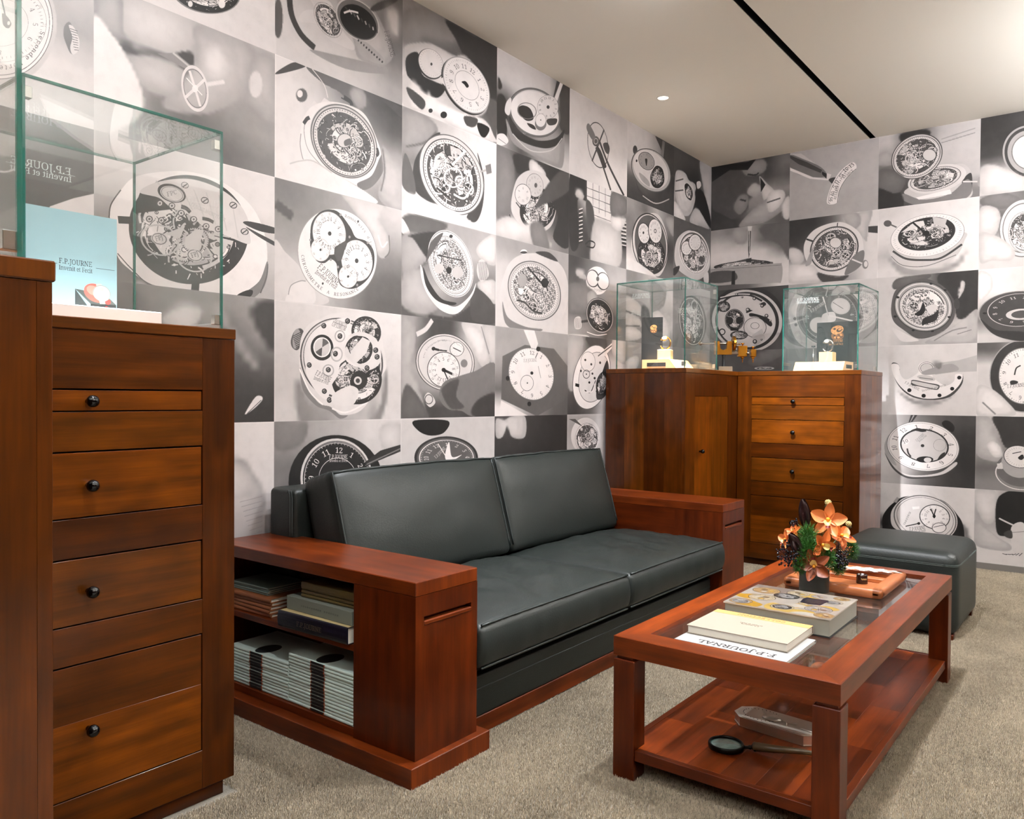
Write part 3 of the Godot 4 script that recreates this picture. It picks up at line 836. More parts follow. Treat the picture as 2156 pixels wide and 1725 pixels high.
func make_books() -> void:
	var zf := 4.323
	var y_low := 0.085
	var y_mid := 0.340
	var mint := plain(Color(0.80, 0.87, 0.84), 0.4)
	var band_m := plain(Color(0.05, 0.045, 0.05), 0.5)
	var orange := plain(Color(0.62, 0.27, 0.10), 0.5)
	var ordinal := ["topmost", "second", "third", "fourth", "fifth", "sixth", "seventh", "eighth", "ninth", "tenth", "eleventh", "twelfth", "thirteenth", "fourteenth", "fifteenth", "lowest"]
	var stacks := [[0.28, 12, 0.0105, "left", 0.01], [0.612, 15, 0.0108, "right", -0.02]]
	for s in stacks:
		var n: int = s[1]
		for i in n:
			var from_top := n - 1 - i
			var which: String = "lowest" if i == 0 else ordinal[from_top]
			var t := booklet("booklet", "pale mint booklet, %s of the %s stack on the lower sofa shelf" % [which, s[3]], "booklet", Vector3(s[0] + rng.randf_range(-0.0015, 0.0015), y_low + i * s[2], zf - 0.115 + rng.randf_range(-0.0015, 0.0015)), Vector3(0.325 if s[3] == "right" else 0.33, s[2] - 0.0006, 0.20), s[4] + rng.randf_range(-0.004, 0.004), mint, M.paper, "mint booklets on the lower sofa shelf")
			var st := tool()
			slab(st, Vector3(-0.045, 0.0016, 0.1), Vector3(0.022, s[2] - 0.0022, 0.1026), 0.0)
			var b := part("spine_stripe", st.commit(), band_m, t)
			for x in [-0.046, 0.021]:
				st = tool()
				slab(st, Vector3(x, 0.0014, 0.1), Vector3(x + 0.003, s[2] - 0.002, 0.1029), 0.0)
				part("stripe_edge", st.commit(), orange, b)
			if from_top == 0:
				st = tool()
				var poly := PackedVector2Array()
				for k in 24:
					poly.append(Vector2(-0.012, 0.05) + Vector2(cos(TAU * k / 24.0) * 0.038, sin(TAU * k / 24.0) * 0.048))
				prism(st, poly, s[2] - 0.0006, s[2] - 0.0003, xz_y)
				part("cover_picture", st.commit(), plain(Color(0.17, 0.18, 0.18), 0.4), t)
	# upper shelf, left: brown magazines with thin grey booklets on top
	var kraft := plain(Color(0.55, 0.32, 0.17), 0.6)
	var y := y_mid
	for i in 5:
		var th: float = [0.014, 0.012, 0.013, 0.012, 0.016][i]
		booklet("magazine", "brown paper magazine, %s of the stack of five on the upper sofa shelf" % ["lowest", "second from below", "middle one", "second from above", "topmost"][i], "magazine", Vector3(0.225 + rng.randf_range(-0.004, 0.004), y, zf - 0.118 + rng.randf_range(-0.004, 0.002)), Vector3(0.24, th - 0.0005, 0.20), rng.randf_range(-0.03, 0.03), kraft, M.paper, "brown magazines on the upper sofa shelf")
		y += th
	var sage := plain(Color(0.38, 0.44, 0.41), 0.4)
	for i in 4:
		booklet("leaflet", "thin grey green leaflet, %s of four lying on the brown magazines" % ["lowest", "second from below", "second from above", "topmost"][i], "leaflet", Vector3(0.20 + rng.randf_range(-0.004, 0.004), y, zf - 0.115 + rng.randf_range(-0.003, 0.003)), Vector3(0.21, 0.0058, 0.16), rng.randf_range(-0.04, 0.04), sage, M.paper, "grey leaflets on the brown magazines")
		y += 0.0064
	# upper shelf, right: navy book, grey slipcase, two olive volumes
	var navy := plain(Color(0.045, 0.05, 0.11), 0.28)
	var t := booklet("book", "thick navy book under the grey slipcase on the upper sofa shelf", "book", Vector3(0.60, y_mid, zf - 0.105), Vector3(0.335, 0.052, 0.235), 0.015, navy, M.paper, "")
	lettering("F.P.JOURNE", 0.016, serif, plain(Color(0.30, 0.26, 0.20), 0.4), t, Transform3D(Basis.IDENTITY, Vector3(-0.01, 0.024, 0.1216)))
	var st := tool()
	slab(st, Vector3(-0.165, 0.0521, -0.11), Vector3(0.165, 0.0523, 0.112), 0.0)
	part("cover_print", st.commit(), plain(Color(0.74, 0.66, 0.48), 0.35), t)
	var grey_m := plain(Color(0.45, 0.47, 0.43), 0.55)
	t = thing("slipcase", "grey cloth slipcase book between the navy and olive books", "book", Vector3(0.605, y_mid + 0.0525, zf - 0.115), -0.01)
	board("cover", Vector3(-0.162, 0, -0.105), Vector3(0.162, 0.044, 0.105), grey_m, t, 0, 0.0015)
	var lines := tool()
	for i in 18:
		if i != 10:
			slab(lines, Vector3(-0.085 + i * 0.0105, 0.0195, 0.1045), Vector3(-0.079 + i * 0.0105, 0.0245, 0.1056), 0.0)
	part("stamped_title", lines.commit(), plain(Color(0.36, 0.38, 0.35), 0.6), t)
	var olive := plain(Color(0.34, 0.28, 0.13), 0.5)
	y = y_mid + 0.0525 + 0.0445
	for i in 3:
		var th: float = [0.012, 0.012, 0.026][i]
		booklet("volume", "olive green volume, %s of three on the grey slipcase" % ["lowest", "middle one", "topmost"][i], "book", Vector3(0.632, y, zf - 0.125), Vector3(0.27, th - 0.0006, 0.19), 0.02 - 0.015 * i, olive, M.paper, "olive volumes on the slipcase")
		y += th

# ---------------------------------------------------------------- things on and under the coffee table
func make_table_things() -> void:
	var white := plain(Color(0.58, 0.57, 0.565), 0.4)
	var t := booklet("magazine", "white journal magazine lying on the glass at the front of the table", "magazine", Vector3(1.772, GLASS_Y, 3.738), Vector3(0.318, 0.010, 0.245), PI, white, M.paper, "")
	# its title reads from the other side of the table
	lettering("F.P.JOURNAL", 0.026, serif, M.ink, t, Transform3D(Basis(Vector3.RIGHT, -PI / 2), Vector3(-0.01, 0.0102, -0.095)))
	var cream := plain(Color(0.57, 0.53, 0.475), 0.5)
	t = booklet("book", "cream hardcover book with a tan strip lying on the white magazine", "book", Vector3(1.762, GLASS_Y + 0.0105, 3.676), Vector3(0.292, 0.024, 0.222), PI, cream, M.paper, "")
	var tan := plain(Color(0.72, 0.54, 0.33), 0.5)
	var st := tool()
	slab(st, Vector3(-0.146, 0.0238, 0.072), Vector3(0.146, 0.0243, 0.109), 0.0)
	part("tan_strip", st.commit(), tan, t)
	lettering("COLLECTION", 0.017, serif, plain(Color(0.55, 0.40, 0.24), 0.5), t, Transform3D(Basis(Vector3.RIGHT, -PI / 2), Vector3(0.0, 0.0245, 0.092)))
	for k in 2:
		lettering(["F.P.JOURNE", "Invenit et Fecit"][k], 0.007, serif, plain(Color(0.50, 0.46, 0.40), 0.6), t, Transform3D(Basis(Vector3.RIGHT, -PI / 2), Vector3(0.0, 0.0242, 0.0 + k * 0.010)))
	# thick illustrated book
	t = thing("illustrated_book", "thick book with a colourful watch collage cover on the coffee table", "book", Vector3(1.788, GLASS_Y, 3.40), 0.0)
	var w := 0.162
	var d := 0.148
	board("cover", Vector3(-w, 0, -d), Vector3(w, 0.004, d), M.ink, t, 0, 0.0005)
	board("page_block", Vector3(-w + 0.004, 0.004, -d + 0.002), Vector3(w - 0.003, 0.052, d - 0.004), M.page_grey, t, 0, 0.0005)
	board("cover", Vector3(-w, 0.052, -d), Vector3(w, 0.056, d), plain(Color(0.75, 0.72, 0.68), 0.3), t, 0, 0.0005)
	st = tool()
	var c := [Vector3(-w, 0.0562, -d), Vector3(w, 0.0562, -d), Vector3(w, 0.0562, d), Vector3(-w, 0.0562, d)]
	var uv := [Vector2(0, 0), Vector2(1, 0), Vector2(1, 1), Vector2(0, 1)]
	for i in [0, 1, 2, 0, 2, 3]:
		st.set_normal(Vector3.UP)
		st.set_uv(uv[i])
		st.add_vertex(c[i])
	var m := StandardMaterial3D.new()
	m.albedo_texture = ImageTexture.create_from_image(collage())
	m.roughness = 0.3
	m.albedo_color = Color(0.60, 0.59, 0.58)
	part("cover_print", st.commit(), m, t)
	desk_tray()
	silver_box()
	magnifier()
	# little silver bell foot on the shelf, mostly hidden by the table edge
	t = thing("silver_stand", "small silver footed stand on the lower shelf behind the table edge", "stand", Vector3(1.70, 0.09, 3.20))
	st = tool()
	lathe(st, [Vector2(0, 0), Vector2(0.017, 0), Vector2(0.018, 0.004), Vector2(0.010, 0.009), Vector2(0.004, 0.014), Vector2(0.0035, 0.024), Vector2(0.009, 0.030), Vector2(0.018, 0.036), Vector2(0.021, 0.046), Vector2(0.017, 0.055), Vector2(0, 0.057)], Vector3.ZERO, 24)
	part("body", done(st), M.silver, t)

func desk_tray() -> void:
	var pear := wood(wood_texture(Color(0.50, 0.25, 0.12), Color(0.74, 0.46, 0.27), 17), Color.WHITE, 0.4)
	pear.uv1_scale = Vector3(3, 6, 1)
	var t := thing("desk_tray", "wooden pen tray with rounded rim behind the flower vase", "tray", Vector3(1.79, GLASS_Y, 2.79))
	var w := 0.172
	var d := 0.195
	board("base", Vector3(-w + 0.02, 0, -d + 0.02), Vector3(w - 0.02, 0.012, d - 0.02), pear, t, 0, 0.001)
	for e in 4:
		var half := w if e % 2 == 0 else d
		var wide := 0.046
		var st := pad(Vector3(half, 0.0175, wide * 0.5), 0.014, 5, func(p: Vector3, _n: Vector3) -> Vector3:
			var q := p + Vector3(0, 0.0175, 0)
			if e % 2 == 0:
				return q + Vector3(0, 0, (d - wide * 0.5) * (1.0 if e == 0 else -1.0))
			return Vector3(q.z + (w - wide * 0.5) * (1.0 if e == 1 else -1.0), q.y, q.x))
		if e % 2 == 0 or true:
			part("rim", done(st), M.tray_rim if M.has("tray_rim") else plain(Color(0.60, 0.34, 0.18), 0.35), t)
	# two grooves between three raised ledges
	for z in [[-0.149, -0.125], [-0.062, -0.022], [0.045, 0.149]]:
		board("ledge", Vector3(-w + 0.044, 0.012, z[0]), Vector3(w - 0.044, 0.027, z[1]), pear, t, 0, 0.002)
	var q := thing("quill", "white feather quill lying across the wooden tray", "quill", Vector3(1.79, GLASS_Y + 0.0352, 2.68), 0.18)
	var st2 := tool()
	tube(st2, [Vector3(-0.15, 0.003, 0), Vector3(0.0, 0.004, 0), Vector3(0.145, 0.003, 0.004)], [0.0022, 0.0018, 0.0006], 6)
	part("shaft", done(st2), M.paper, q)
	st2 = tool()
	for s in [-1.0, 1.0]:
		for i in 24:
			var x := -0.07 + 0.22 * i / 24.0
			var len_ := 0.032 * sin(PI * clampf((i + 3.0) / 27.0, 0.0, 1.0))
			var a := Vector3(x, 0.004, 0)
			var b := Vector3(x + 0.012, 0.004, 0)
			var o := Vector3(x + 0.022, 0.0045 + 0.002 * sin(i * 1.3), s * len_)
			quad(st2, a, b, o + Vector3(0.008, 0, 0), o)
	part("vane", done(st2), plain(Color(0.90, 0.88, 0.84), 0.7), q)
	var pot := thing("ink_pot", "small brown ink pot with gold writing on the wooden tray", "ink pot", Vector3(1.868, GLASS_Y + 0.027, 2.875))
	var st3 := tool()
	lathe(st3, [Vector2(0, 0), Vector2(0.019, 0), Vector2(0.0195, 0.002), Vector2(0.0185, 0.030), Vector2(0.0175, 0.033), Vector2(0.0145, 0.033), Vector2(0.0135, 0.010), Vector2(0, 0.010)], Vector3.ZERO, 24)
	part("body", done(st3), plain(Color(0.17, 0.085, 0.05), 0.25), pot)
	st3 = tool()
	var squiggle := []
	for i in 26:
		var u := i / 25.0
		var an := 0.1 + u * 1.1
		squiggle.append(Vector3(sin(an) * 0.0192, 0.018 + 0.003 * sin(u * 24.0), cos(an) * 0.0192))
	tube(st3, squiggle, 0.0006, 4)
	part("gold_writing", done(st3), plain(Color(0.78, 0.66, 0.42), 0.4), pot)

func silver_box() -> void:
	var t := thing("silver_box", "octagonal silver box with a raised emblem on the lower shelf", "box", Vector3(1.80, 0.09, 3.53), 0.0)
	var l := 0.135
	var w := 0.058
	var k := 0.034
	var ring := func(s: float) -> PackedVector2Array:
		return PackedVector2Array([Vector2(-l + k, -w) * s, Vector2(l - k, -w) * s, Vector2(l, -w + k) * s, Vector2(l, w - k) * s, Vector2(l - k, w) * s, Vector2(-l + k, w) * s, Vector2(-l, w - k) * s, Vector2(-l, -w + k) * s])
	var tilt := Basis(Vector3.UP, -0.10)
	var map := func(p: Vector2, y: float) -> Vector3: return tilt * Vector3(p.x, y, p.y)
	var st := tool()
	prism(st, ring.call(1.0), 0.0, 0.003, map)
	prism(st, ring.call(0.985), 0.003, 0.026, map)
	part("body", st.commit(), M.silver, t)
	st = tool()
	prism(st, ring.call(1.0), 0.026, 0.029, map)
	prism(st, ring.call(0.93), 0.029, 0.0305, map)
	var lid := part("lid", st.commit(), M.silver, t)
	st = tool()
	for i in 30:
		var a := TAU * i / 30.0
		ball(st, map.call(Vector2(-0.055 + cos(a) * 0.058, sin(a) * 0.042), 0.031), Vector3.ONE * 0.0014, 5, 4)
	part("beading", done(st), M.ink, lid)
	# raised bird-like emblem: oval body, fan and two legs
	st = tool()
	ball(st, map.call(Vector2(-0.02, 0.008), 0.032), Vector3(0.030, 0.007, 0.018), 18, 10)
	tube(st, [map.call(Vector2(0.0, -0.004), 0.034), map.call(Vector2(0.026, 0.008), 0.033), map.call(Vector2(0.034, 0.026), 0.032)], 0.0025, 6)
	tube(st, [map.call(Vector2(0.026, 0.008), 0.033), map.call(Vector2(0.046, 0.0), 0.033), map.call(Vector2(0.054, -0.004), 0.033)], 0.0022, 6)
	tube(st, [map.call(Vector2(0.075, 0.018), 0.032), map.call(Vector2(0.125, 0.022), 0.032)], 0.0025, 6)
	part("emblem", done(st), M.silver, lid)
	st = tool()
	prism(st, PackedVector2Array([Vector2(-0.062, -0.022), Vector2(-0.012, -0.026), Vector2(0.012, -0.006), Vector2(-0.03, 0.0)]), 0.030, 0.034, map)
	part("emblem_fan", st.commit(), M.silver, lid)

func magnifier() -> void:
	var t := thing("magnifying_glass", "magnifying glass with a curved horn handle on the lower shelf", "magnifier", Vector3(1.722, 0.09, 3.745), 0.32)
	var st := tool()
	var prof := []
	for i in 13:
		var a := TAU * i / 12.0
		prof.append(Vector2(0.047 + cos(a) * 0.004, 0.008 + sin(a) * 0.008))
	lathe(st, prof, Vector3.ZERO, 40)
	part("rim", done(st), plain(Color(0.05, 0.045, 0.03), 0.3, 0.6), t)
	st = tool()
	var lens := []
	for i in 9:
		var r := 0.0435 * i / 8.0
		lens.append(Vector2(r, 0.0035 - 0.0 + 0.0012 * (r / 0.0435)))
	for i in 9:
		var r := 0.0435 * (8 - i) / 8.0
		lens.append(Vector2(r, 0.0145 - 0.006 * pow(r / 0.0435, 2.0)))
	lathe(st, lens, Vector3.ZERO, 36)
	var g := StandardMaterial3D.new()
	g.albedo_color = Color(0.85, 0.97, 0.94, 0.25)
	g.transparency = BaseMaterial3D.TRANSPARENCY_ALPHA
	g.refraction_enabled = true
	g.refraction_scale = 0.05
	g.roughness = 0.02
	part("lens", done(st), g, t)
	st = tool()
	tube(st, [Vector3(0.050, 0.009, 0), Vector3(0.060, 0.010, 0), Vector3(0.066, 0.011, 0), Vector3(0.070, 0.012, 0), Vector3(0.076, 0.013, 0), Vector3(0.080, 0.014, 0)], [0.0045, 0.004, 0.007, 0.005, 0.0125, 0.013], 14)
	part("ferrule", done(st), plain(Color(0.10, 0.08, 0.05), 0.3, 0.7), t)
	st = tool()
	var pts := []
	var rad := []
	for i in 26:
		var u := i / 25.0
		pts.append(Vector3(0.078 + 0.165 * u, 0.015 + 0.010 * sin(u * PI), 0.018 * sin(u * PI * 1.2)))
		rad.append((0.0125 - 0.0065 * u) * (1.0 + (0.05 if i % 2 == 0 and u < 0.6 else 0.0)))
	tube(st, pts, rad, 14)
	part("handle", done(st), plain(Color(0.30, 0.235, 0.14), 0.35), t)

# ---------------------------------------------------------------- flowers
func petal(st: SurfaceTool, o: Vector3, dir: Vector3, nrm: Vector3, length: float, width: float, curl: float, cup: float) -> void:
	var side := dir.cross(nrm).normalized()
	var n := 8
	var m := 6
	var grid := []
	for i in n + 1:
		var u := float(i) / n
		var row := []
		var wd := width * pow(sin(PI * clampf(0.10 + 0.86 * u, 0.0, 1.0)), 0.8) * (1.0 - 0.12 * u)
		for j in m + 1:
			var v := 2.0 * j / m - 1.0
			row.append(o + dir * length * u + side * wd * v * 0.5 + nrm * (curl * u * u * length + cup * v * v * wd + 0.04 * length * sin(u * 7.0 + v * 3.0) * 0.25))
		grid.append(row)
	for i in n:
		for j in m:
			quad(st, grid[i][j], grid[i][j + 1], grid[i + 1][j + 1], grid[i + 1][j])

func stem_to(parent: Node, a: Vector3, b: Vector3, r: float, mat: Material) -> void:
	var st := tool()
	var mid := (a + b) * 0.5 + Vector3(0, 0.01, 0)
	tube(st, [a, a.lerp(mid, 0.5), mid, mid.lerp(b, 0.5), b], r, 6)
	part("stem", done(st), mat, parent)

func make_flowers() -> void:
	var vase_at := Vector3(1.737, GLASS_Y, 3.0)
	var green := plain(Color(0.13, 0.34, 0.05), 0.55)
	green.backlight_enabled = true
	green.backlight = Color(0.05, 0.12, 0.02)
	var stemm := plain(Color(0.22, 0.26, 0.10), 0.6)
	var t := thing("flower_vase", "clear glass vase lined with dark leaf on the coffee table", "vase", vase_at)
	var st := tool()
	lathe(st, [Vector2(0, 0), Vector2(0.054, 0), Vector2(0.0555, 0.002), Vector2(0.0555, 0.084), Vector2(0.0525, 0.085), Vector2(0.0525, 0.004), Vector2(0, 0.004)], Vector3.ZERO, 36)
	var vg := pane_material(Color(0.9, 0.96, 0.93), 0.01)
	vg.metallic_specular = 0.25
	part("glass", done(st), vg, t)
	st = tool()
	lathe(st, [Vector2(0, 0.0045), Vector2(0.051, 0.0045), Vector2(0.0515, 0.080), Vector2(0, 0.080)], Vector3.ZERO, 30)
	part("leaf_lining", done(st), plain(Color(0.03, 0.05, 0.015), 0.55), t)
	var root := vase_at + Vector3(0, 0.083, 0)
	# orchids: place, facing, size, label
	var orange := plain(Color(0.78, 0.40, 0.15), 0.5)
	orange.backlight_enabled = true
	orange.backlight = Color(0.3, 0.13, 0.04)
	var brown := plain(Color(0.44, 0.19, 0.03), 0.5)
	var peach := plain(Color(0.82, 0.47, 0.24), 0.5)
	peach.backlight_enabled = true
	peach.backlight = Color(0.3, 0.15, 0.06)
	var lip := plain(Color(0.86, 0.74, 0.45), 0.5)
	var red := plain(Color(0.42, 0.05, 0.03), 0.45)
	var yellow := plain(Color(0.85, 0.55, 0.06), 0.45)
	var orch := [
		[Vector3(1.781, 0.659, 2.985), Vector3(0.1, 0.25, 1.0), 0.058, peach, "peach orchid bloom highest on the right of the bouquet", 0.2],
		[Vector3(1.812, 0.600, 2.945), Vector3(0.7, 0.5, 0.5), 0.047, orange, "orange orchid bloom on the right side of the bouquet", 0.7],
		[Vector3(1.772, 0.582, 3.045), Vector3(0.9, -0.1, 0.5), 0.050, orange, "orange orchid bloom seen from the side in the middle of the bouquet", 1.1],
		[Vector3(1.762, 0.512, 3.078), Vector3(0.15, 0.15, 1.0), 0.053, brown, "brown orchid bloom hanging low over the vase front", 3.14],
		[Vector3(1.656, 0.585, 3.060), Vector3(-0.6, 0.3, 0.8), 0.034, peach, "small orange orchid bud leaning out on the left of the bouquet", 0.4],
		[Vector3(1.672, 0.612, 3.030), Vector3(-0.3, 0.6, 0.7), 0.031, orange, "small orange orchid bud below the upper berries", 1.9]]
	for o in orch:
		var f := thing("orchid", o[4], "flower", o[0], 0.0, "orchids in the vase")
		var face_: Vector3 = o[1].normalized()
		var b := Basis.looking_at(-face_, Vector3.UP)
		b = b * Basis(Vector3.BACK, o[5])
		var z := b.z
		if z.dot(face_) < 0.0:
			z = -z
		var s: float = o[2]
		for k in 5:
			var a := TAU * k / 5.0 + 0.3
			var dir := (b.x * sin(a) + b.y * cos(a)).normalized()
			st = tool()
			petal(st, dir * s * 0.08, (dir + z * 0.12).normalized(), z, s * 1.02, s * (0.86 if k in [1, 4] else 0.66), -0.10 if k % 2 else 0.2, 0.24)
			part("petal", done(st), o[3], f)
		st = tool()
		var down := -b.y
		petal(st, z * s * 0.1, (down * 0.6 + z * 0.8).normalized(), (z - down * 0.4).normalized(), s * 0.62, s * 0.5, -0.25, 0.55)
		var lp := part("lip", done(st), lip, f)
		st = tool()
		petal(st, z * s * 0.52 + down * s * 0.36, (down * 0.8 + z * 0.5).normalized(), z, s * 0.2, s * 0.34, -0.2, 0.4)
		part("lip_edge", done(st), red, lp)
		st = tool()
		ball(st, z * s * 0.22 + b.y * s * 0.06, Vector3.ONE * s * 0.13, 10, 7)
		part("column", done(st), yellow, f)
		stem_to(f, root - f.position + Vector3(rng.randf_range(-0.02, 0.02), -0.01, rng.randf_range(-0.02, 0.02)), -z * s * 0.1, 0.0018, stemm)
	# dark leaf buds
	var wine := plain(Color(0.115, 0.028, 0.03), 0.32)
	for q in [[Vector3(1.703, 0.628, 2.995), Vector3(-0.10, 1.0, -0.02), 0.105, "tall dark maroon leaf bud at the top left of the bouquet"], [Vector3(1.712, 0.545, 3.075), Vector3(-0.42, 0.9, 0.12), 0.082, "smaller dark maroon leaf bud low on the left of the bouquet"]]:
		var f := thing("leaf_bud", q[3], "flower", q[0], 0.0, "maroon leaf buds in the vase")
		var d: Vector3 = q[1].normalized()
		for k in 7:
			var a := TAU * k / 7.0
			var side := d.cross(Vector3(cos(a), 0.1, sin(a))).normalized()
			var outn := side.cross(d).normalized()
			st = tool()
			petal(st, outn * 0.006, (d + outn * (0.10 + 0.06 * (k % 3))).normalized(), outn, q[2] * (0.8 + 0.1 * (k % 3)), 0.044, -0.14, -0.25)
			part("leaf", done(st), wine, f)
		stem_to(f, root - f.position, d * 0.004, 0.0025, stemm)
	# seed heads
	var seed_m := plain(Color(0.72, 0.66, 0.44), 0.7)
	for q in [[Vector3(1.762, 0.717, 2.93), 0.0115, "round pale seed head standing highest in the bouquet"], [Vector3(1.822, 0.640, 2.885), 0.0105, "round pale seed head behind the peach orchid"], [Vector3(1.758, 0.618, 2.99), 0.0085, "small pale seed head in the middle of the bouquet"]]:
		var f := thing("seed_head", q[2], "flower", q[0], 0.0, "pale seed heads in the vase")
		st = tool()
		ball(st, Vector3.ZERO, Vector3.ONE * q[1] * 0.8, 12, 8)
		for i in 46:
			var y := 1.0 - 2.0 * (i + 0.5) / 46.0
			var a := i * 2.39996
			var n := Vector3(cos(a) * sqrt(1 - y * y), y, sin(a) * sqrt(1 - y * y))
			ball(st, n * q[1] * 0.86, Vector3.ONE * q[1] * 0.2, 6, 4)
		part("head", done(st), seed_m, f)
		st = tool()
		for i in 9:
			var a := TAU * i / 9.0
			tube(st, [Vector3(0, -q[1] * 0.8, 0), Vector3(cos(a), -1.1, sin(a)) * q[1] * 0.9, Vector3(cos(a) * 1.15, -1.5, sin(a) * 1.15) * q[1]], [0.0012, 0.001, 0.0003], 4)
		part("bracts", done(st), stemm, f)
		stem_to(f, root - f.position, Vector3(0, -q[1], 0), 0.0013, stemm)
	# feathery green sprigs
	for q in [[Vector3(1.725, 0.600, 3.040), 0.046, "feathery green sprig in the middle of the bouquet"], [Vector3(1.735, 0.558, 3.065), 0.044, "feathery green sprig below the middle one"], [Vector3(1.790, 0.532, 3.030), 0.036, "feathery green sprig right above the low orchid"], [Vector3(1.838, 0.548, 2.905), 0.032, "feathery green sprig at the far right of the bouquet"], [Vector3(1.712, 0.505, 3.085), 0.030, "feathery green sprig hanging left of the low orchid"], [Vector3(1.815, 0.500, 2.985), 0.032, "dark feathery sprig leaning over the tray"]]:
		var f := thing("fern_sprig", q[2], "foliage", q[0], 0.0, "feathery green sprigs in the vase")
		st = tool()
		for i in 1100:
			var n := Vector3(rng.randfn(), rng.randfn(), rng.randfn()).normalized()
			var a: Vector3 = n * q[1] * rng.randf_range(0.1, 0.75) + Vector3(0, q[1] * 0.2 * n.y, 0)
			var d := (n + Vector3(rng.randfn(), rng.randfn() + 0.6, rng.randfn()) * 0.5).normalized()
			var l: float = q[1] * rng.randf_range(0.25, 0.5)
			var s2 := d.cross(Vector3(rng.randfn(), rng.randfn(), rng.randfn())).normalized() * 0.0009
			quad(st, a - s2, a + s2, a + d * l + s2 * 0.3, a + d * l - s2 * 0.3)
		part("needles", done(st), green, f)
		stem_to(f, root - f.position, Vector3.ZERO, 0.002, stemm)
	# berries
	var berry := plain(Color(0.03, 0.045, 0.085), 0.12)
	var twig := plain(Color(0.33, 0.10, 0.08), 0.6)
	for q in [[Vector3(1.672, 0.540, 3.085), Vector3(0.044, 0.056, 0.044), 120, "dark blue berry cluster spilling over the left of the vase"], [Vector3(1.826, 0.530, 2.995), Vector3(0.030, 0.040, 0.034), 80, "dark blue berry cluster on the right of the bouquet"], [Vector3(1.668, 0.644, 3.012), Vector3(0.014, 0.016, 0.014), 18, "small dark berry cluster beside the tall leaf bud"]]:
		var f := thing("berry_cluster", q[3], "berries", q[0], 0.0, "berry clusters in the vase")
		var sb := tool()
		var ss := tool()
		for i in q[2]:
			var n := Vector3(rng.randfn(), rng.randfn(), rng.randfn()).normalized() * pow(rng.randf(), 0.4)
			var p: Vector3 = n * q[1]
			ball(sb, p, Vector3(0.0036, 0.0042, 0.0036), 8, 6)
			var inner: Vector3 = (root - f.position) * 0.25
			tube(ss, [p, p * 0.55 + inner * 0.4 + Vector3(0, -0.004, 0)], 0.0006, 4)
		var bp := part("berries", done(sb), berry, f)
		bp.set_meta("kind", "stuff")
		part("twigs", done(ss), twig, f)
		stem_to(f, root - f.position, Vector3.ZERO, 0.0018, twig)
	# golden filler
	var gold := plain(Color(0.62, 0.42, 0.10), 0.6)
	for q in [[Vector3(1.815, 0.560, 2.975), 0.040, "golden brown filler sprig on the right of the bouquet"], [Vector3(1.70, 0.60, 3.0), 0.02, "reddish filler sprig below the tall leaf bud"]]:
		var f := thing("filler_sprig", q[2], "foliage", q[0], 0.0, "dry filler sprigs in the vase")
		var sb := tool()
		var ss := tool()
		for i in 90:
			var n := Vector3(rng.randfn(), rng.randfn() * 0.8, rng.randfn()).normalized() * pow(rng.randf(), 0.5)
			var p: Vector3 = n * q[1] + Vector3(0.3, 0.1, -0.15) * q[1] * absf(n.x)
			ball(sb, p, Vector3.ONE * 0.0017, 5, 4)
			tube(ss, [p, p * 0.3 + Vector3(0, -0.008, 0)], 0.0005, 4)
		var bp := part("florets", done(sb), gold, f)
		bp.set_meta("kind", "stuff")
		part("twigs", done(ss), twig, f)
		stem_to(f, root - f.position, Vector3.ZERO, 0.0014, stemm)

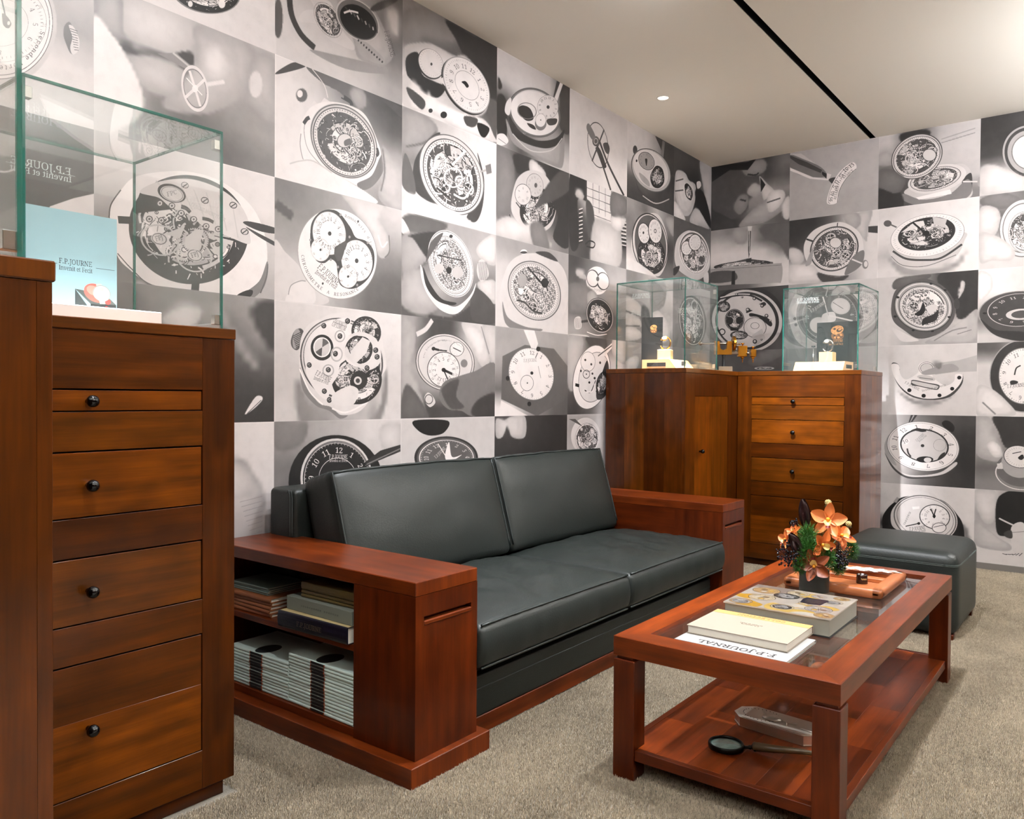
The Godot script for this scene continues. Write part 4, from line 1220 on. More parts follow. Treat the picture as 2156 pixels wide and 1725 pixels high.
# ---------------------------------------------------------------- carpet pile
func make_carpet() -> void:
	# short tufts, thick as they can be told apart, where the floor shows
	var st := tool()
	for k in 4:
		var a := TAU * k / 4.0 + 0.4
		var o := Vector3(cos(a), 0, sin(a)) * 0.0016
		var w := Vector3(-sin(a), 0, cos(a)) * 0.0011
		var tip := o * 2.2 + Vector3(0, 0.0085, 0)
		quad(st, o - w, o + w, tip + w * 0.45, tip - w * 0.45)
	st.generate_normals()
	var mesh := st.commit()
	var m := plain(Color(1, 1, 1), 0.95)
	m.vertex_color_use_as_albedo = true
	var mm := MultiMesh.new()
	mm.transform_format = MultiMesh.TRANSFORM_3D
	mm.use_colors = true
	mm.mesh = mesh
	var cloud := FastNoiseLite.new()
	cloud.seed = 77
	cloud.frequency = 3.0
	var places := []
	var step := 0.0054
	var shown := PackedVector2Array([Vector2(0.01, 4.37), Vector2(0.01, 4.66), Vector2(0.70, 4.66), Vector2(0.70, 5.4), Vector2(1.3, 5.1), Vector2(2.2, 4.4), Vector2(2.9, 3.6), Vector2(2.85, 2.0), Vector2(2.6, 0.01), Vector2(1.34, 0.01), Vector2(1.34, 0.82), Vector2(0.57, 0.82), Vector2(0.57, 1.86), Vector2(1.075, 1.86), Vector2(1.075, 2.21), Vector2(0.99, 2.21), Vector2(0.99, 4.015), Vector2(1.075, 4.015), Vector2(1.075, 4.37)])
	var x := 0.0
	while x < 2.95:
		var z := 0.0
		while z < 5.45:
			var p := Vector2(x + rng.randf_range(-0.003, 0.003), z + rng.randf_range(-0.003, 0.003))
			if Geometry2D.is_point_in_polygon(p, shown):
				places.append(p)
			z += step
		x += step
	mm.instance_count = places.size()
	for i in places.size():
		var p: Vector2 = places[i]
		var b := Basis(Vector3.UP, rng.randf() * TAU) * Basis(Vector3.RIGHT, rng.randf_range(-0.35, 0.35))
		mm.set_instance_transform(i, Transform3D(b.scaled(Vector3(1, rng.randf_range(0.7, 1.15), 1)), Vector3(p.x, -0.0004, p.y)))
		var t := clampf(0.5 + rng.randfn() * 0.22 + cloud.get_noise_2d(p.x, p.y) * 0.35, 0.0, 1.0)
		mm.set_instance_color(i, Color(lerpf(0.27, 0.58, t), lerpf(0.225, 0.50, t), lerpf(0.165, 0.38, t)))
	var o := MultiMeshInstance3D.new()
	o.multimesh = mm
	o.material_override = m
	o.name = "carpet_pile"
	add_child(o)
	o.set_meta("kind", "stuff")
	tag(o, "short grey beige pile of the wall to wall carpet", "carpet")

# ---------------------------------------------------------------- shapes
func tool() -> SurfaceTool:
	var st := SurfaceTool.new()
	st.begin(Mesh.PRIMITIVE_TRIANGLES)
	return st

func uv_of(p: Vector3, n: Vector3, grain: int, off: Vector2) -> Vector2:
	var a := n.abs().max_axis_index()
	var axes := [0, 1, 2]
	axes.erase(a)
	var iu: int = axes[0]
	var iv: int = axes[1]
	if iv == grain:
		iu = axes[1]
		iv = axes[0]
	return Vector2(p[iu], p[iv]) + off

func face(st: SurfaceTool, pts: Array, mid: Vector3, grain := 0, off := Vector2.ZERO) -> void:
	var n: Vector3 = (pts[1] - pts[0]).cross(pts[2] - pts[0]).normalized()
	var c := Vector3.ZERO
	for p in pts:
		c += p
	c /= pts.size()
	var flip := n.dot(c - mid) > 0.0
	if not flip:
		n = -n
	for i in range(1, pts.size() - 1):
		var t := [pts[0], pts[i + 1], pts[i]] if flip else [pts[0], pts[i], pts[i + 1]]
		for p in t:
			st.set_normal(n)
			st.set_uv(uv_of(p, n, grain, off))
			st.add_vertex(p)

# a box from corner a to corner b with chamfered edges
func slab(st: SurfaceTool, a: Vector3, b: Vector3, r := 0.0015, grain := 0, off := Vector2.ZERO) -> void:
	var m := (a + b) * 0.5
	var h := (b - a).abs() * 0.5
	r = minf(r, minf(h.x, minf(h.y, h.z)) * 0.9)
	var vert := func(s: Vector3, ax: int) -> Vector3:
		var v := Vector3.ZERO
		for k in 3:
			v[k] = m[k] + s[k] * (h[k] if k == ax else h[k] - r)
		return v
	for ax in 3:
		var o1 := (ax + 1) % 3
		var o2 := (ax + 2) % 3
		for sg in [-1.0, 1.0]:
			var q := []
			for w in [[-1.0, -1.0], [1.0, -1.0], [1.0, 1.0], [-1.0, 1.0]]:
				var s := Vector3.ZERO
				s[ax] = sg
				s[o1] = w[0]
				s[o2] = w[1]
				q.append(vert.call(s, ax))
			face(st, q, m, grain, off)
		if r > 0.0:
			for s1 in [-1.0, 1.0]:
				for s2 in [-1.0, 1.0]:
					var p := Vector3.ZERO
					p[o1] = s1
					p[o2] = s2
					var lo := p
					var hi := p
					lo[ax] = -1.0
					hi[ax] = 1.0
					face(st, [vert.call(lo, o1), vert.call(hi, o1), vert.call(hi, o2), vert.call(lo, o2)], m, grain, off)
	if r > 0.0:
		for x in [-1.0, 1.0]:
			for y in [-1.0, 1.0]:
				for z in [-1.0, 1.0]:
					var s := Vector3(x, y, z)
					face(st, [vert.call(s, 0), vert.call(s, 1), vert.call(s, 2)], m, grain, off)

# a convex or plain polygon in the xy plane pushed from z0 to z1, with an optional axis map
func prism(st: SurfaceTool, poly: PackedVector2Array, z0: float, z1: float, map: Callable) -> void:
	var ix := Geometry2D.triangulate_polygon(poly)
	var mid: Vector3 = Vector3.ZERO
	for p in poly:
		mid += map.call(p, (z0 + z1) * 0.5)
	mid /= poly.size()
	var zs := [z0, z1]
	for k in 2:
		for i in range(0, ix.size(), 3):
			var a: Vector3 = map.call(poly[ix[i]], zs[k])
			var b: Vector3 = map.call(poly[ix[i + 1]], zs[k])
			var c: Vector3 = map.call(poly[ix[i + 2]], zs[k])
			var other: Vector3 = map.call(poly[ix[i]], zs[1 - k])
			face(st, [a, b, c], other)
	var n := poly.size()
	var turn := 0.0
	for i in n:
		turn += poly[i].cross(poly[(i + 1) % n])
	for i in n:
		var p := poly[i]
		var q := poly[(i + 1) % n]
		var inward := Vector2(-(q - p).y, (q - p).x).normalized() * (1.0 if turn > 0.0 else -1.0) * 0.001
		var mm: Vector3 = map.call((p + q) * 0.5 + inward, (z0 + z1) * 0.5)
		face(st, [map.call(p, z0), map.call(q, z0), map.call(q, z1), map.call(p, z1)], mm)

func xy_z(p: Vector2, z: float) -> Vector3: return Vector3(p.x, p.y, z)
func xz_y(p: Vector2, y: float) -> Vector3: return Vector3(p.x, y, p.y)

# turned shape round the y axis through o; profile of (radius, height)
func lathe(st: SurfaceTool, prof: Array, o := Vector3.ZERO, seg := 20, basis_ := Basis.IDENTITY) -> void:
	st.set_smooth_group(0)
	for i in prof.size() - 1:
		for k in seg:
			var q := []
			for w in [[i, k], [i, k + 1], [i + 1, k + 1], [i + 1, k]]:
				var t: float = TAU * w[1] / seg
				q.append(o + basis_ * Vector3(cos(t) * prof[w[0]].x, prof[w[0]].y, sin(t) * prof[w[0]].x))
			quad(st, q[0], q[1], q[2], q[3])

func quad(st: SurfaceTool, a: Vector3, b: Vector3, c: Vector3, d: Vector3) -> void:
	for p in [a, b, c, a, c, d]:
		st.add_vertex(p)

# a tube along points with a radius for each
func tube(st: SurfaceTool, pts: Array, radii, seg := 8) -> void:
	var rings := []
	var up := Vector3.UP
	for i in pts.size():
		var d: Vector3 = (pts[mini(i + 1, pts.size() - 1)] - pts[maxi(i - 1, 0)]).normalized()
		if absf(d.dot(up)) > 0.95:
			up = Vector3.RIGHT if absf(d.x) < 0.9 else Vector3.BACK
		var s := d.cross(up).normalized()
		var t := s.cross(d).normalized()
		up = t
		var r: float = radii if radii is float else radii[i]
		var ring := []
		for k in seg:
			ring.append(pts[i] + (s * cos(TAU * k / seg) + t * sin(TAU * k / seg)) * r)
		rings.append(ring)
	for i in rings.size() - 1:
		for k in seg:
			var k2 := (k + 1) % seg
			quad(st, rings[i][k], rings[i + 1][k], rings[i + 1][k2], rings[i][k2])
	for e in [0, rings.size() - 1]:
		for k in seg:
			var k2 := (k + 1) % seg
			var tri := [pts[e], rings[e][k], rings[e][k2]] if e == 0 else [pts[e], rings[e][k2], rings[e][k]]
			for p in tri:
				st.add_vertex(p)

func ball(st: SurfaceTool, o: Vector3, r: Vector3, seg := 10, rings := 6) -> void:
	var prof := []
	for i in rings + 1:
		var t := PI * i / rings
		prof.append(Vector2(sin(t), -cos(t)))
	lathe(st, prof, o, seg, Basis.from_scale(r))

# a padded box: rounded edges of radius r, then every point moved by bend(p, n)
func pad(half: Vector3, r: float, n: int, bend: Callable) -> SurfaceTool:
	var st := tool()
	var lines := []
	for ax in 3:
		var l := []
		for i in 4:
			l.append(-half[ax] + r * (1.0 - cos(PI * 0.5 * i / 4.0)))
		for i in n + 1:
			l.append(lerpf(-half[ax] + r, half[ax] - r, float(i) / n))
		for i in 4:
			l.append(half[ax] - r * (1.0 - cos(PI * 0.5 * (3 - i) / 4.0)))
		lines.append(l)
	var inner := half - Vector3.ONE * r
	var put := func(p: Vector3) -> Vector3:
		var c := p.clamp(-inner, inner)
		var d := (p - c)
		d = d.normalized() if d.length() > 1e-6 else Vector3.ZERO
		return bend.call(c + d * r, d)
	for ax in 3:
		var o1 := (ax + 1) % 3
		var o2 := (ax + 2) % 3
		for sg in [-1.0, 1.0]:
			for i in lines[o1].size() - 1:
				for j in lines[o2].size() - 1:
					var q := []
					for w in [[i, j], [i + 1, j], [i + 1, j + 1], [i, j + 1]]:
						var p := Vector3.ZERO
						p[ax] = sg * half[ax]
						p[o1] = lines[o1][w[0]]
						p[o2] = lines[o2][w[1]]
						q.append(put.call(p))
					if sg > 0.0:
						quad(st, q[0], q[3], q[2], q[1])
					else:
						quad(st, q[0], q[1], q[2], q[3])
	return st

func done(st: SurfaceTool, smooth := true) -> ArrayMesh:
	if smooth:
		st.index()
		st.generate_normals()
	return st.commit()

# ---------------------------------------------------------------- objects
var taken := {}

func numbered(called: String) -> String:
	var n: int = taken.get(called, 0)
	taken[called] = n + 1
	return called if n == 0 else "%s_%03d" % [called, n]

func tag(o: Node3D, label: String, category: String, group := "") -> Node3D:
	o.set_meta("label", label)
	o.set_meta("category", category)
	if group:
		o.set_meta("group", group)
	return o

func thing(called: String, label: String, category: String, at := Vector3.ZERO, turn := 0.0, group := "") -> Node3D:
	var o := Node3D.new()
	o.name = numbered(called)
	add_child(o, true)
	o.position = at
	o.rotation.y = turn
	return tag(o, label, category, group)

func part(called: String, mesh: Mesh, mat: Material, parent: Node = null) -> MeshInstance3D:
	var o := MeshInstance3D.new()
	o.mesh = mesh
	o.material_override = mat
	if parent == null:
		o.name = numbered(called)
		add_child(o, true)
	else:
		o.name = called
		parent.add_child(o, true)
	return o

func board(called: String, a: Vector3, b: Vector3, mat: Material, parent: Node, grain := 0, r := 0.0015) -> MeshInstance3D:
	var st := tool()
	slab(st, a, b, r, grain, Vector2(rng.randf() * 3.0, rng.randf() * 3.0))
	return part(called, st.commit(), mat, parent)

func structure(called: String, a: Vector3, b: Vector3, mat: Material, parent: Node = null) -> MeshInstance3D:
	var st := tool()
	slab(st, a, b, 0.0)
	var o := part(called, st.commit(), mat, parent)
	if parent == null:
		o.set_meta("kind", "structure")
	return o

func lettering(text: String, height: float, font: Font, mat: Material, parent: Node, xf: Transform3D, called := "lettering") -> MeshInstance3D:
	var tm := TextMesh.new()
	tm.text = text
	tm.font = font
	tm.font_size = 64
	tm.pixel_size = height / 64.0 * 1.35
	tm.depth = 0.0006
	tm.curve_step = 3.0
	var o := part(called, tm, mat, parent)
	o.transform = xf
	return o

# ---------------------------------------------------------------- materials
func plain(col: Color, rough := 0.6, metal := 0.0) -> StandardMaterial3D:
	var m := StandardMaterial3D.new()
	m.albedo_color = col
	m.roughness = rough
	m.metallic = metal
	return m

func noise_image(w: int, h: int, freq: float, seed_: int, oct := 4) -> Image:
	var f := FastNoiseLite.new()
	f.seed = seed_
	f.frequency = freq
	f.fractal_octaves = oct
	return f.get_seamless_image(w, h)

# wood: streaks along u, broad tonal clouds, fine pores
func wood_texture(dark: Color, light: Color, seed_: int) -> ImageTexture:
	var n := 512
	var long := noise_image(32, n, 0.02, seed_, 5)
	long.resize(n, n, Image.INTERPOLATE_CUBIC)
	var fine := noise_image(48, n, 0.12, seed_ + 5, 3)
	fine.resize(n, n, Image.INTERPOLATE_CUBIC)
	var cloud := noise_image(n, n, 0.006, seed_ + 9, 3)
	long.convert(Image.FORMAT_L8)
	fine.convert(Image.FORMAT_L8)
	cloud.convert(Image.FORMAT_L8)
	var a := long.get_data()
	var b := fine.get_data()
	var c := cloud.get_data()
	var d := PackedByteArray()
	d.resize(n * n * 3)
	for i in n * n:
		var t := clampf(a[i] * 0.0016 + b[i] * 0.0008 + c[i] * 0.0018 - 0.04, 0.0, 1.0)
		d[i * 3] = int(lerpf(dark.r8, light.r8, t))
		d[i * 3 + 1] = int(lerpf(dark.g8, light.g8, t))
		d[i * 3 + 2] = int(lerpf(dark.b8, light.b8, t))
	return ImageTexture.create_from_image(Image.create_from_data(n, n, false, Image.FORMAT_RGB8, d))

func wood(tex: ImageTexture, tint := Color.WHITE, rough := 0.32) -> StandardMaterial3D:
	var m := StandardMaterial3D.new()
	m.albedo_texture = tex
	m.albedo_color = tint
	m.roughness = rough
	m.uv1_scale = Vector3(1.3, 2.6, 1)
	m.clearcoat_enabled = true
	m.clearcoat = 0.3
	m.metallic_specular = 0.3
	m.clearcoat_roughness = 0.12
	return m

func pane_material(tint: Color, alpha: float) -> StandardMaterial3D:
	var m := StandardMaterial3D.new()
	m.transparency = BaseMaterial3D.TRANSPARENCY_ALPHA
	m.albedo_color = Color(tint.r, tint.g, tint.b, alpha)
	m.roughness = 0.02
	m.metallic_specular = 0.5
	return m

# ---------------------------------------------------------------- drawing the printed pictures
var serif: SystemFont
var sans: SystemFont
var glyphs := {}

func glyph(ch: String, font: Font) -> Array:
	var key := ch + ("s" if font == serif else "n")
	if not glyphs.has(key):
		var tm := TextMesh.new()
		tm.text = ch
		tm.font = font
		tm.font_size = 48
		tm.pixel_size = 1.0 / 48.0
		tm.depth = 0.0
		tm.curve_step = 4.0
		tm.horizontal_alignment = HORIZONTAL_ALIGNMENT_LEFT
		tm.vertical_alignment = VERTICAL_ALIGNMENT_TOP
		var tris := PackedVector2Array()
		if ch != " " and tm.get_surface_count() > 0:
			var a := tm.surface_get_arrays(0)
			var vs: PackedVector3Array = a[Mesh.ARRAY_VERTEX]
			var ix = a[Mesh.ARRAY_INDEX]
			var asc := font.get_ascent(48) / 48.0
			if ix != null and ix.size() > 0:
				for i in ix:
					tris.append(Vector2(vs[i].x, vs[i].y + asc))
			else:
				for v in vs:
					tris.append(Vector2(v.x, v.y + asc))
		glyphs[key] = [tris, font.get_string_size(ch, HORIZONTAL_ALIGNMENT_LEFT, -1, 48).x / 48.0]
	return glyphs[key]

func span(img: Image, xa: float, xb: float, y: int, col: Color) -> void:
	var a := maxi(0, int(ceil(xa - 0.5)))
	var b := mini(img.get_width(), int(floor(xb + 0.5)))
	if b > a:
		img.fill_rect(Rect2i(a, y, b - a, 1), col)

func fill_tri(img: Image, p: Vector2, q: Vector2, r: Vector2, col: Color) -> void:
	var y0 := maxi(0, int(floor(minf(p.y, minf(q.y, r.y)))))
	var y1 := mini(img.get_height() - 1, int(ceil(maxf(p.y, maxf(q.y, r.y)))))
	for y in range(y0, y1 + 1):
		var yc := y + 0.5
		var lo := 1e9
		var hi := -1e9
		for e in [[p, q], [q, r], [r, p]]:
			var a: Vector2 = e[0]
			var b: Vector2 = e[1]
			if (a.y <= yc) != (b.y <= yc):
				var x := a.x + (yc - a.y) / (b.y - a.y) * (b.x - a.x)
				lo = minf(lo, x)
				hi = maxf(hi, x)
		if hi >= lo:
			span(img, lo, hi, y, col)

func fill_poly(img: Image, pts: PackedVector2Array, col: Color) -> void:
	var y0 := 1e9
	var y1 := -1e9
	for p in pts:
		y0 = minf(y0, p.y)
		y1 = maxf(y1, p.y)
	var n := pts.size()
	for y in range(maxi(0, int(floor(y0))), mini(img.get_height() - 1, int(ceil(y1))) + 1):
		var yc := y + 0.5
		var xs := PackedFloat32Array()
		for i in n:
			var a := pts[i]
			var b := pts[(i + 1) % n]
			if (a.y <= yc) != (b.y <= yc):
				xs.append(a.x + (yc - a.y) / (b.y - a.y) * (b.x - a.x))
		xs.sort()
		for i in range(0, xs.size() - 1, 2):
			span(img, xs[i], xs[i + 1], y, col)

func fill_ring(img: Image, c: Vector2, u: Vector2, v: Vector2, r0: float, r1: float, col: Color) -> void:
	var det := u.x * v.y - u.y * v.x
	if absf(det) < 1e-4:
		return
	var ext := sqrt(u.y * u.y + v.y * v.y) * r1
	# inverse rows: a = (dx*v.y - dy*v.x)/det ; b = (dy*u.x - dx*u.y)/det
	var aa := (v.y * v.y + u.y * u.y) / (det * det)
	for y in range(maxi(0, int(floor(c.y - ext))), mini(img.get_height() - 1, int(ceil(c.y + ext))) + 1):
		var dy := y + 0.5 - c.y
		var bb := -2.0 * dy * (v.y * v.x + u.x * u.y) / (det * det)
		var cc := dy * dy * (v.x * v.x + u.x * u.x) / (det * det)
		var d1 := bb * bb - 4.0 * aa * (cc - r1 * r1)
		if d1 <= 0.0:
			continue
		var s1 := sqrt(d1)
		var xa := c.x + (-bb - s1) / (2.0 * aa)
		var xb := c.x + (-bb + s1) / (2.0 * aa)
		var d0 := bb * bb - 4.0 * aa * (cc - r0 * r0)
		if r0 <= 0.0 or d0 <= 0.0:
			span(img, xa, xb, y, col)
		else:
			var s0 := sqrt(d0)
			span(img, xa, c.x + (-bb - s0) / (2.0 * aa), y, col)
			span(img, c.x + (-bb + s0) / (2.0 * aa), xb, y, col)

func grey(g: float) -> Color:
	var k := g / 255.0
	return Color(k, k, k, 1.0)

func smooth_loop(a: PackedVector2Array, closed: bool) -> PackedVector2Array:
	var out := PackedVector2Array()
	var n := a.size()
	if n < 3:
		return a
	for i in (n if closed else n - 1):
		var p0 := a[(i - 1 + n) % n] if closed else a[maxi(i - 1, 0)]
		var p1 := a[i]
		var p2 := a[(i + 1) % n]
		var p3 := a[(i + 2) % n] if closed else a[mini(i + 2, n - 1)]
		for k in 6:
			out.append(p1.cubic_interpolate(p2, p0, p3, k / 6.0))
	if not closed:
		out.append(a[n - 1])
	return out

func band(line: PackedVector2Array, w: float) -> PackedVector2Array:
	var l := PackedVector2Array()
	var r := PackedVector2Array()
	for i in line.size():
		var d := (line[mini(i + 1, line.size() - 1)] - line[maxi(i - 1, 0)]).normalized()
		var nrm := Vector2(-d.y, d.x) * w * 0.5
		l.append(line[i] + nrm)
		r.append(line[i] - nrm)
	r.reverse()
	l.append_array(r)
	return l

func soft(img: Image, pts: PackedVector2Array, col: Color, blur: float) -> void:
	if blur < 1.2:
		fill_poly(img, pts, col)
		return
	var lo := pts[0]
	var hi := pts[0]
	for p in pts:
		lo = lo.min(p)
		hi = hi.max(p)
	lo = lo.max(Vector2(-60, -60)) - Vector2.ONE * blur * 1.5
	hi = hi.min(Vector2(img.get_width() + 60, img.get_height() + 60)) + Vector2.ONE * blur * 1.5
	var f := maxf(0.6, blur * 0.26)
	var w := int(ceil((hi.x - lo.x) / f)) + 1
	var h := int(ceil((hi.y - lo.y) / f)) + 1
	if w < 2 or h < 2:
		return
	var t := Image.create_empty(w, h, false, Image.FORMAT_RGBA8)
	t.fill(Color(col.r, col.g, col.b, 0.0))
	var q := PackedVector2Array()
	for p in pts:
		q.append((p - lo) / f)
	fill_poly(t, q, col)
	t.resize(maxi(1, w / 2), maxi(1, h / 2), Image.INTERPOLATE_BILINEAR)
	t.resize(maxi(1, w / 4), maxi(1, h / 4), Image.INTERPOLATE_BILINEAR)
	t.resize(int(w * f), int(h * f), Image.INTERPOLATE_CUBIC)
	img.blend_rect(t, Rect2i(0, 0, t.get_width(), t.get_height()), Vector2i(lo))

func ring_pts(c: Vector2, u: Vector2, v: Vector2, r: float, n := 40) -> PackedVector2Array:
	var o := PackedVector2Array()
	for i in n:
		var t := TAU * i / n
		o.append(c + (u * cos(t) + v * sin(t)) * r)
	return o

func draw_glyphs(img: Image, text: String, o: Vector2, ex: Vector2, ey: Vector2, col: Color, font: Font) -> void:
	var x := 0.0
	for ch in text:
		var g := glyph(ch, font)
		var tr: PackedVector2Array = g[0]
		for i in range(0, tr.size() - 2, 3):
			fill_tri(img, o + ex * (x + tr[i].x) + ey * tr[i].y, o + ex * (x + tr[i + 1].x) + ey * tr[i + 1].y, o + ex * (x + tr[i + 2].x) + ey * tr[i + 2].y, col)
		x += g[1]

func text_width(text: String, font: Font) -> float:
	var x := 0.0
	for ch in text:
		x += glyph(ch, font)[1]
	return x

func around(img: Image, c: Vector2, u: Vector2, v: Vector2, r: float, size: float, ang: float, text: String, col: Color, font: Font) -> void:
	var er := u * cos(ang) + v * sin(ang)
	var et := -u * sin(ang) + v * cos(ang)
	if size < 0.0:
		er = -er
		et = -et
		draw_glyphs(img, text, c - er * r - et * text_width(text, font) * size * -0.5, et * -size, er * -size, col, font)
	else:
		draw_glyphs(img, text, c + er * (r - size * 0.36) - et * text_width(text, font) * size * 0.5, et * size, er * size, col, font)

func movement(img: Image, c: Vector2, u: Vector2, v: Vector2, seed_: int, style: int) -> void:
	var rng := RandomNumberGenerator.new()
	rng.seed = seed_ * 7919 + 13
	var base: float = [74.0, 42.0, 128.0][style]
	fill_ring(img, c, u, v, 0.0, 1.0, grey(base))
	var at := func(x: float, y: float) -> Vector2: return c + u * x + v * y
	if style != 1:
		fill_ring(img, c, u, v, 0.88, 0.985, grey(214))
		for i in 70:
			var t := TAU * i / 70.0
			fill_ring(img, at.call(cos(t) * 0.945, sin(t) * 0.945), u * 0.018, v * 0.018, 0.0, 1.0, grey(120))
	if style == 2:
		for i in range(-12, 13):
			for j in range(-12, 13):
				var x := i * 0.072
				var y := j * 0.072 + (0.036 if i % 2 else 0.0)
				if x * x + y * y < 0.76:
					fill_ring(img, at.call(x, y), u * 0.027, v * 0.027, 0.0, 1.0, grey(222 if (i + j) % 3 else 120))
	# bridges
	for k in (7 if style == 2 else 12):
		var a := rng.randf() * TAU
		var r0 := rng.randf_range(0.1, 0.55)
		var r1 := r0 + rng.randf_range(0.16, 0.36)
		r1 = minf(r1, 0.9)
		var sweep := rng.randf_range(0.5, 1.5)
		var q := PackedVector2Array()
		var q2 := PackedVector2Array()
		for i in 9:
			var t := a + sweep * i / 8.0
			q.append(at.call(cos(t) * r1, sin(t) * r1))
			q2.append(at.call(cos(t) * (r1 + 0.03) + 0.012, sin(t) * (r1 + 0.03) + 0.02))
		for i in 9:
			var t := a + sweep * (8 - i) / 8.0
			var rr := r0 + 0.05 * sin(i * 1.9 + k)
			q.append(at.call(cos(t) * rr, sin(t) * rr))
			q2.append(at.call(cos(t) * (rr - 0.03) + 0.012, sin(t) * (rr - 0.03) + 0.02))
		fill_poly(img, q2, grey(rng.randf_range(28, 60)))
		fill_poly(img, q, grey(rng.randf_range(176, 240)))
	# wheels
	for k in 8:
		var a := rng.randf() * TAU
		var r := rng.randf_range(0.09, 0.24)
		var d := rng.randf_range(0.1, 0.88 - r)
		var o: Vector2 = at.call(cos(a) * d, sin(a) * d)
		fill_ring(img, o, u, v, 0.0, r * 1.08, grey(45))
		var n := int(r * 170)
		for i in n:
			var t := TAU * i / n
			fill_ring(img, o + (u * cos(t) + v * sin(t)) * r, u, v, 0.0, 0.012, grey(205))
		fill_ring(img, o, u, v, r * 0.72, r * 0.96, grey(rng.randf_range(185, 228)))
		if k % 2 == 0:
			fill_ring(img, o, u, v, 0.0, r * 0.62, grey(rng.randf_range(150, 215)))
		for i in 4:
			var t := TAU * i / 4.0 + a
			fill_poly(img, band(PackedVector2Array([o, o + (u * cos(t) + v * sin(t)) * r * 0.75]), u.length() * 0.03), grey(215))
		fill_ring(img, o, u, v, 0.0, r * 0.24, grey(60))
		fill_ring(img, o, u, v, 0.0, r * 0.17, grey(225))
	# levers and springs
	for k in 26:
		var a := rng.randf() * TAU
		var d := rng.randf_range(0.15, 0.85)
		var r := rng.randf_range(0.12, 0.42)
		var x0 := cos(a) * d
		var y0 := sin(a) * d
		var b := rng.randf() * TAU
		var sw := rng.randf_range(0.6, 2.0)
		var l := PackedVector2Array()
		var l2 := PackedVector2Array()
		for i in 8:
			var t := b + sw * i / 7.0
			var p := Vector2(x0 + (cos(t) - cos(b)) * r, y0 + (sin(t) - sin(b)) * r).limit_length(0.9)
			l.append(at.call(p.x, p.y))
			l2.append(at.call(p.x + 0.012, p.y + 0.018))
		var w := u.length() * rng.randf_range(0.015, 0.05)
		fill_poly(img, band(l2, w * 1.5), grey(35))
		fill_poly(img, band(l, w), grey(rng.randf_range(170, 240)))
	# screws and jewels
	for k in 30:
		var a := rng.randf() * TAU
		var d := sqrt(rng.randf()) * 0.88
		var o: Vector2 = at.call(cos(a) * d, sin(a) * d)
		var r := rng.randf_range(0.02, 0.045)
		fill_ring(img, o, u, v, 0.0, r * 1.25, grey(40))
		fill_ring(img, o, u, v, 0.0, r * 0.85, grey(rng.randf_range(120, 235)))
		if k % 2 == 0:
			var t := rng.randf() * TAU
			var e := (u * cos(t) + v * sin(t)) * r
			fill_poly(img, band(PackedVector2Array([o - e, o + e]), u.length() * 0.012), grey(30))
	for k in 170:
		var a := rng.randf() * TAU
		var d := sqrt(rng.randf()) * 0.9
		var t := rng.randf() * TAU
		var o: Vector2 = at.call(cos(a) * d, sin(a) * d)
		var e := (u * cos(t) + v * sin(t)) * rng.randf_range(0.015, 0.06)
		fill_poly(img, band(PackedVector2Array([o - e, o + e]), u.length() * rng.randf_range(0.008, 0.022)), grey(30 if k % 2 else 238))

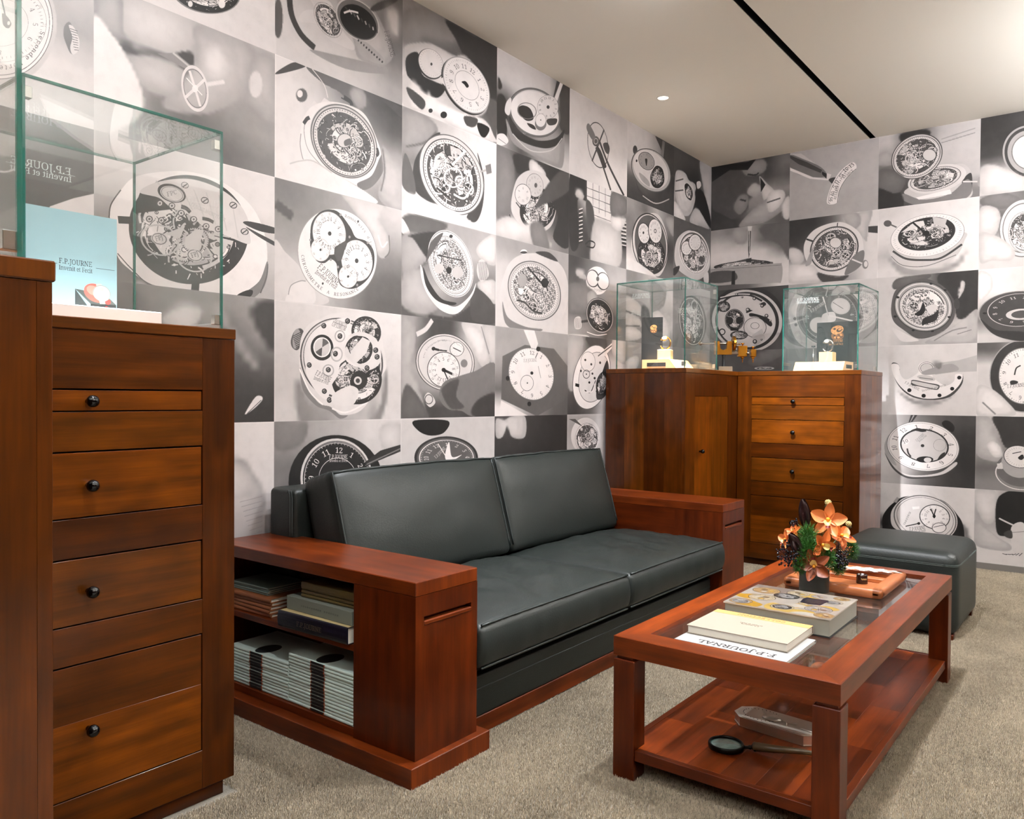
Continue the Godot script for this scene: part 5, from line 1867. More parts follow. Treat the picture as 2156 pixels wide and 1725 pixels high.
func paint(cmds: Array, wide: float, tall: float, s: float) -> Image:
	var img := Image.create_empty(int(wide * s), int(tall * s), false, Image.FORMAT_RGBA8)
	img.fill(grey(150))
	for c in cmds:
		var kind: String = c[0]
		if kind == "g":
			var rows: Array = c[1]
			var t := Image.create_empty(rows[0].size(), rows.size(), false, Image.FORMAT_RGBA8)
			for j in rows.size():
				for i in rows[0].size():
					t.set_pixel(i, j, grey(rows[j][i]))
			t.resize(rows[0].size() * 8, rows.size() * 8, Image.INTERPOLATE_BILINEAR)
			t.resize(img.get_width(), img.get_height(), Image.INTERPOLATE_CUBIC)
			img.blit_rect(t, Rect2i(0, 0, t.get_width(), t.get_height()), Vector2i.ZERO)
		elif kind == "t":
			var o := Vector2(c[2], c[3]) * s
			var e := Vector2(c[4], c[5]) * s - o
			var upv := Vector2(c[6], c[7]) * s - o
			var text: String = c[8]
			draw_glyphs(img, text, o, e / text_width(text, serif), upv * 1.3, grey(c[1]), serif)
		elif kind == "m":
			var f: Array = c[1]
			movement(img, Vector2(f[0], f[1]) * s, Vector2(f[2], f[3]) * s, Vector2(f[4], f[5]) * s, c[2], c[3])
		elif kind in ["c", "p", "s"]:
			var src: Array = c[4] if kind == "s" else c[3]
			var pts := PackedVector2Array()
			for i in range(0, src.size(), 2):
				pts.append(Vector2(src[i], src[i + 1]) * s)
			if kind == "c":
				pts = smooth_loop(pts, true)
			elif kind == "s":
				pts = band(smooth_loop(pts, false), maxf(1.3, c[3] * s))
			var g: float = c[1]
			var blur: float = c[2] * s * 1.5
			if kind == "c" and blur > 4.0 and g > 85.0 and g < 236.0:
				# rounded flesh: darker rim, the tone itself further in, a lighter ridge
				var mid := Vector2.ZERO
				for q in pts:
					mid += q
				mid /= pts.size()
				soft(img, pts, grey(g * 0.9), blur)
				for step in [[0.82, 1.0], [0.5, 1.06]]:
					var small := PackedVector2Array()
					for q in pts:
						small.append(mid + (q - mid) * step[0] - Vector2(2, 4) * (1.0 - step[0]) * s * 5.0)
					soft(img, small, grey(minf(g * step[1], 240.0)), blur * 3.0)
			else:
				soft(img, pts, grey(g), blur)
		else:
			var at := 2 if kind in ["n", "k", "a"] else 3
			var f: Array = c[at]
			var o := Vector2(f[0], f[1]) * s
			var u := Vector2(f[2], f[3]) * s
			var v := Vector2(f[4], f[5]) * s
			var col := grey(c[1])
			if kind == "e":
				if c[2] * s < 1.2:
					fill_ring(img, o, u, v, 0.0, 1.0, col)
				else:
					soft(img, ring_pts(o, u, v, 1.0), col, c[2] * s)
			elif kind == "r":
				var thin := 1.4 / maxf(1.0, minf(u.length(), v.length()))
				fill_ring(img, o, u, v, minf(c[4], c[5] - thin), c[5], col)
			elif kind == "k":
				for i in c[5]:
					var t: float = TAU * i / c[5]
					var d := u * cos(t) + v * sin(t)
					var w := maxf(1.2, u.length() * (0.02 if i % 5 == 0 else 0.01))
					fill_poly(img, band(PackedVector2Array([o + d * c[3], o + d * c[4]]), w), col)
			elif kind == "n":
				var words: PackedStringArray = c[5].split(" ")
				for i in words.size():
					around(img, o, u, v, c[3], c[4], TAU * i / words.size(), words[i], col, serif)
			elif kind == "a":
				var t0: float = c[5]
				for ch in c[7]:
					around(img, o, u, v, c[3], c[4], deg_to_rad(t0), ch, col, serif)
					t0 += c[6]
	# photographic grain of the enlargement
	img.blend_rect(grain_sheet(), Rect2i(int(wide) % 97, int(tall + cmds.size() * 13) % 89, img.get_width(), img.get_height()), Vector2i.ZERO)
	return img

var grain_image: Image

func grain_sheet() -> Image:
	if grain_image == null:
		var w := 1000
		var h := 760
		var a := noise_image(w, h, 0.012, 91, 4)
		var b := noise_image(w, h, 0.35, 93, 2)
		a.convert(Image.FORMAT_L8)
		b.convert(Image.FORMAT_L8)
		var da := a.get_data()
		var db := b.get_data()
		var d := PackedByteArray()
		d.resize(w * h * 4)
		for i in w * h:
			var n := (da[i] - 128) * 0.07 + (db[i] - 128) * 0.10
			var g := 255 if n > 0.0 else 0
			d[i * 4] = g
			d[i * 4 + 1] = g
			d[i * 4 + 2] = g
			d[i * 4 + 3] = mini(int(absf(n)), 60)
		grain_image = Image.create_from_data(w, h, false, Image.FORMAT_RGBA8, d)
	return grain_image

# what each printed photograph shows, drawn in millimetres from its upper left corner: wall, column from the corner, row from the ceiling
var PICTURES := {
	"L60": [
		["g",[[215,220,222],[222,225,222],[226,222,214]]],
		["e",120,1,[393,374,0,-81,137,-40]],
		["m",[393,374,0,-76,130,-37],3,1],
		["e",225,1,[330,445,0,-11,9,-3]],
		["e",228,1,[453,397,0,-16,14,-5]],
	],
	"L71": [
		["g",[[225,222,200,190],[235,235,215,165],[240,240,230,215],[240,238,232,225]]],
		["e",205,3,[421,234,0,-181,149,-55]],
		["e",242,0,[420,230,0,-165,138,-52]],
		["r",110,0,[420,230,0,-165,138,-52],0.985,1],
		["r",120,0,[420,230,0,-154,129,-48],0.985,1],
		["r",160,0,[419,231,0,-115,121,-45],0.99,1],
		["r",170,0,[418,231,0,-69,71,-26],0.985,1],
		["n",120,[418,231,-80,-22,54,-97],0.94,0.2,"12 1 2 3 4 5 6 7 8 9 10 11"],
		["n",165,[419,231,-97,-26,66,-117],0.98,0.1,"60 5 10 15 20 25 30 35 40 45 50 55"],
		["k",150,[419,231,0,-115,121,-45],0.86,0.92,60],
		["a",70,[420,230,0,-154,129,-48],0.86,0.13,104,6.5,"Seconde Morte"],
		["c",80,0,[420,203,434,210,443,226,434,242,422,237,419,219]],
		["s",60,0,4.1,[427,208,417,159]],
		["e",230,0,[436,226,0,-6,4,-2]],
		["c",110,1,[591,179,604,160,614,170,620,209,620,250,608,254,596,230,589,208]],
		["c",215,0,[604,170,620,172,635,204,632,238,616,256,608,238,614,203]],
		["s",95,0,2.0,[607,179,630,179]],
		["s",95,0,2.0,[609,186,630,186]],
		["s",95,0,2.0,[611,194,631,193]],
		["s",95,0,2.0,[612,202,631,201]],
		["s",95,0,2.0,[614,209,631,208]],
		["s",95,0,2.0,[615,217,632,215]],
		["s",95,0,2.0,[617,224,632,222]],
		["s",95,0,2.0,[618,232,633,230]],
		["s",95,0,2.0,[620,240,633,237]],
	],
	"L72": [
		["g",[[150,140,110,95],[120,105,92,92],[95,88,86,84],[110,100,90,90]]],
		["e",170,7,[420,108,0,-40,50,-2]],
		["s",225,2,5.6,[392,195,433,190,483,155]],
		["c",90,4,[433,201,686,82,686,200,538,274,433,291]],
		["p",232,1,[549,269,619,230,686,201,686,301,519,330]],
	],
	"L61": [
		["g",[[150,165,175,180,175],[150,150,170,175,165],[215,135,150,160,150],[215,125,105,130,150],[220,120,95,98,120]]],
		["s",130,7,32.8,[-4,135,29,89,63,29]],
		["c",205,10,[80,5,266,-16,350,-6,345,79,310,125,219,154,141,150,97,136,76,92]],
		["c",170,5,[21,21,89,19,93,112,102,164,46,150,13,124]],
		["c",185,8,[355,10,575,-2,586,107,541,200,454,274,360,320,228,330,305,198,350,109]],
		["c",178,8,[586,38,692,33,693,246,604,251,564,193]],
		["e",215,7,[595,144,0,-50,29,-9]],
		["s",75,12,28.1,[80,172,141,181,214,174,320,193]],
		["c",70,6,[281,135,335,114,345,143,330,162]],
		["c",190,7,[106,206,210,175,305,184,305,234,276,284,210,300,159,284,124,239]],
		["c",212,5,[391,72,432,53,475,76,497,136,464,175,412,201,391,189,380,132]],
		["s",228,3,14.1,[391,208,464,175]],
		["p",140,1,[210,160,276,135,335,161,310,178]],
		["s",195,1,7.5,[266,138,325,164]],
		["c",238,7,[-8,124,63,157,110,213,146,276,162,332,150,388,97,437,-8,466]],
		["r",226,0,[348,235,0,-79,52,4],0.86,1],
		["r",130,0,[348,235,0,-79,52,4],0.8,0.845],
		["s",230,0,9.4,[348,235,368,292]],
		["s",230,0,9.4,[348,235,309,280]],
		["s",230,0,9.4,[348,235,327,179]],
		["s",230,0,9.4,[348,235,387,189]],
		["e",240,0,[348,235,0,-13,11,-3]],
		["s",245,0,3.7,[315,208,375,250]],
	],
	"L62": [
		["g",[[210,214,220,222],[205,215,220,222],[170,180,190,200],[105,110,150,190],[100,105,120,170]]],
		["c",110,4,[71,383,123,410,168,457,123,515,71,521]],
		["c",180,5,[137,470,173,475,159,538,132,558,128,515]],
		["c",240,0,[50,266,58,218,86,173,146,113,310,62,454,68,576,131,634,225,646,329,611,409,531,468,423,484,286,480,191,472,119,433,71,383]],
		["s",60,0,3.8,[48,271,54,227,86,173]],
		["s",70,0,3.4,[75,382,123,428,191,472,336,479]],
		["c",120,0,[646,329,649,379,623,443,548,496,466,494,531,468,611,409]],
		["c",35,0,[515,474,554,451,582,447,577,468,537,487]],
		["s",90,0,4.8,[649,339,643,390,617,454]],
		["e",45,0,[338,261,0,-191,226,-27]],
		["m",[337,265,0,-183,219,-26],11,1],
		["p",35,0,[123,244,150,169,361,88,465,94,476,140]],
		["c",216,0,[150,169,182,136,262,100,350,83,454,97,531,139,565,192,570,236,565,276,465,258,391,246,320,208,257,197,214,173]],
		["s",200,0,4.8,[205,117,257,165]],
		["s",200,0,4.8,[250,118,298,180]],
		["s",200,0,4.8,[296,118,340,195]],
		["s",200,0,4.8,[343,118,384,210]],
		["s",200,0,4.8,[391,118,428,226]],
		["s",200,0,4.8,[441,118,473,242]],
		["s",200,0,4.8,[492,119,520,259]],
		["e",30,0,[262,148,0,-31,51,0]],
		["e",212,0,[263,150,0,-26,43,0]],
		["r",120,0,[263,150,0,-26,43,0],0.86,0.92],
		["t",120,245,163,281,146,241,148,"FPC"],
		["e",40,0,[386,148,0,-12,15,-1]],
		["e",205,0,[386,148,0,-9,12,-1]],
		["s",30,0,3.4,[377,156,395,141]],
		["e",40,0,[310,110,0,-11,14,-1]],
		["e",205,0,[310,110,0,-9,12,-1]],
		["s",30,0,3.4,[302,118,319,103]],
		["e",40,0,[500,143,0,-12,16,-1]],
		["e",205,0,[500,143,0,-9,13,-1]],
		["s",30,0,3.4,[491,150,510,135]],
		["e",40,0,[548,232,0,-12,17,-1]],
		["e",205,0,[548,232,0,-10,13,-1]],
		["s",30,0,3.4,[538,240,558,224]],
		["s",35,0,14.4,[296,187,315,190,330,201]],
		["s",35,0,12.5,[376,214,399,214,420,220]],
		["t",175,330,178,465,210,336,165,"F.P.JOURNE INVENIT ET FECIT"],
		["e",70,0,[262,191,0,-11,12,-2]],
		["e",220,0,[262,191,0,-8,9,-2]],
		["e",90,0,[262,191,0,-4,4,-1]],
		["e",70,0,[296,210,0,-11,13,-2]],
		["e",220,0,[296,210,0,-8,9,-2]],
		["e",90,0,[296,210,0,-4,4,-1]],
		["e",70,0,[343,223,0,-11,13,-2]],
		["e",220,0,[343,223,0,-8,9,-2]],
		["e",90,0,[343,223,0,-4,4,-1]],
		["e",70,0,[391,239,0,-11,13,-2]],
		["e",220,0,[391,239,0,-8,9,-2]],
		["e",90,0,[391,239,0,-4,4,-1]],
		["e",70,0,[439,241,0,-11,14,-2]],
		["e",220,0,[439,241,0,-8,10,-2]],
		["e",90,0,[439,241,0,-4,4,-1]],
		["e",70,0,[219,191,0,-11,12,-2]],
		["e",220,0,[219,191,0,-8,8,-2]],
		["e",90,0,[219,191,0,-4,4,-1]],
		["e",70,0,[224,248,0,-11,12,-2]],
		["e",220,0,[224,248,0,-8,8,-2]],
		["e",90,0,[224,248,0,-4,4,-1]],
		["e",70,0,[182,251,0,-11,12,-2]],
		["e",220,0,[182,251,0,-8,8,-1]],
		["e",90,0,[182,251,0,-4,4,-1]],
		["r",190,0,[220,316,0,-53,69,-2],0.9,1],
		["e",205,0,[217,312,0,-21,29,-1]],
		["r",60,0,[217,312,0,-21,29,-1],0.8,0.9],
		["t",60,205,323,231,310,199,307,"FPJ"],
		["r",195,0,[346,354,0,-55,69,-3],0.9,1],
		["e",210,0,[348,349,0,-22,31,-1]],
		["r",60,0,[348,349,0,-22,31,-1],0.8,0.9],
		["t",60,336,360,363,347,329,344,"FPJ"],
		["p",200,0,[238,291,311,251,291,300]],
		["p",205,0,[311,292,351,258,381,253,361,331,311,329]],
		["s",30,0,24.0,[77,272,126,266]],
		["p",35,0,[336,447,366,438,363,476,333,475]],
		["c",40,0,[542,201,576,190,688,196,688,216,611,219]],
		["c",50,0,[553,214,611,229,688,252,688,267,605,240]],
	],
	"L63": [
		["g",[[105,120,130,135,150],[100,100,105,95,140],[90,90,90,85,90],[60,60,62,58,62],[50,50,52,55,48]]],
		["c",210,8,[224,122,262,83,331,63,371,64,361,112,311,134]],
		["s",150,19,29.1,[413,27,521,173,606,268]],
		["c",58,15,[577,45,689,4,689,188,635,166]],
		["c",225,2,[595,379,621,374,627,389,595,419,555,443,555,433]],
		["s",90,0,2.9,[560,439,621,389]],
	],
	"L64": [
		["g",[[214,214,216],[212,210,212],[200,206,212],[196,200,208]]],
		["c",178,10,[323,137,530,135,581,183,629,255,642,310,634,377,638,454,324,439]],
		["c",196,9,[400,171,521,164,572,212,598,275,400,278]],
		["s",150,1,2.2,[530,298,629,285]],
		["s",150,1,2.2,[537,317,629,304]],
		["s",150,1,2.2,[544,335,629,323]],
		["s",150,1,2.2,[550,354,629,343]],
		["s",150,1,2.2,[557,373,629,362]],
		["s",150,1,2.2,[564,392,629,381]],
		["s",150,1,2.2,[571,411,629,400]],
		["s",150,1,2.2,[578,429,629,419]],
	],
	"L50": [
		["g",[[190,175,160,150,110],[190,185,170,140,100],[200,200,195,170,120],[205,205,205,190,160]]],
		["e",85,5,[14,358,0,-76,21,-8]],
		["s",60,2,27.2,[65,237,77,319,122,380,190,411]],
		["c",150,2,[164,428,306,401,465,375,573,357,573,391,348,442]],
		["c",175,4,[304,162,494,132,604,247,621,300,577,352,526,372,420,373,391,306]],
		["c",205,1,[170,216,263,195,298,241,333,288,391,322,391,350,319,353,257,348,210,311,118,332,118,304,150,273,189,255]],
		["m",[257,273,0,-64,73,7],7,0],
		["e",105,1,[418,213,0,-85,122,-10]],
		["r",190,0,[418,213,0,-85,122,-10],0.93,1],
		["e",22,1,[421,220,0,-68,102,-9]],
		["s",60,1,8.3,[347,184,365,199]],
		["s",170,1,8.3,[368,187,384,202]],
		["s",90,1,8.3,[390,191,404,206]],
		["s",190,1,8.3,[412,195,424,210]],
		["s",60,1,8.3,[434,199,444,213]],
		["s",170,1,8.3,[457,203,464,217]],
		["s",90,1,8.3,[479,207,485,221]],
		["s",190,1,8.3,[502,211,505,225]],
		["s",60,1,8.3,[525,215,526,229]],
		["s",225,1,8.3,[340,214,376,192,419,183]],
		["c",165,2,[405,306,465,291,557,321,573,345,526,361,450,358]],
		["e",60,0,[420,298,0,-5,4,-2]],
		["e",60,0,[435,303,0,-5,4,-2]],
		["e",60,0,[450,308,0,-5,4,-2]],
		["e",60,0,[465,313,0,-5,5,-2]],
		["e",60,0,[480,318,0,-5,5,-2]],
		["e",60,0,[495,323,0,-5,5,-2]],
		["e",60,0,[510,328,0,-5,5,-2]],
		["e",60,0,[526,333,0,-5,5,-2]],
		["e",60,0,[541,338,0,-5,5,-2]],
		["e",60,0,[557,343,0,-5,5,-2]],
		["t",70,568,205,609,304,597,189,"F.P.JOURNE"],
		["c",70,4,[486,141,532,95,619,43,651,36,595,87,517,138]],
		["c",205,12,[595,110,652,95,652,189,620,189]],
	],
	"L51": [
		["g",[[220,200,120,80,60],[225,215,170,120,75],[225,222,190,170,150],[226,220,200,190,170],[225,225,215,150,120]]],
		["c",70,1,[1,77,38,39,94,0,145,-1,69,45]],
		["c",95,2,[151,-3,320,-26,436,-18,421,76,378,83,320,50,224,37]],
		["s",230,1,3.7,[177,-1,237,43,258,91]],
		["c",70,2,[421,-14,574,-3,688,16,688,58,558,13]],
		["c",165,7,[377,28,451,5,466,63,414,84]],
		["e",90,4,[127,121,0,-27,27,-8]],
		["e",235,2,[118,118,0,-15,14,-4]],
		["p",220,0,[165,151,188,123,211,137,238,97,279,107,224,160]],
		["s",60,0,6.1,[327,70,378,78]],
		["s",40,1,18.3,[342,63,377,72,385,86]],
		["c",232,1,[120,268,139,200,184,145,265,105,378,89,466,108,536,204,552,258,529,327,468,403,423,418,322,396,225,374,140,373,117,326]],
		["s",150,0,4.3,[123,273,120,326,146,388,225,423]],
		["s",160,0,3.7,[145,209,139,268,165,335,259,394]],
		["c",110,1,[416,409,498,357,544,271,560,256,568,318,514,393,453,429]],
		["e",200,0,[350,247,-1,-153,183,-8]],
		["r",90,0,[350,247,-1,-150,180,-8],0.97,1],
		["e",60,0,[349,250,-1,-140,168,-6]],
		["m",[349,250,-1,-138,165,-5],21,0],
		["e",205,0,[346,244,0,-31,41,-11]],
		["r",80,0,[346,244,0,-31,41,-11],0.9,1],
		["c",90,0,[342,253,350,240,378,227,378,250,350,265]],
		["s",60,0,13.4,[528,229,536,250,525,264]],
		["s",50,0,14.6,[136,230,152,207,165,198]],
		["c",226,2,[51,456,70,406,120,379,185,365,266,387,386,415,483,440,530,471,351,517,52,518]],
		["s",190,2,4.9,[70,406,120,383,185,368,280,394]],
		["c",175,4,[559,215,615,242,689,290,691,487,601,480,537,435,568,335]],
		["s",110,4,7.3,[563,226,576,322,553,414]],
	],
	"L52": [
		["g",[[110,130,150,170,190],[130,130,140,150,160],[150,150,150,130,120],[190,185,160,100,90],[205,200,150,90,85]]],
		["s",75,6,37.4,[3,102,83,138]],
		["c",195,4,[322,-27,577,-22,546,54,593,127,606,184,578,229,539,223,500,142,380,39]],
		["s",230,2,6.2,[538,136,562,185,594,156]],
		["s",100,2,5.0,[602,126,606,196,578,229]],
		["c",205,2,[-3,250,52,283,115,326,167,378,234,413,251,465,-2,490]],
		["c",218,2,[62,442,78,404,122,383,167,388,194,417,187,472,59,484]],
		["s",140,1,3.7,[65,447,78,409,122,386,148,384]],
		["s",120,1,3.7,[128,319,148,369,181,398]],
		["e",233,0,[320,250,-1,-188,210,-17]],
		["r",150,0,[320,250,-1,-189,212,-17],0.985,1],
		["c",55,0,[170,205,176,148,206,105,246,80,295,72,330,85,380,129,410,166,469,173,512,210,512,279,478,335,425,375,374,389,324,376,310,322,303,290,275,278,240,299,200,293,173,249]],
		["e",240,0,[268,172,0,-89,87,-6]],
		["r",170,0,[268,172,0,-89,87,-6],0.975,1],
		["e",240,0,[418,264,0,-88,88,-3]],
		["r",170,0,[418,264,0,-88,88,-3],0.975,1],
		["e",240,0,[222,247,0,-47,49,-4]],
		["r",170,0,[222,247,0,-47,49,-4],0.975,1],
		["e",240,0,[368,338,0,-48,52,-4]],
		["r",170,0,[368,338,0,-48,52,-4],0.975,1],
		["n",80,[268,172,0,-89,87,-6],0.66,0.26,"24 2 4 6 8 10 12 14 16 18 20 22"],
		["n",110,[268,172,0,-89,87,-6],0.9,0.13,"60 5 10 15 20 25 30 35 40 45 50 55"],
		["k",120,[268,172,0,-89,87,-6],0.78,0.83,60],
		["n",60,[418,264,0,-88,88,-3],0.66,0.28,"12 1 2 3 4 5 6 7 8 9 10 11"],
		["n",110,[418,264,0,-88,88,-3],0.9,0.13,"60 5 10 15 20 25 30 35 40 45 50 55"],
		["k",120,[418,264,0,-88,88,-3],0.78,0.83,60],
		["n",130,[222,247,0,-47,49,-4],0.78,0.2,"60 10 20 30 40 50"],
		["k",150,[222,247,0,-47,49,-4],0.9,0.96,60],
		["e",40,0,[222,247,0,-5,5,-1]],
		["n",130,[368,338,0,-48,52,-4],0.78,0.2,"60 10 20 30 40 50"],
		["k",150,[368,338,0,-48,52,-4],0.9,0.96,60],
		["e",40,0,[368,338,0,-5,6,-1]],
		["e",50,0,[269,173,0,-9,9,-1]],
		["e",50,0,[415,265,0,-10,10,-1]],
		["p",75,0,[295,225,352,189,362,201,331,275,309,281,292,253]],
		["s",60,0,3.7,[295,236,323,207]],
		["s",235,0,6.2,[352,228,341,263]],
		["e",150,0,[326,85,0,-6,6,-1]],
		["e",150,0,[170,215,0,-5,5,-1]],
		["e",150,0,[477,178,0,-6,6,-1]],
		["e",150,0,[275,280,0,-5,6,-1]],
		["e",150,0,[418,368,0,-6,6,-1]],
		["e",150,0,[313,305,0,-6,6,-1]],
		["e",150,0,[375,170,0,-6,6,-1]],
		["t",50,204,322,310,383,225,299,"F.P.JOURNE"],
		["t",50,192,345,300,400,206,329,"Invenit et Fecit"],
		["e",50,0,[234,383,0,-5,5,-1]],
		["a",50,[320,250,-1,-188,210,-17],0.93,-0.095,263,-5.3,"CHRONOMETRE"],
		["a",50,[320,250,-1,-188,210,-17],0.93,-0.095,198,-4.6,"A"],
		["a",50,[320,250,-1,-188,210,-17],0.93,-0.095,187,-4.8,"RESONANCE"],
		["a",80,[320,250,-1,-188,210,-17],0.88,0.09,11,4.3,"Remontoirs"],
		["e",50,0,[422,96,0,-5,5,-1]],
		["a",80,[320,250,-1,-188,210,-17],0.88,0.09,60,4.3,"d'Egalité"],
	],
	"L53": [
		["g",[[205,208,212,212,212],[200,206,212,212,210],[195,200,208,208,205],[190,185,195,200,200],[200,170,180,200,205]]],
		["c",140,11,[110,301,169,406,271,473,429,498,551,419,581,243,598,361,535,501,356,530,150,502,104,406]],
		["c",70,1,[78,155,94,118,123,103,142,120,136,157,110,190,85,181]],
		["c",150,1,[94,118,113,106,126,131,116,174,94,186,85,160]],
		["s",50,0,3.2,[85,137,124,118]],
		["s",50,0,3.2,[87,143,126,125]],
		["s",50,0,3.2,[90,149,128,131]],
		["s",50,0,3.2,[92,155,130,137]],
		["s",50,0,3.2,[95,161,132,143]],
		["s",50,0,3.2,[97,167,134,149]],
		["s",50,0,3.2,[100,174,136,156]],
		["s",50,0,3.2,[102,180,138,162]],
		["c",215,1,[224,55,296,27,426,16,471,63,557,109,573,155,589,213,581,261,503,338,496,384,428,441,327,451,277,423,216,407,149,327,120,274,123,153,161,87]],
		["c",120,1,[123,258,149,327,216,401,277,418,327,451,370,455,327,468,270,434,202,412,136,348]],
		["s",240,0,6.3,[120,264,169,353,236,407]],
		["s",235,0,7.6,[284,423,355,441,443,413,496,384]],
		["e",70,0,[346,221,-1,-177,224,8]],
		["r",205,0,[345,221,-1,-172,216,9],0.96,1],
		["e",222,0,[341,218,-1,-159,200,8]],
		["m",[422,299,-1,-108,141,-3],32,1],
		["c",226,0,[149,231,162,161,215,93,283,56,382,42,368,93,382,115,347,162,361,211,326,240,315,285,284,324,256,385,202,353,156,289]],
		["m",[472,92,0,-67,85,-1],33,1],
		["r",222,0,[432,171,0,-74,93,-5],0.84,1],
		["e",40,0,[431,171,0,-61,77,-4]],
		["m",[431,171,0,-59,74,-4],34,1],
		["p",215,0,[383,182,449,116,495,131,472,184,420,226,383,216]],
		["c",215,0,[368,116,441,94,525,117,557,174,549,227,488,258,420,243,354,200,361,161,383,193,427,231,487,223,510,164,479,120,419,112]],
		["e",30,0,[232,173,0,-53,58,-3]],
		["e",205,0,[232,172,0,-41,45,-2]],
		["p",90,0,[232,172,235,133,273,149]],
		["p",80,0,[232,172,229,213,195,194]],
		["r",240,0,[232,172,0,-41,45,-2],0.88,1],
		["e",35,0,[240,83,0,-11,13,-1]],
		["e",130,0,[238,82,0,-7,8,-1]],
		["s",25,0,3.2,[231,88,248,78]],
		["e",35,0,[366,54,0,-12,14,-1]],
		["e",130,0,[365,53,0,-7,9,-1]],
		["s",25,0,3.2,[358,60,375,49]],
		["e",35,0,[325,120,0,-12,13,-1]],
		["e",130,0,[324,119,0,-7,8,-1]],
		["s",25,0,3.2,[317,125,334,115]],
		["e",35,0,[264,263,0,-11,13,0]],
		["e",130,0,[263,262,0,-7,8,0]],
		["s",25,0,3.2,[256,268,272,259]],
		["e",35,0,[167,247,0,-11,12,0]],
		["e",130,0,[166,246,0,-7,8,0]],
		["s",25,0,3.2,[159,252,175,243]],
		["e",35,0,[244,352,0,-11,13,0]],
		["e",130,0,[243,351,0,-7,8,0]],
		["s",25,0,3.2,[236,357,252,348]],
		["e",35,0,[358,374,0,-12,14,0]],
		["e",130,0,[357,372,0,-7,9,0]],
		["s",25,0,3.2,[350,378,367,369]],
		["e",35,0,[337,347,0,-12,14,0]],
		["e",130,0,[335,346,0,-7,9,0]],
		["s",25,0,3.2,[328,351,345,342]],
		["e",35,0,[301,195,0,-12,13,-1]],
		["e",130,0,[299,193,0,-7,8,0]],
		["s",25,0,3.2,[292,199,309,190]],
		["e",35,0,[270,388,0,-12,13,0]],
		["e",130,0,[269,387,0,-7,8,0]],
		["s",25,0,3.2,[262,392,279,383]],
		["e",35,0,[476,249,0,-12,14,0]],
		["e",130,0,[475,248,0,-7,9,0]],
		["s",25,0,3.2,[467,254,485,244]],
		["e",35,0,[534,198,0,-12,15,-1]],
		["e",130,0,[532,197,0,-8,9,0]],
		["s",25,0,3.2,[524,203,543,193]],
		["e",35,0,[526,169,0,-12,15,-1]],
		["e",130,0,[524,168,0,-8,9,0]],
		["s",25,0,3.2,[516,174,535,164]],
		["r",175,0,[325,120,0,-27,30,-2],0.75,0.95],
		["r",175,0,[264,266,0,-27,32,-1],0.75,0.95],
		["r",180,0,[308,197,0,-33,34,-2],0.75,0.95],
		["t",90,286,63,361,80,294,47,"CHRONOMETRE"],
		["t",80,279,80,353,97,289,60,"OPTIMUM"],
		["t",60,195,285,273,314,207,265,"F.P.JOURNE"],
		["t",70,187,304,263,325,194,289,"Invenit et Fecit"],
		["c",45,0,[383,323,391,283,427,262,472,275,473,321,428,345]],
		["e",210,0,[424,305,0,-18,22,0]],
		["e",60,0,[424,305,0,-10,12,0]],
		["c",218,0,[291,363,369,329,413,334,428,356,399,407,326,413,284,396]],
	],
	"L54": [
		["g",[[150,160,170,205,205],[110,130,160,190,200],[120,120,130,150,150],[140,130,120,120,120]]],
		["c",120,9,[3,-3,90,15,158,8,148,72,91,109,7,105]],
		["c",195,8,[569,26,691,29,667,137,593,160,557,96]],
		["e",25,2,[321,262,-1,-199,253,20]],
		["e",205,1,[318,245,-1,-168,193,15]],
		["r",60,0,[318,245,-1,-163,187,14],0.95,0.97],
		["e",30,0,[318,247,-1,-155,178,14]],
		["r",225,0,[318,247,-1,-155,178,14],0.965,0.98],
		["r",215,0,[318,247,-1,-155,178,14],0.56,0.575],
		["n",238,[318,247,6,-154,178,20],0.78,0.21,"12 1 2 3 4 5 6 7 8 9 10 11"],
		["k",220,[318,247,-1,-155,178,14],0.93,0.965,60],
		["t",235,269,159,369,165,269,141,"F.P.JOURNE"],
		["t",235,271,173,369,179,271,162,"Invenit et Fecit"],
		["p",45,1,[465,187,557,140,679,119,692,147,546,184,476,205]],
		["s",120,1,5.7,[476,197,679,137]],
	],
	"L40": [
		["g",[[150,130,110,60],[110,100,70,45],[160,120,80,50],[215,200,150,70],[225,220,190,110]]],
		["c",140,12,[5,76,141,12,324,43,363,86,142,134,6,218]],
		["c",45,7,[286,6,481,5,692,11,694,229,565,175,422,130,363,73]],
		["c",205,6,[6,248,56,201,187,155,344,157,442,130,565,201,609,322,526,400,375,377,144,360,40,344]],
		["c",25,3,[23,278,99,228,126,316,215,325,289,327,234,394,126,402,40,368]],
		["c",230,4,[7,355,126,402,234,413,425,428,567,401,653,445,675,494,425,506,189,482,7,497]],
		["c",60,3,[32,406,144,433,127,481,49,449]],
		["e",30,1,[276,463,0,-16,23,-7]],
		["e",40,1,[185,469,0,-10,14,-4]],
		["c",25,2,[526,433,620,434,589,489,547,487]],
		["c",70,3,[425,428,526,413,506,458,445,468]],
		["c",80,4,[608,295,695,297,697,475,631,424]],
		["e",35,0,[185,251,-1,-70,89,-13]],
		["e",218,0,[188,247,-1,-67,86,-12]],
		["r",140,0,[188,247,-1,-67,86,-12],0.97,1],
		["k",150,[188,247,-1,-67,86,-12],0.8,0.9,30],
		["e",40,0,[436,279,-1,-130,179,2]],
		["e",222,0,[446,270,-1,-129,178,2]],
		["p",216,0,[242,304,279,280,345,220,364,265,308,334]],
		["r",150,0,[446,270,-1,-129,178,2],0.965,1],
		["r",150,0,[446,270,-1,-129,178,2],0.5,0.52],
		["n",80,[446,270,57,-121,169,44],0.68,0.22,"12 1 2 3 4 5 6 7 8 9 10 11"],
		["k",130,[446,270,-1,-129,178,2],0.84,0.9,60],
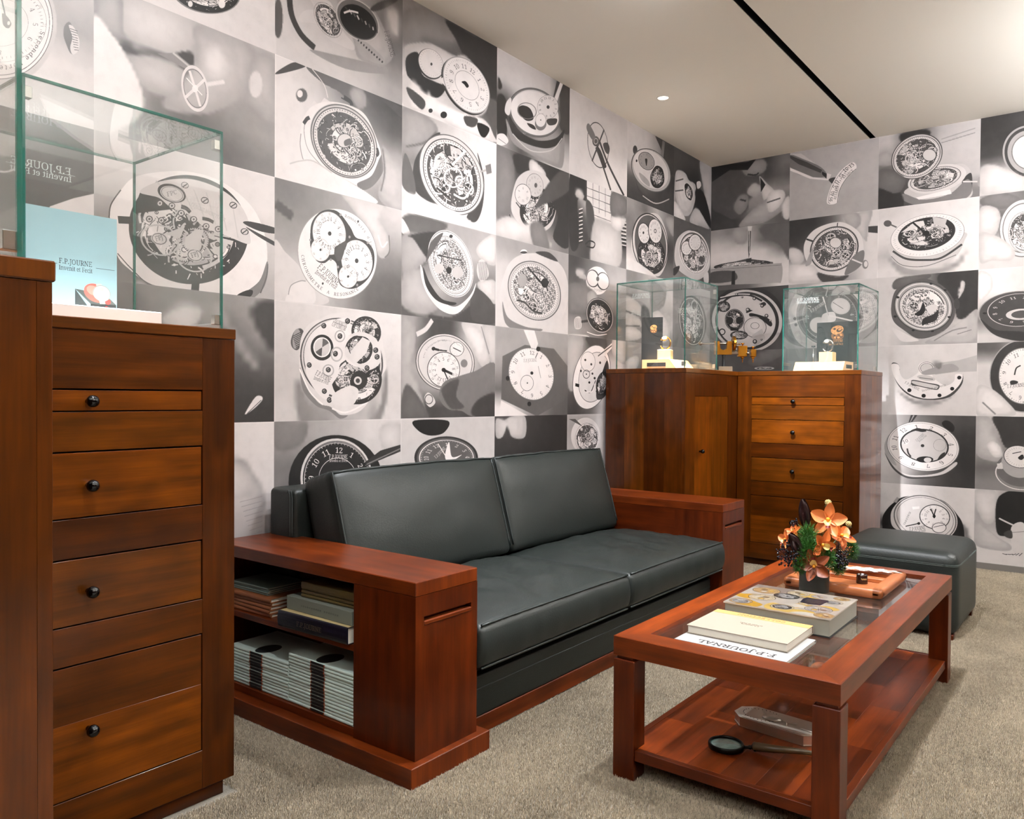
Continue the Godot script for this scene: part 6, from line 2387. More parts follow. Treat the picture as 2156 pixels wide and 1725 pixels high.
		["c",25,0,[403,266,433,253,458,268,443,282,423,272]],
		["e",60,0,[189,250,0,-7,7,-2]],
	],
	"L41": [
		["g",[[150,190,215,225],[160,180,215,215],[120,190,220,215],[190,220,225,222],[215,222,225,225]]],
		["c",155,6,[-1,19,127,0,226,28,226,84,128,147,0,191]],
		["s",100,5,7.6,[25,179,146,130,226,60]],
		["c",55,2,[78,354,77,245,128,159,199,85,254,59,191,162,219,311,266,390,165,397]],
		["c",90,2,[17,211,69,283,86,382,2,358]],
		["c",60,2,[527,86,581,200,572,343,520,433,449,419,571,270]],
		["e",205,0,[345,237,-2,-187,232,1]],
		["r",90,0,[345,237,-2,-189,236,0],0.975,1],
		["e",70,0,[346,239,-2,-170,211,4]],
		["m",[346,239,-1,-168,208,4],41,0],
		["r",215,0,[348,248,0,-50,69,-15],0.85,1],
		["r",210,0,[253,192,0,-39,42,-10],0.8,1],
		["r",205,0,[370,126,0,-26,39,-9],0.75,1],
		["s",235,0,12.2,[339,189,436,95]],
		["s",40,0,10.7,[228,322,322,353]],
		["s",230,0,10.7,[350,328,428,332,488,267]],
		["c",225,4,[2,387,130,410,256,404,390,417,510,448,490,491,3,489]],
		["s",170,2,9.1,[549,174,612,150]],
		["p",120,1,[591,134,633,114,644,159,602,176]],
		["p",225,1,[633,107,698,82,699,147,644,163]],
	],
	"L42": [
		["g",[[215,150,150,165],[100,120,170,165],[120,130,150,120],[160,160,110,90],[80,120,100,90]]],
		["c",90,8,[3,29,294,7,276,55,231,169,150,224,63,285,5,316]],
		["c",215,2,[3,35,53,92,11,105,-5,84]],
		["c",155,8,[3,112,149,101,222,171,132,227,30,301,4,280]],
		["c",45,5,[45,106,239,61,249,135,186,201,79,118]],
		["c",165,8,[13,291,124,252,151,323,260,399,152,459,5,430]],
		["c",60,6,[188,456,336,456,494,377,576,288,685,455,243,489]],
		["c",205,3,[522,101,584,37,680,1,682,152,574,147]],
		["c",195,3,[534,266,618,242,683,248,684,358,576,322]],
		["c",70,3,[503,296,640,342,685,414,685,455,495,456]],
		["c",215,0,[124,228,168,309,251,375,365,402,473,339,523,267,493,337,384,433,270,430,178,370,133,300]],
		["c",40,0,[141,238,186,307,269,373,374,382,336,398,232,383,160,322]],
		["e",222,0,[337,197,-1,-156,165,25]],
		["r",60,0,[337,197,-1,-156,165,25],0.96,0.975],
		["e",150,0,[331,204,-1,-135,143,23]],
		["m",[331,204,-1,-134,141,22],51,2],
		["e",190,0,[250,230,0,-24,35,-5]],
		["e",185,0,[383,232,0,-30,41,-5]],
		["e",30,0,[320,230,0,-17,19,-2]],
		["s",40,0,6.2,[240,168,412,169]],
		["c",80,2,[159,211,185,182,249,104,276,55,194,112]],
		["c",200,0,[528,206,543,154,585,145,623,201,607,237,555,253]],
		["s",110,0,3.1,[538,158,554,250]],
		["s",110,0,3.1,[546,157,562,249]],
		["s",110,0,3.1,[555,156,569,248]],
		["s",110,0,3.1,[563,155,576,247]],
		["s",110,0,3.1,[571,154,584,247]],
		["s",110,0,3.1,[580,153,591,246]],
		["s",110,0,3.1,[588,151,599,245]],
		["s",110,0,3.1,[597,150,606,244]],
		["s",110,0,3.1,[605,149,614,243]],
		["e",40,0,[333,63,0,-8,13,-2]],
	],
	"L43": [
		["g",[[150,60,60,190,195],[130,60,90,190,150],[160,150,180,190,130],[130,150,150,90,80],[60,60,70,60,60]]],
		["c",160,5,[-3,0,73,5,91,114,32,239,67,286,137,378,156,471,0,468]],
		["c",90,6,[33,317,155,421,173,484,9,481]],
		["s",205,2,23.6,[100,83,161,54,206,7]],
		["c",205,5,[414,10,495,4,589,57,644,170,580,220,496,123]],
		["c",190,5,[578,4,685,3,688,203,633,171]],
		["s",130,2,6.3,[567,12,633,150]],
		["e",205,0,[304,204,-1,-136,207,-1]],
		["r",60,0,[305,204,-1,-139,211,-2],0.975,1],
		["r",110,0,[304,204,-1,-129,196,-1],0.97,1],
		["e",205,0,[304,204,-1,-122,186,-1]],
		["e",60,0,[288,240,-1,-86,117,-4]],
		["e",225,0,[288,240,-1,-82,112,-4]],
		["n",60,[288,240,-50,75,-100,-34],0.62,0.26,"12 1 2 3 4 5 6 7 8 9 10 11"],
		["n",90,[288,240,-68,-63,89,-53],0.88,0.16,"60 5 10 15 20 25 30 35 40 45 50 55"],
		["k",110,[288,240,-1,-82,112,-4],0.74,0.79,60],
		["e",60,0,[381,137,0,-35,53,-3]],
		["e",222,0,[381,137,0,-33,49,-3]],
		["k",120,[381,137,0,-33,49,-3],0.75,0.85,12],
		["s",50,0,4.7,[352,131,411,147]],
		["s",30,0,11.0,[214,143,253,148]],
		["s",30,0,6.3,[253,148,309,149]],
		["e",25,0,[214,143,0,-9,13,-1]],
		["s",30,0,12.6,[286,242,348,260]],
		["s",30,0,7.9,[286,242,315,287]],
		["e",25,0,[286,242,0,-10,15,0]],
		["a",90,[304,204,-1,-122,186,-1],0.86,0.075,-80,4.2,"avec Echappement BHP"],
		["a",110,[304,204,-1,-122,186,-1],0.88,0.07,-20,4,"Remontoir d'Egalité"],
		["e",120,2,[436,205,0,-20,26,-1]],
		["s",225,0,4.7,[378,357,497,283]],
		["c",205,0,[155,371,181,352,218,377,227,403,191,421,159,396]],
		["r",70,0,[184,384,0,-28,34,0],0.7,0.85],
		["c",110,2,[255,358,291,300,387,272,518,242,688,203,691,480,499,470,418,442,331,435,274,403]],
		["c",70,5,[273,352,301,313,397,285,378,370,438,423,340,429]],
		["c",55,6,[499,463,540,390,689,355,691,493]],
	],
	"L44": [
		["g",[[195,190,190,195],[195,200,205,205],[200,200,205,205]]],
		["c",20,1,[87,12,319,17,291,74,194,85,114,59]],
		["e",50,0,[318,196,-1,-104,229,13]],
		["e",90,0,[318,196,-1,-95,211,12]],
		["r",225,0,[317,196,-1,-87,197,11],0.965,1],
		["n",230,[317,196,-101,-74,156,-35],0.8,0.24,"12 1 2 3 4 5 6 7 8 9 10 11"],
		["k",220,[317,196,-1,-87,197,11],0.9,0.95,60],
		["c",235,0,[299,190,327,119,349,193,422,187,335,216]],
		["s",230,0,4.7,[306,190,249,125]],
		["t",220,236,196,306,152,220,184,"F.P.JOURNE"],
	],
	"L30": [
		["g",[[195,195,190,185,90],[180,195,195,180,60],[70,150,160,130,70],[60,90,130,150,150],[150,70,120,190,190]]],
		["c",40,6,[11,149,44,190,12,211]],
		["c",40,4,[3,254,77,254,80,473,5,447]],
		["c",60,4,[578,-1,681,-1,684,255,581,257,579,118]],
		["p",215,1,[578,-1,609,-1,551,114,518,115]],
		["p",60,1,[550,-11,578,-1,521,104,512,101]],
		["c",150,3,[78,346,165,416,388,425,583,345,627,296,618,463,540,494,265,480,127,450]],
		["c",45,2,[107,327,204,382,366,388,538,331,627,257,583,345,451,410,264,432,136,412]],
		["s",190,1,6.0,[136,412,295,461,495,411,605,314]],
		["e",210,0,[338,250,-2,-124,229,-43]],
		["r",100,0,[344,240,-2,-132,242,-43],0.93,1],
		["r",50,0,[344,240,-2,-134,244,-44],0.985,1],
		["c",40,0,[178,266,222,235,292,233,323,278,263,307,203,294]],
		["c",60,0,[449,249,547,216,537,250,471,274]],
		["c",50,0,[263,319,324,314,345,333,293,335]],
		["r",120,0,[263,253,-1,-45,89,-20],0.9,1],
		["e",205,0,[460,175,-1,-67,103,-30]],
		["r",120,0,[460,175,-1,-67,103,-30],0.97,1],
		["n",60,[460,175,19,-71,101,-16],0.78,0.26,"12 1 2 3 4 5 6 7 8 9 10 11"],
		["e",60,0,[461,175,0,-10,15,-4]],
		["e",110,0,[391,287,0,-38,55,-15]],
		["e",215,0,[391,269,0,-38,50,-14]],
		["r",130,0,[391,269,0,-38,50,-14],0.94,1],
		["e",60,0,[391,267,0,-4,5,-1]],
		["c",205,1,[69,315,78,266,115,226,125,252,107,321]],
		["c",215,1,[5,452,61,432,99,457,71,487,6,504]],
		["s",120,0,3.7,[15,467,80,479]],
	],
	"L31": [
		["g",[[120,60,60,50,45],[110,70,110,60,45],[110,90,150,80,45],[120,120,130,90,50],[160,190,190,150,120]]],
		["c",120,9,[-3,24,90,12,138,59,158,119,150,232,122,337,1,371]],
		["c",50,6,[147,16,306,1,317,47,207,108,167,93]],
		["c",205,5,[306,7,442,49,411,111,296,76]],
		["c",200,2,[159,177,226,103,327,63,443,67,520,125,554,219,501,342,373,401,250,397,131,324]],
		["m",[374,266,-1,-113,171,-45],61,1],
		["c",45,3,[498,161,676,-4,694,412,524,407,566,274]],
		["e",195,1,[341,142,-1,-65,81,-11]],
		["r",110,0,[341,142,-1,-65,81,-11],0.96,1],
		["e",90,0,[349,140,0,-13,14,-3]],
		["e",212,0,[233,215,-1,-57,72,-10]],
		["r",60,0,[233,215,-1,-58,74,-11],0.95,1],
		["n",110,[233,215,-1,-57,72,-10],0.6,0.3,"6 8 10 12 2 4"],
		["n",130,[341,142,-1,-65,81,-11],0.68,0.22,"12 1 2 3 4 5 6 7 8 9 10 11"],
		["c",75,6,[350,264,402,181,497,80,585,10,688,6,689,90,543,183,424,232]],
		["s",40,0,6.9,[169,269,229,305,290,342]],
		["t",80,300,319,372,315,306,300,"0 12"],
		["s",30,0,10.8,[113,345,142,381,181,409]],
		["c",205,8,[1,405,122,355,220,390,290,366,372,340,458,412,480,461,2,485]],
		["c",120,8,[300,371,404,340,458,399,481,477,353,496]],
	],
	"L32": [
		["g",[[150,155,160],[190,175,165],[200,195,180],[200,200,200],[205,205,205]]],
		["c",205,1,[37,341,58,228,125,122,254,61,453,39,627,91,685,231,618,384,472,471,283,469,140,423]],
		["c",120,1,[59,339,106,419,259,457,420,460,370,478,187,483,83,449]],
		["c",60,1,[352,39,479,20,572,60,453,54]],
		["e",225,0,[242,52,0,-14,31,-5]],
		["e",60,0,[242,55,0,-7,31,-5]],
		["e",80,0,[354,252,-2,-163,251,2]],
		["e",190,0,[353,252,-2,-158,243,2]],
		["m",[353,252,-2,-149,228,3],71,2],
		["e",160,0,[232,207,0,-36,41,-5]],
		["s",40,0,11.3,[279,129,430,213]],
		["s",50,0,9.5,[180,320,257,327,331,364,419,371]],
		["e",35,0,[443,197,0,-27,36,-4]],
	],
	"L33": [
		["g",[[150,160,150],[160,160,140],[140,120,110],[100,90,85],[225,140,85]]],
		["p",90,1,[63,156,260,85,539,92,691,194,652,389,376,478,54,383]],
		["p",228,2,[54,390,193,440,314,481,33,487]],
		["p",225,2,[247,3,345,-4,383,71,359,109,321,104]],
		["e",232,0,[327,243,-2,-144,212,9]],
		["r",130,0,[327,243,-2,-144,212,9],0.98,1],
		["n",60,[327,243,-2,-144,212,9],0.82,0.2,"12 1 2 3 4 5 6 7 8 9 10 11"],
		["k",110,[327,243,-2,-144,212,9],0.93,0.97,60],
		["r",90,0,[281,293,-1,-44,61,-1],0.94,1],
		["e",50,0,[284,293,0,-4,6,0]],
		["e",40,0,[325,237,0,-9,14,0]],
		["t",130,249,180,372,171,247,161,"F.P.JOURNE"],
		["s",150,1,4.8,[385,197,411,263]],
		["s",60,1,5.7,[359,153,379,123]],
		["e",25,0,[109,271,0,-13,17,0]],
		["e",25,0,[303,408,0,-13,18,0]],
		["e",25,0,[384,101,0,-13,19,-1]],
	],
	"L34": [
		["g",[[60,50,40],[50,40,40],[60,55,50]]],
		["c",195,4,[11,14,78,22,146,2,265,4,266,116,147,112,112,37,67,109,12,107]],
	],
	"L20": [
		["g",[[200,196,192,190],[200,198,196,195],[200,200,202,200],[200,205,225,228],[205,215,235,230]]],
		["r",60,0,[319,253,-2,-137,124,4],0.955,1],
		["s",60,0,12.5,[387,139,249,368]],
		["e",80,0,[292,236,-1,-31,41,-10]],
		["r",170,0,[291,236,0,-20,26,-7],0.7,1],
		["c",110,0,[184,187,210,150,285,207,247,237]],
		["c",70,0,[376,231,429,211,456,239,443,277,403,273]],
		["s",75,0,17.8,[292,273,371,362,474,498]],
		["s",60,0,19.6,[336,228,444,345,641,499]],
		["c",60,0,[298,258,350,279,404,341,418,365,378,375,325,305]],
	],
	"L21": [
		["g",[[150,90,180,180,130],[80,200,225,190,120],[50,90,220,200,160],[60,60,160,180,60],[80,60,120,150,120]]],
		["c",45,3,[8,0,188,-14,190,118,93,138,109,397,14,412]],
		["p",228,1,[191,-2,481,1,478,222,280,202,279,155,193,105]],
		["s",110,0,4.6,[191,-2,194,158]],
		["s",110,0,4.6,[261,-1,264,164]],
		["s",110,0,4.6,[333,0,336,171]],
		["s",110,0,4.6,[407,1,410,178]],
		["s",110,0,4.6,[482,2,485,185]],
		["s",110,0,4.6,[192,42,482,40]],
		["s",110,0,4.6,[192,91,482,92]],
		["s",110,0,4.6,[193,141,483,144]],
		["s",110,0,4.6,[194,191,484,196]],
		["p",60,2,[170,-4,191,-8,193,118,172,115]],
		["c",80,2,[190,118,266,150,288,302,219,340,192,218]],
		["c",120,4,[488,10,670,16,672,109,490,157]],
		["c",195,6,[92,79,165,97,141,128,69,116]],
		["s",225,0,6.4,[108,191,148,176]],
		["s",40,0,8.3,[108,200,148,186]],
		["s",225,0,6.4,[109,214,149,200]],
		["s",40,0,8.3,[109,224,149,210]],
		["s",225,0,6.4,[109,238,149,224]],
		["s",40,0,8.3,[109,248,149,234]],
		["s",225,0,6.4,[109,261,149,248]],
		["s",40,0,8.3,[110,271,150,257]],
		["s",225,0,6.4,[110,285,150,271]],
		["s",40,0,8.3,[110,295,150,281]],
		["s",225,0,6.4,[110,308,150,295]],
		["s",40,0,8.3,[110,318,150,305]],
		["s",225,0,6.4,[111,332,150,319]],
		["s",40,0,8.3,[111,342,151,329]],
		["s",225,0,6.4,[111,356,151,343]],
		["s",40,0,8.3,[111,366,151,353]],
		["s",225,0,6.4,[111,379,151,366]],
		["s",40,0,8.3,[111,389,151,376]],
		["s",225,0,6.4,[609,177,673,173]],
		["s",40,0,8.3,[609,188,673,184]],
		["s",225,0,6.4,[609,202,674,198]],
		["s",40,0,8.3,[610,212,674,208]],
		["s",225,0,6.4,[610,226,674,222]],
		["s",40,0,8.3,[610,236,674,233]],
		["s",225,0,6.4,[610,250,675,246]],
		["s",40,0,8.3,[611,260,675,257]],
		["s",225,0,6.4,[611,274,675,271]],
		["s",40,0,8.3,[611,285,675,281]],
		["s",225,0,6.4,[611,298,676,295]],
		["s",40,0,8.3,[611,309,676,306]],
		["s",225,0,6.4,[612,322,676,319]],
		["s",40,0,8.3,[612,333,676,330]],
		["c",200,9,[293,220,491,212,603,250,593,464,272,507,245,376]],
		["s",40,0,9.2,[182,386,232,358,289,363,270,393,195,397]],
		["s",40,0,5.5,[231,338,238,377]],
		["c",225,6,[477,173,602,157,673,152,603,235,505,231]],
	],
	"L22": [
		["g",[[60,110,150,165],[80,120,170,165],[120,120,130,150],[110,90,80,90],[150,120,90,100]]],
		["c",190,6,[92,82,190,103,178,131,92,115]],
		["e",232,0,[325,117,-1,-89,135,-10]],
		["r",150,0,[325,117,-1,-89,135,-10],0.97,1],
		["e",60,0,[272,110,-1,-54,74,-4]],
		["e",60,0,[389,113,-1,-56,77,-4]],
		["e",232,0,[268,110,-1,-48,64,-3]],
		["e",232,0,[393,112,-1,-50,67,-2]],
		["e",90,0,[327,106,0,-15,18,-2]],
		["t",120,279,180,383,182,285,166,"F.P.JOURNE"],
		["c",120,6,[-1,185,154,161,267,181,305,211,319,278,256,304,132,342,1,340]],
		["c",165,4,[210,214,267,188,318,203,332,263,281,302,224,294]],
		["e",35,1,[359,329,-2,-106,161,6]],
		["e",60,0,[354,330,-2,-93,139,7]],
		["m",[358,333,-2,-92,137,7],81,1],
		["r",170,0,[359,331,-2,-104,158,6],0.95,1],
		["c",200,1,[70,373,132,358,146,420,79,432]],
		["s",110,0,3.7,[78,369,85,428]],
		["s",110,0,3.7,[91,368,98,427]],
		["s",110,0,3.7,[105,367,112,426]],
		["s",110,0,3.7,[118,366,125,425]],
		["s",110,0,3.7,[131,365,138,424]],
		["c",190,2,[3,470,208,463,221,489,3,502]],
		["s",60,2,15.0,[145,387,219,375]],
		["s",215,1,5.6,[208,443,322,455,441,441]],
	],
	"L23": [
		["g",[[190,60,80,130],[160,120,180,200],[130,180,215,210],[80,150,215,190],[60,90,190,150]]],
		["c",170,8,[-3,4,146,1,160,73,89,209,67,327,1,289]],
		["s",60,6,47.3,[208,-3,285,67,261,136]],
		["e",232,0,[273,243,-3,-194,220,-55]],
		["r",90,0,[273,243,-3,-194,220,-55],0.97,1],
		["e",215,0,[297,243,-2,-152,180,-39]],
		["r",110,0,[297,243,-2,-152,180,-39],0.975,1],
		["c",60,0,[379,227,451,135,473,281,421,365,329,379,328,297]],
		["m",[393,282,-1,-73,76,-20],91,1],
		["e",225,0,[224,151,-1,-61,83,-3]],
		["r",60,0,[224,151,-1,-61,83,-3],0.96,1],
		["r",60,0,[206,228,0,-27,40,-1],0.85,1],
		["e",60,0,[206,228,0,-5,7,0]],
		["s",50,0,7.6,[188,326,251,339,289,298,314,263]],
		["s",225,0,9.5,[207,336,277,332,302,284]],
		["s",30,0,18.9,[84,294,127,300]],
		["e",40,0,[192,142,0,-7,11,0]],
		["e",40,0,[261,166,0,-7,11,0]],
		["e",40,0,[144,210,0,-7,11,0]],
		["e",40,0,[301,250,0,-8,12,0]],
		["e",40,0,[275,223,0,-7,11,0]],
		["e",40,0,[364,152,0,-8,12,0]],
		["e",40,0,[328,331,0,-8,12,0]],
		["e",40,0,[240,278,0,-7,11,0]],
		["p",225,1,[325,112,523,12,579,8,417,108]],
		["s",60,0,7.6,[338,112,551,17]],
		["c",190,4,[523,-16,692,-42,696,146,525,103]],
	],
	"L24": [
		["g",[[150,200],[190,190]]],
		["e",200,0,[208,134,-2,-113,165,6]],
		["m",[223,151,-2,-97,136,5],92,0],
		["p",80,1,[16,26,87,27,175,77]],
	],
	"L10": [
		["g",[[200,190,150,70],[195,200,150,60],[190,190,120,60],[90,120,60,55],[60,60,55,60]]],
		["c",55,2,[385,-4,509,-2,681,13,692,494,620,397,565,213,477,79]],
		["p",110,1,[492,6,529,6,496,190,447,217]],
		["c",60,3,[104,339,166,414,338,453,552,403,635,307,622,460,454,522,198,474]],
		["s",170,1,8.3,[213,448,403,463,603,393]],
		["e",60,3,[104,168,-1,-29,30,-7]],
		["e",170,1,[340,250,-3,-140,279,-23]],
		["r",90,0,[340,250,-3,-144,288,-24],0.96,1],
		["e",205,0,[331,244,-3,-127,253,-16]],
		["e",150,0,[263,203,-1,-57,109,-12]],
		["r",50,0,[263,203,-1,-60,115,-13],0.95,1],
		["n",100,[263,203,-1,-57,109,-12],0.78,0.2,"12 1 2 3 4 5 6 7 8 9 10 11"],
		["c",40,0,[242,193,273,189,263,237,247,218]],
		["c",35,0,[319,291,398,205,497,205,524,284,450,346,352,352]],
		["m",[424,275,-1,-68,98,-22],93,1],
		["c",160,2,[164,304,288,328,305,369,195,348]],
		["e",50,0,[125,234,0,-9,12,-3]],
	],
	"L11": [
		["g",[[150,110,180,120],[120,180,150,110],[120,150,120,60],[190,140,60,70],[225,160,110,110]]],
		["c",205,1,[66,274,131,146,236,75,427,33,546,112,591,230,568,350,469,457,339,458,182,418,90,372]],
		["r",50,0,[332,255,-4,-207,260,-7],0.96,1],
		["e",90,0,[338,254,-4,-192,229,-1]],
		["m",[347,328,-3,-127,202,-18],95,1],
		["e",50,0,[235,199,-1,-71,88,-6]],
		["e",222,0,[235,199,-1,-66,78,-4]],
		["e",50,0,[398,156,-2,-84,105,-7]],
		["e",222,0,[398,156,-2,-80,95,-5]],
		["n",120,[235,199,-1,-66,78,-4],0.7,0.26,"12 1 2 3 4 5 6 7 8 9 10 11"],
		["n",120,[398,156,-2,-80,95,-5],0.7,0.26,"12 1 2 3 4 5 6 7 8 9 10 11"],
		["r",60,0,[397,156,0,-15,19,-3],0.6,1],
		["e",60,0,[228,196,0,-9,12,-2]],
		["c",215,3,[-4,429,121,404,244,425,387,459,404,495,-2,530]],
		["c",150,4,[544,42,678,26,681,144,614,124]],
	],
	"L12": [
		["g",[[120,190,205],[140,190,200],[110,150,170],[90,150,190],[100,120,140]]],
		["c",205,5,[-7,173,156,200,218,239,211,276,158,303,-5,266]],
		["c",195,5,[-5,288,158,303,213,336,205,366,-3,374]],
		["c",200,5,[-3,381,145,378,222,432,-1,468]],
		["s",90,3,10.9,[-5,273,189,293]],
		["s",90,3,10.9,[-3,371,190,360]],
		["c",130,9,[308,34,554,36,557,161,474,223,361,256,326,138]],
		["c",215,4,[345,272,441,233,525,257,612,313,631,406,546,451,429,434,394,329]],
		["c",60,7,[218,224,312,237,330,334,220,343]],
	],
	"L13": [
		["g",[[150,170,180],[120,110,120],[140,130,120]]],
		["c",210,4,[1,133,163,89,165,163,2,205]],
	],
	"L00": [
		["g",[[70,60,60,140],[60,45,45,150],[60,45,45,130],[150,60,35,120],[110,100,60,60]]],
		["c",190,4,[23,182,94,150,185,154,242,190,357,206,341,342,248,451,101,462,45,384,8,304]],
		["s",80,2,9.5,[24,245,149,202]],
		["s",80,2,9.5,[17,318,151,282]],
		["c",30,0,[169,246,224,218,301,259,283,329,208,319]],
		["m",[244,279,-1,-52,67,-1],97,1],
		["c",200,4,[10,391,193,493,13,518]],
		["c",170,6,[430,-2,653,-12,667,512,580,355,494,185]],
		["c",205,1,[376,177,434,156,454,186,396,223]],
		["c",175,5,[268,496,323,395,400,373,541,405,625,485,462,496]],
		["c",25,6,[358,239,496,228,622,373,645,481,500,413,380,335]],
	],
	"L01": [
		["g",[[75,75,80],[80,85,90],[90,100,80],[120,110,70]]],
		["c",190,1,[16,269,58,159,184,82,315,56,512,78,616,164,630,275,540,363,382,416,154,395,45,353]],
		["e",90,0,[352,212,-4,-154,254,-12]],
		["r",205,0,[352,212,-4,-160,269,-14],0.93,1],
		["m",[352,221,-4,-147,242,-11],99,0],
		["e",45,0,[215,199,-1,-55,97,-15]],
		["e",212,0,[215,199,-1,-50,85,-13]],
		["e",45,0,[360,134,-2,-63,116,-18]],
		["e",212,0,[360,134,-1,-58,104,-16]],
		["n",130,[215,199,-1,-50,85,-13],0.65,0.28,"12 1 2 3 4 5 6 7 8 9 10 11"],
		["n",130,[360,134,-1,-58,104,-16],0.68,0.26,"12 1 2 3 4 5 6 7 8 9 10 11"],
		["r",190,0,[467,246,-1,-54,91,-13],0.8,1],
		["e",50,0,[466,246,-1,-24,40,-6]],
		["c",40,1,[-8,384,98,346,81,388,11,429]],
		["c",200,2,[519,366,600,330,612,406,541,423]],
	],
	"L02": [
		["g",[[90,120,150,160],[110,120,130,150],[110,100,130,140],[90,90,110,120]]],
		["e",60,1,[335,258,-5,-189,244,6]],
		["e",190,0,[325,263,-4,-176,218,8]],
		["m",[325,263,-4,-170,207,9],101,1],
		["e",40,0,[358,138,-1,-42,58,-5]],
		["r",170,0,[358,138,-1,-42,58,-5],0.7,1],
	],
	"L03": [
		["g",[[110,120,130],[100,110,120],[90,90,90]]],
	],
	"R00": [
		["g",[[35,40,120,60,110],[35,60,140,70,90],[40,80,150,140,130],[40,70,130,140,90],[45,50,90,110,80]]],
		["c",75,11,[2,21,232,14,407,0,442,73,408,123,386,175,352,260,306,298,295,365,225,424,117,421,6,313]],
		["c",140,7,[256,41,384,7,436,38,431,93,385,119,327,121,269,100]],
		["c",165,5,[305,208,351,181,409,224,398,267,341,281,294,251]],
		["c",130,6,[224,264,294,263,295,342,237,402,189,350]],
		["s",45,3,11.4,[292,104,351,119,379,107]],
		["s",40,5,11.4,[236,288,283,306]],
		["p",25,2,[2,-2,291,8,361,-6,292,70,149,46,4,115]],
		["c",190,3,[385,131,443,196,500,260,513,328,445,363,410,291,398,211]],
		["p",30,1,[391,143,432,205,398,256]],
		["c",150,5,[226,492,331,381,433,317,523,264,573,282,591,384,525,441,435,485,355,497]],
		["c",205,5,[456,276,556,263,579,316,525,396,457,409]],
		["s",70,3,9.1,[445,341,546,322]],
		["c",195,5,[569,359,612,321,614,475,570,469]],
		["c",55,6,[6,348,178,440,203,501,8,488]],
	],
	"R10": [
		["g",[[165,172,175,178],[165,170,174,175],[165,166,168,168],[155,158,160,160]]],
		["p",190,3,[-1,4,81,18,231,152,189,156,-1,37]],
		["c",110,1,[-1,15,103,66,220,140,263,211,168,206,61,167,0,102]],
		["p",60,0,[-1,17,124,89,231,163,221,183,60,91,-1,37]],
		["p",220,1,[0,108,168,206,284,236,273,245,147,214,1,130]],
		["p",40,0,[231,174,273,202,263,232,231,195]],
		["p",205,0,[265,192,296,206,284,236,263,232]],
		["c",55,1,[279,240,314,230,345,245,325,285,300,270]],
		["c",228,0,[440,144,465,192,396,254,352,331,337,413,270,409,280,331,315,251,365,185]],
		["s",100,0,3.1,[435,150,370,197,325,253,287,332,276,405]],
		["s",70,0,3.1,[463,194,396,254,352,331,339,412]],
		["s",60,0,3.1,[435,153,447,160]],
		["s",60,0,3.1,[419,164,431,170]],
		["s",60,0,3.1,[408,175,420,181]],
		["s",60,0,3.1,[399,186,411,193]],
		["s",60,0,3.1,[390,198,402,204]],
		["s",60,0,3.1,[382,210,394,216]],
		["s",60,0,3.1,[374,221,386,228]],
		["s",60,0,3.1,[366,233,378,240]],
		["s",60,0,3.1,[359,245,371,252]],
		["s",60,0,3.1,[352,257,364,264]],
		["s",60,0,3.1,[345,269,357,276]],
		["s",60,0,3.1,[338,282,351,288]],
		["s",60,0,3.1,[332,294,344,300]],
		["s",60,0,3.1,[325,306,338,312]],
		["s",60,0,3.1,[319,318,332,324]],
		["s",60,0,3.1,[313,330,325,337]],
		["s",60,0,3.1,[307,343,319,349]],
		["s",60,0,3.1,[301,355,313,361]],
		["s",60,0,3.1,[295,368,307,374]],
		["s",60,0,3.1,[289,380,302,386]],
		["s",60,0,3.1,[283,392,296,398]],
		["s",60,0,3.1,[278,405,290,411]],
		["t",50,385,210,455,167,369,185,"10 15"],
		["t",50,361,248,386,220,342,229,"5"],
		["t",50,324,316,351,262,300,300,"5 0"],
		["t",50,304,403,318,331,280,395,"15 10"],
		["t",50,381,253,448,205,370,238,"AVANCE"],
		["t",50,330,391,351,294,313,385,"RETARDE"],
	],
	"R20": [
		["g",[[190,60,180,190],[150,120,190,190],[90,120,180,185],[60,80,90,180],[70,70,65,120]]],
		["c",160,7,[-1,124,75,128,114,206,0,196]],
		["c",50,6,[139,8,277,5,322,34,278,75,159,72]],
		["s",140,2,5.6,[385,115,582,85]],
		["s",150,2,5.6,[385,90,582,56]],
		["c",190,1,[163,405,299,337,474,268,552,310,566,418,563,495,443,535,283,483]],
		["c",60,0,[510,390,561,340,566,447,529,490]],
		["c",120,1,[163,415,283,473,442,457,544,376,563,475,443,535,256,509,155,454]],
		["e",205,0,[360,347,-1,-91,173,-10]],
		["e",60,0,[352,345,-1,-75,151,-10]],
		["m",[352,345,-1,-73,149,-10],111,0],
		["s",210,0,9.4,[515,389,604,403]],
		["e",150,0,[608,405,0,-31,10,2]],
		["p",225,0,[237,452,442,428,451,459,256,469]],
		["e",205,0,[237,177,-2,-148,156,-5]],
		["r",70,0,[237,177,-2,-150,157,-4],0.96,1],
		["e",80,0,[237,177,-2,-135,145,-6]],
		["m",[237,177,-2,-133,142,-6],112,0],
		["e",200,0,[315,181,-1,-42,43,8]],
		["r",60,0,[315,181,-1,-42,43,8],0.9,1],
		["r",200,0,[197,185,0,-32,31,6],0.75,1],
		["c",100,6,[1,237,77,240,152,293,172,336,135,401,70,401,2,350]],
		["c",40,6,[2,361,98,406,145,413,155,505,4,494]],
	],
	"R30": [
		["g",[[50,60,80,90],[50,40,90,120],[60,60,150,180],[160,180,190,200],[190,200,205,205]]],
		["e",160,1,[264,263,-2,-167,141,26]],
		["r",60,0,[264,263,-2,-158,133,24],0.86,0.98],
		["e",205,1,[265,263,-2,-111,94,17]],
		["r",110,0,[265,263,-2,-111,94,17],0.94,1],
		["c",205,7,[3,321,82,315,180,378,252,428,253,521,6,483]],
	],
	"R01": [
		["g",[[150,120,160,90,75],[190,170,170,90,80],[205,205,200,190,110],[200,205,205,205,190],[90,190,200,200,205],[80,80,90,150,200]]],
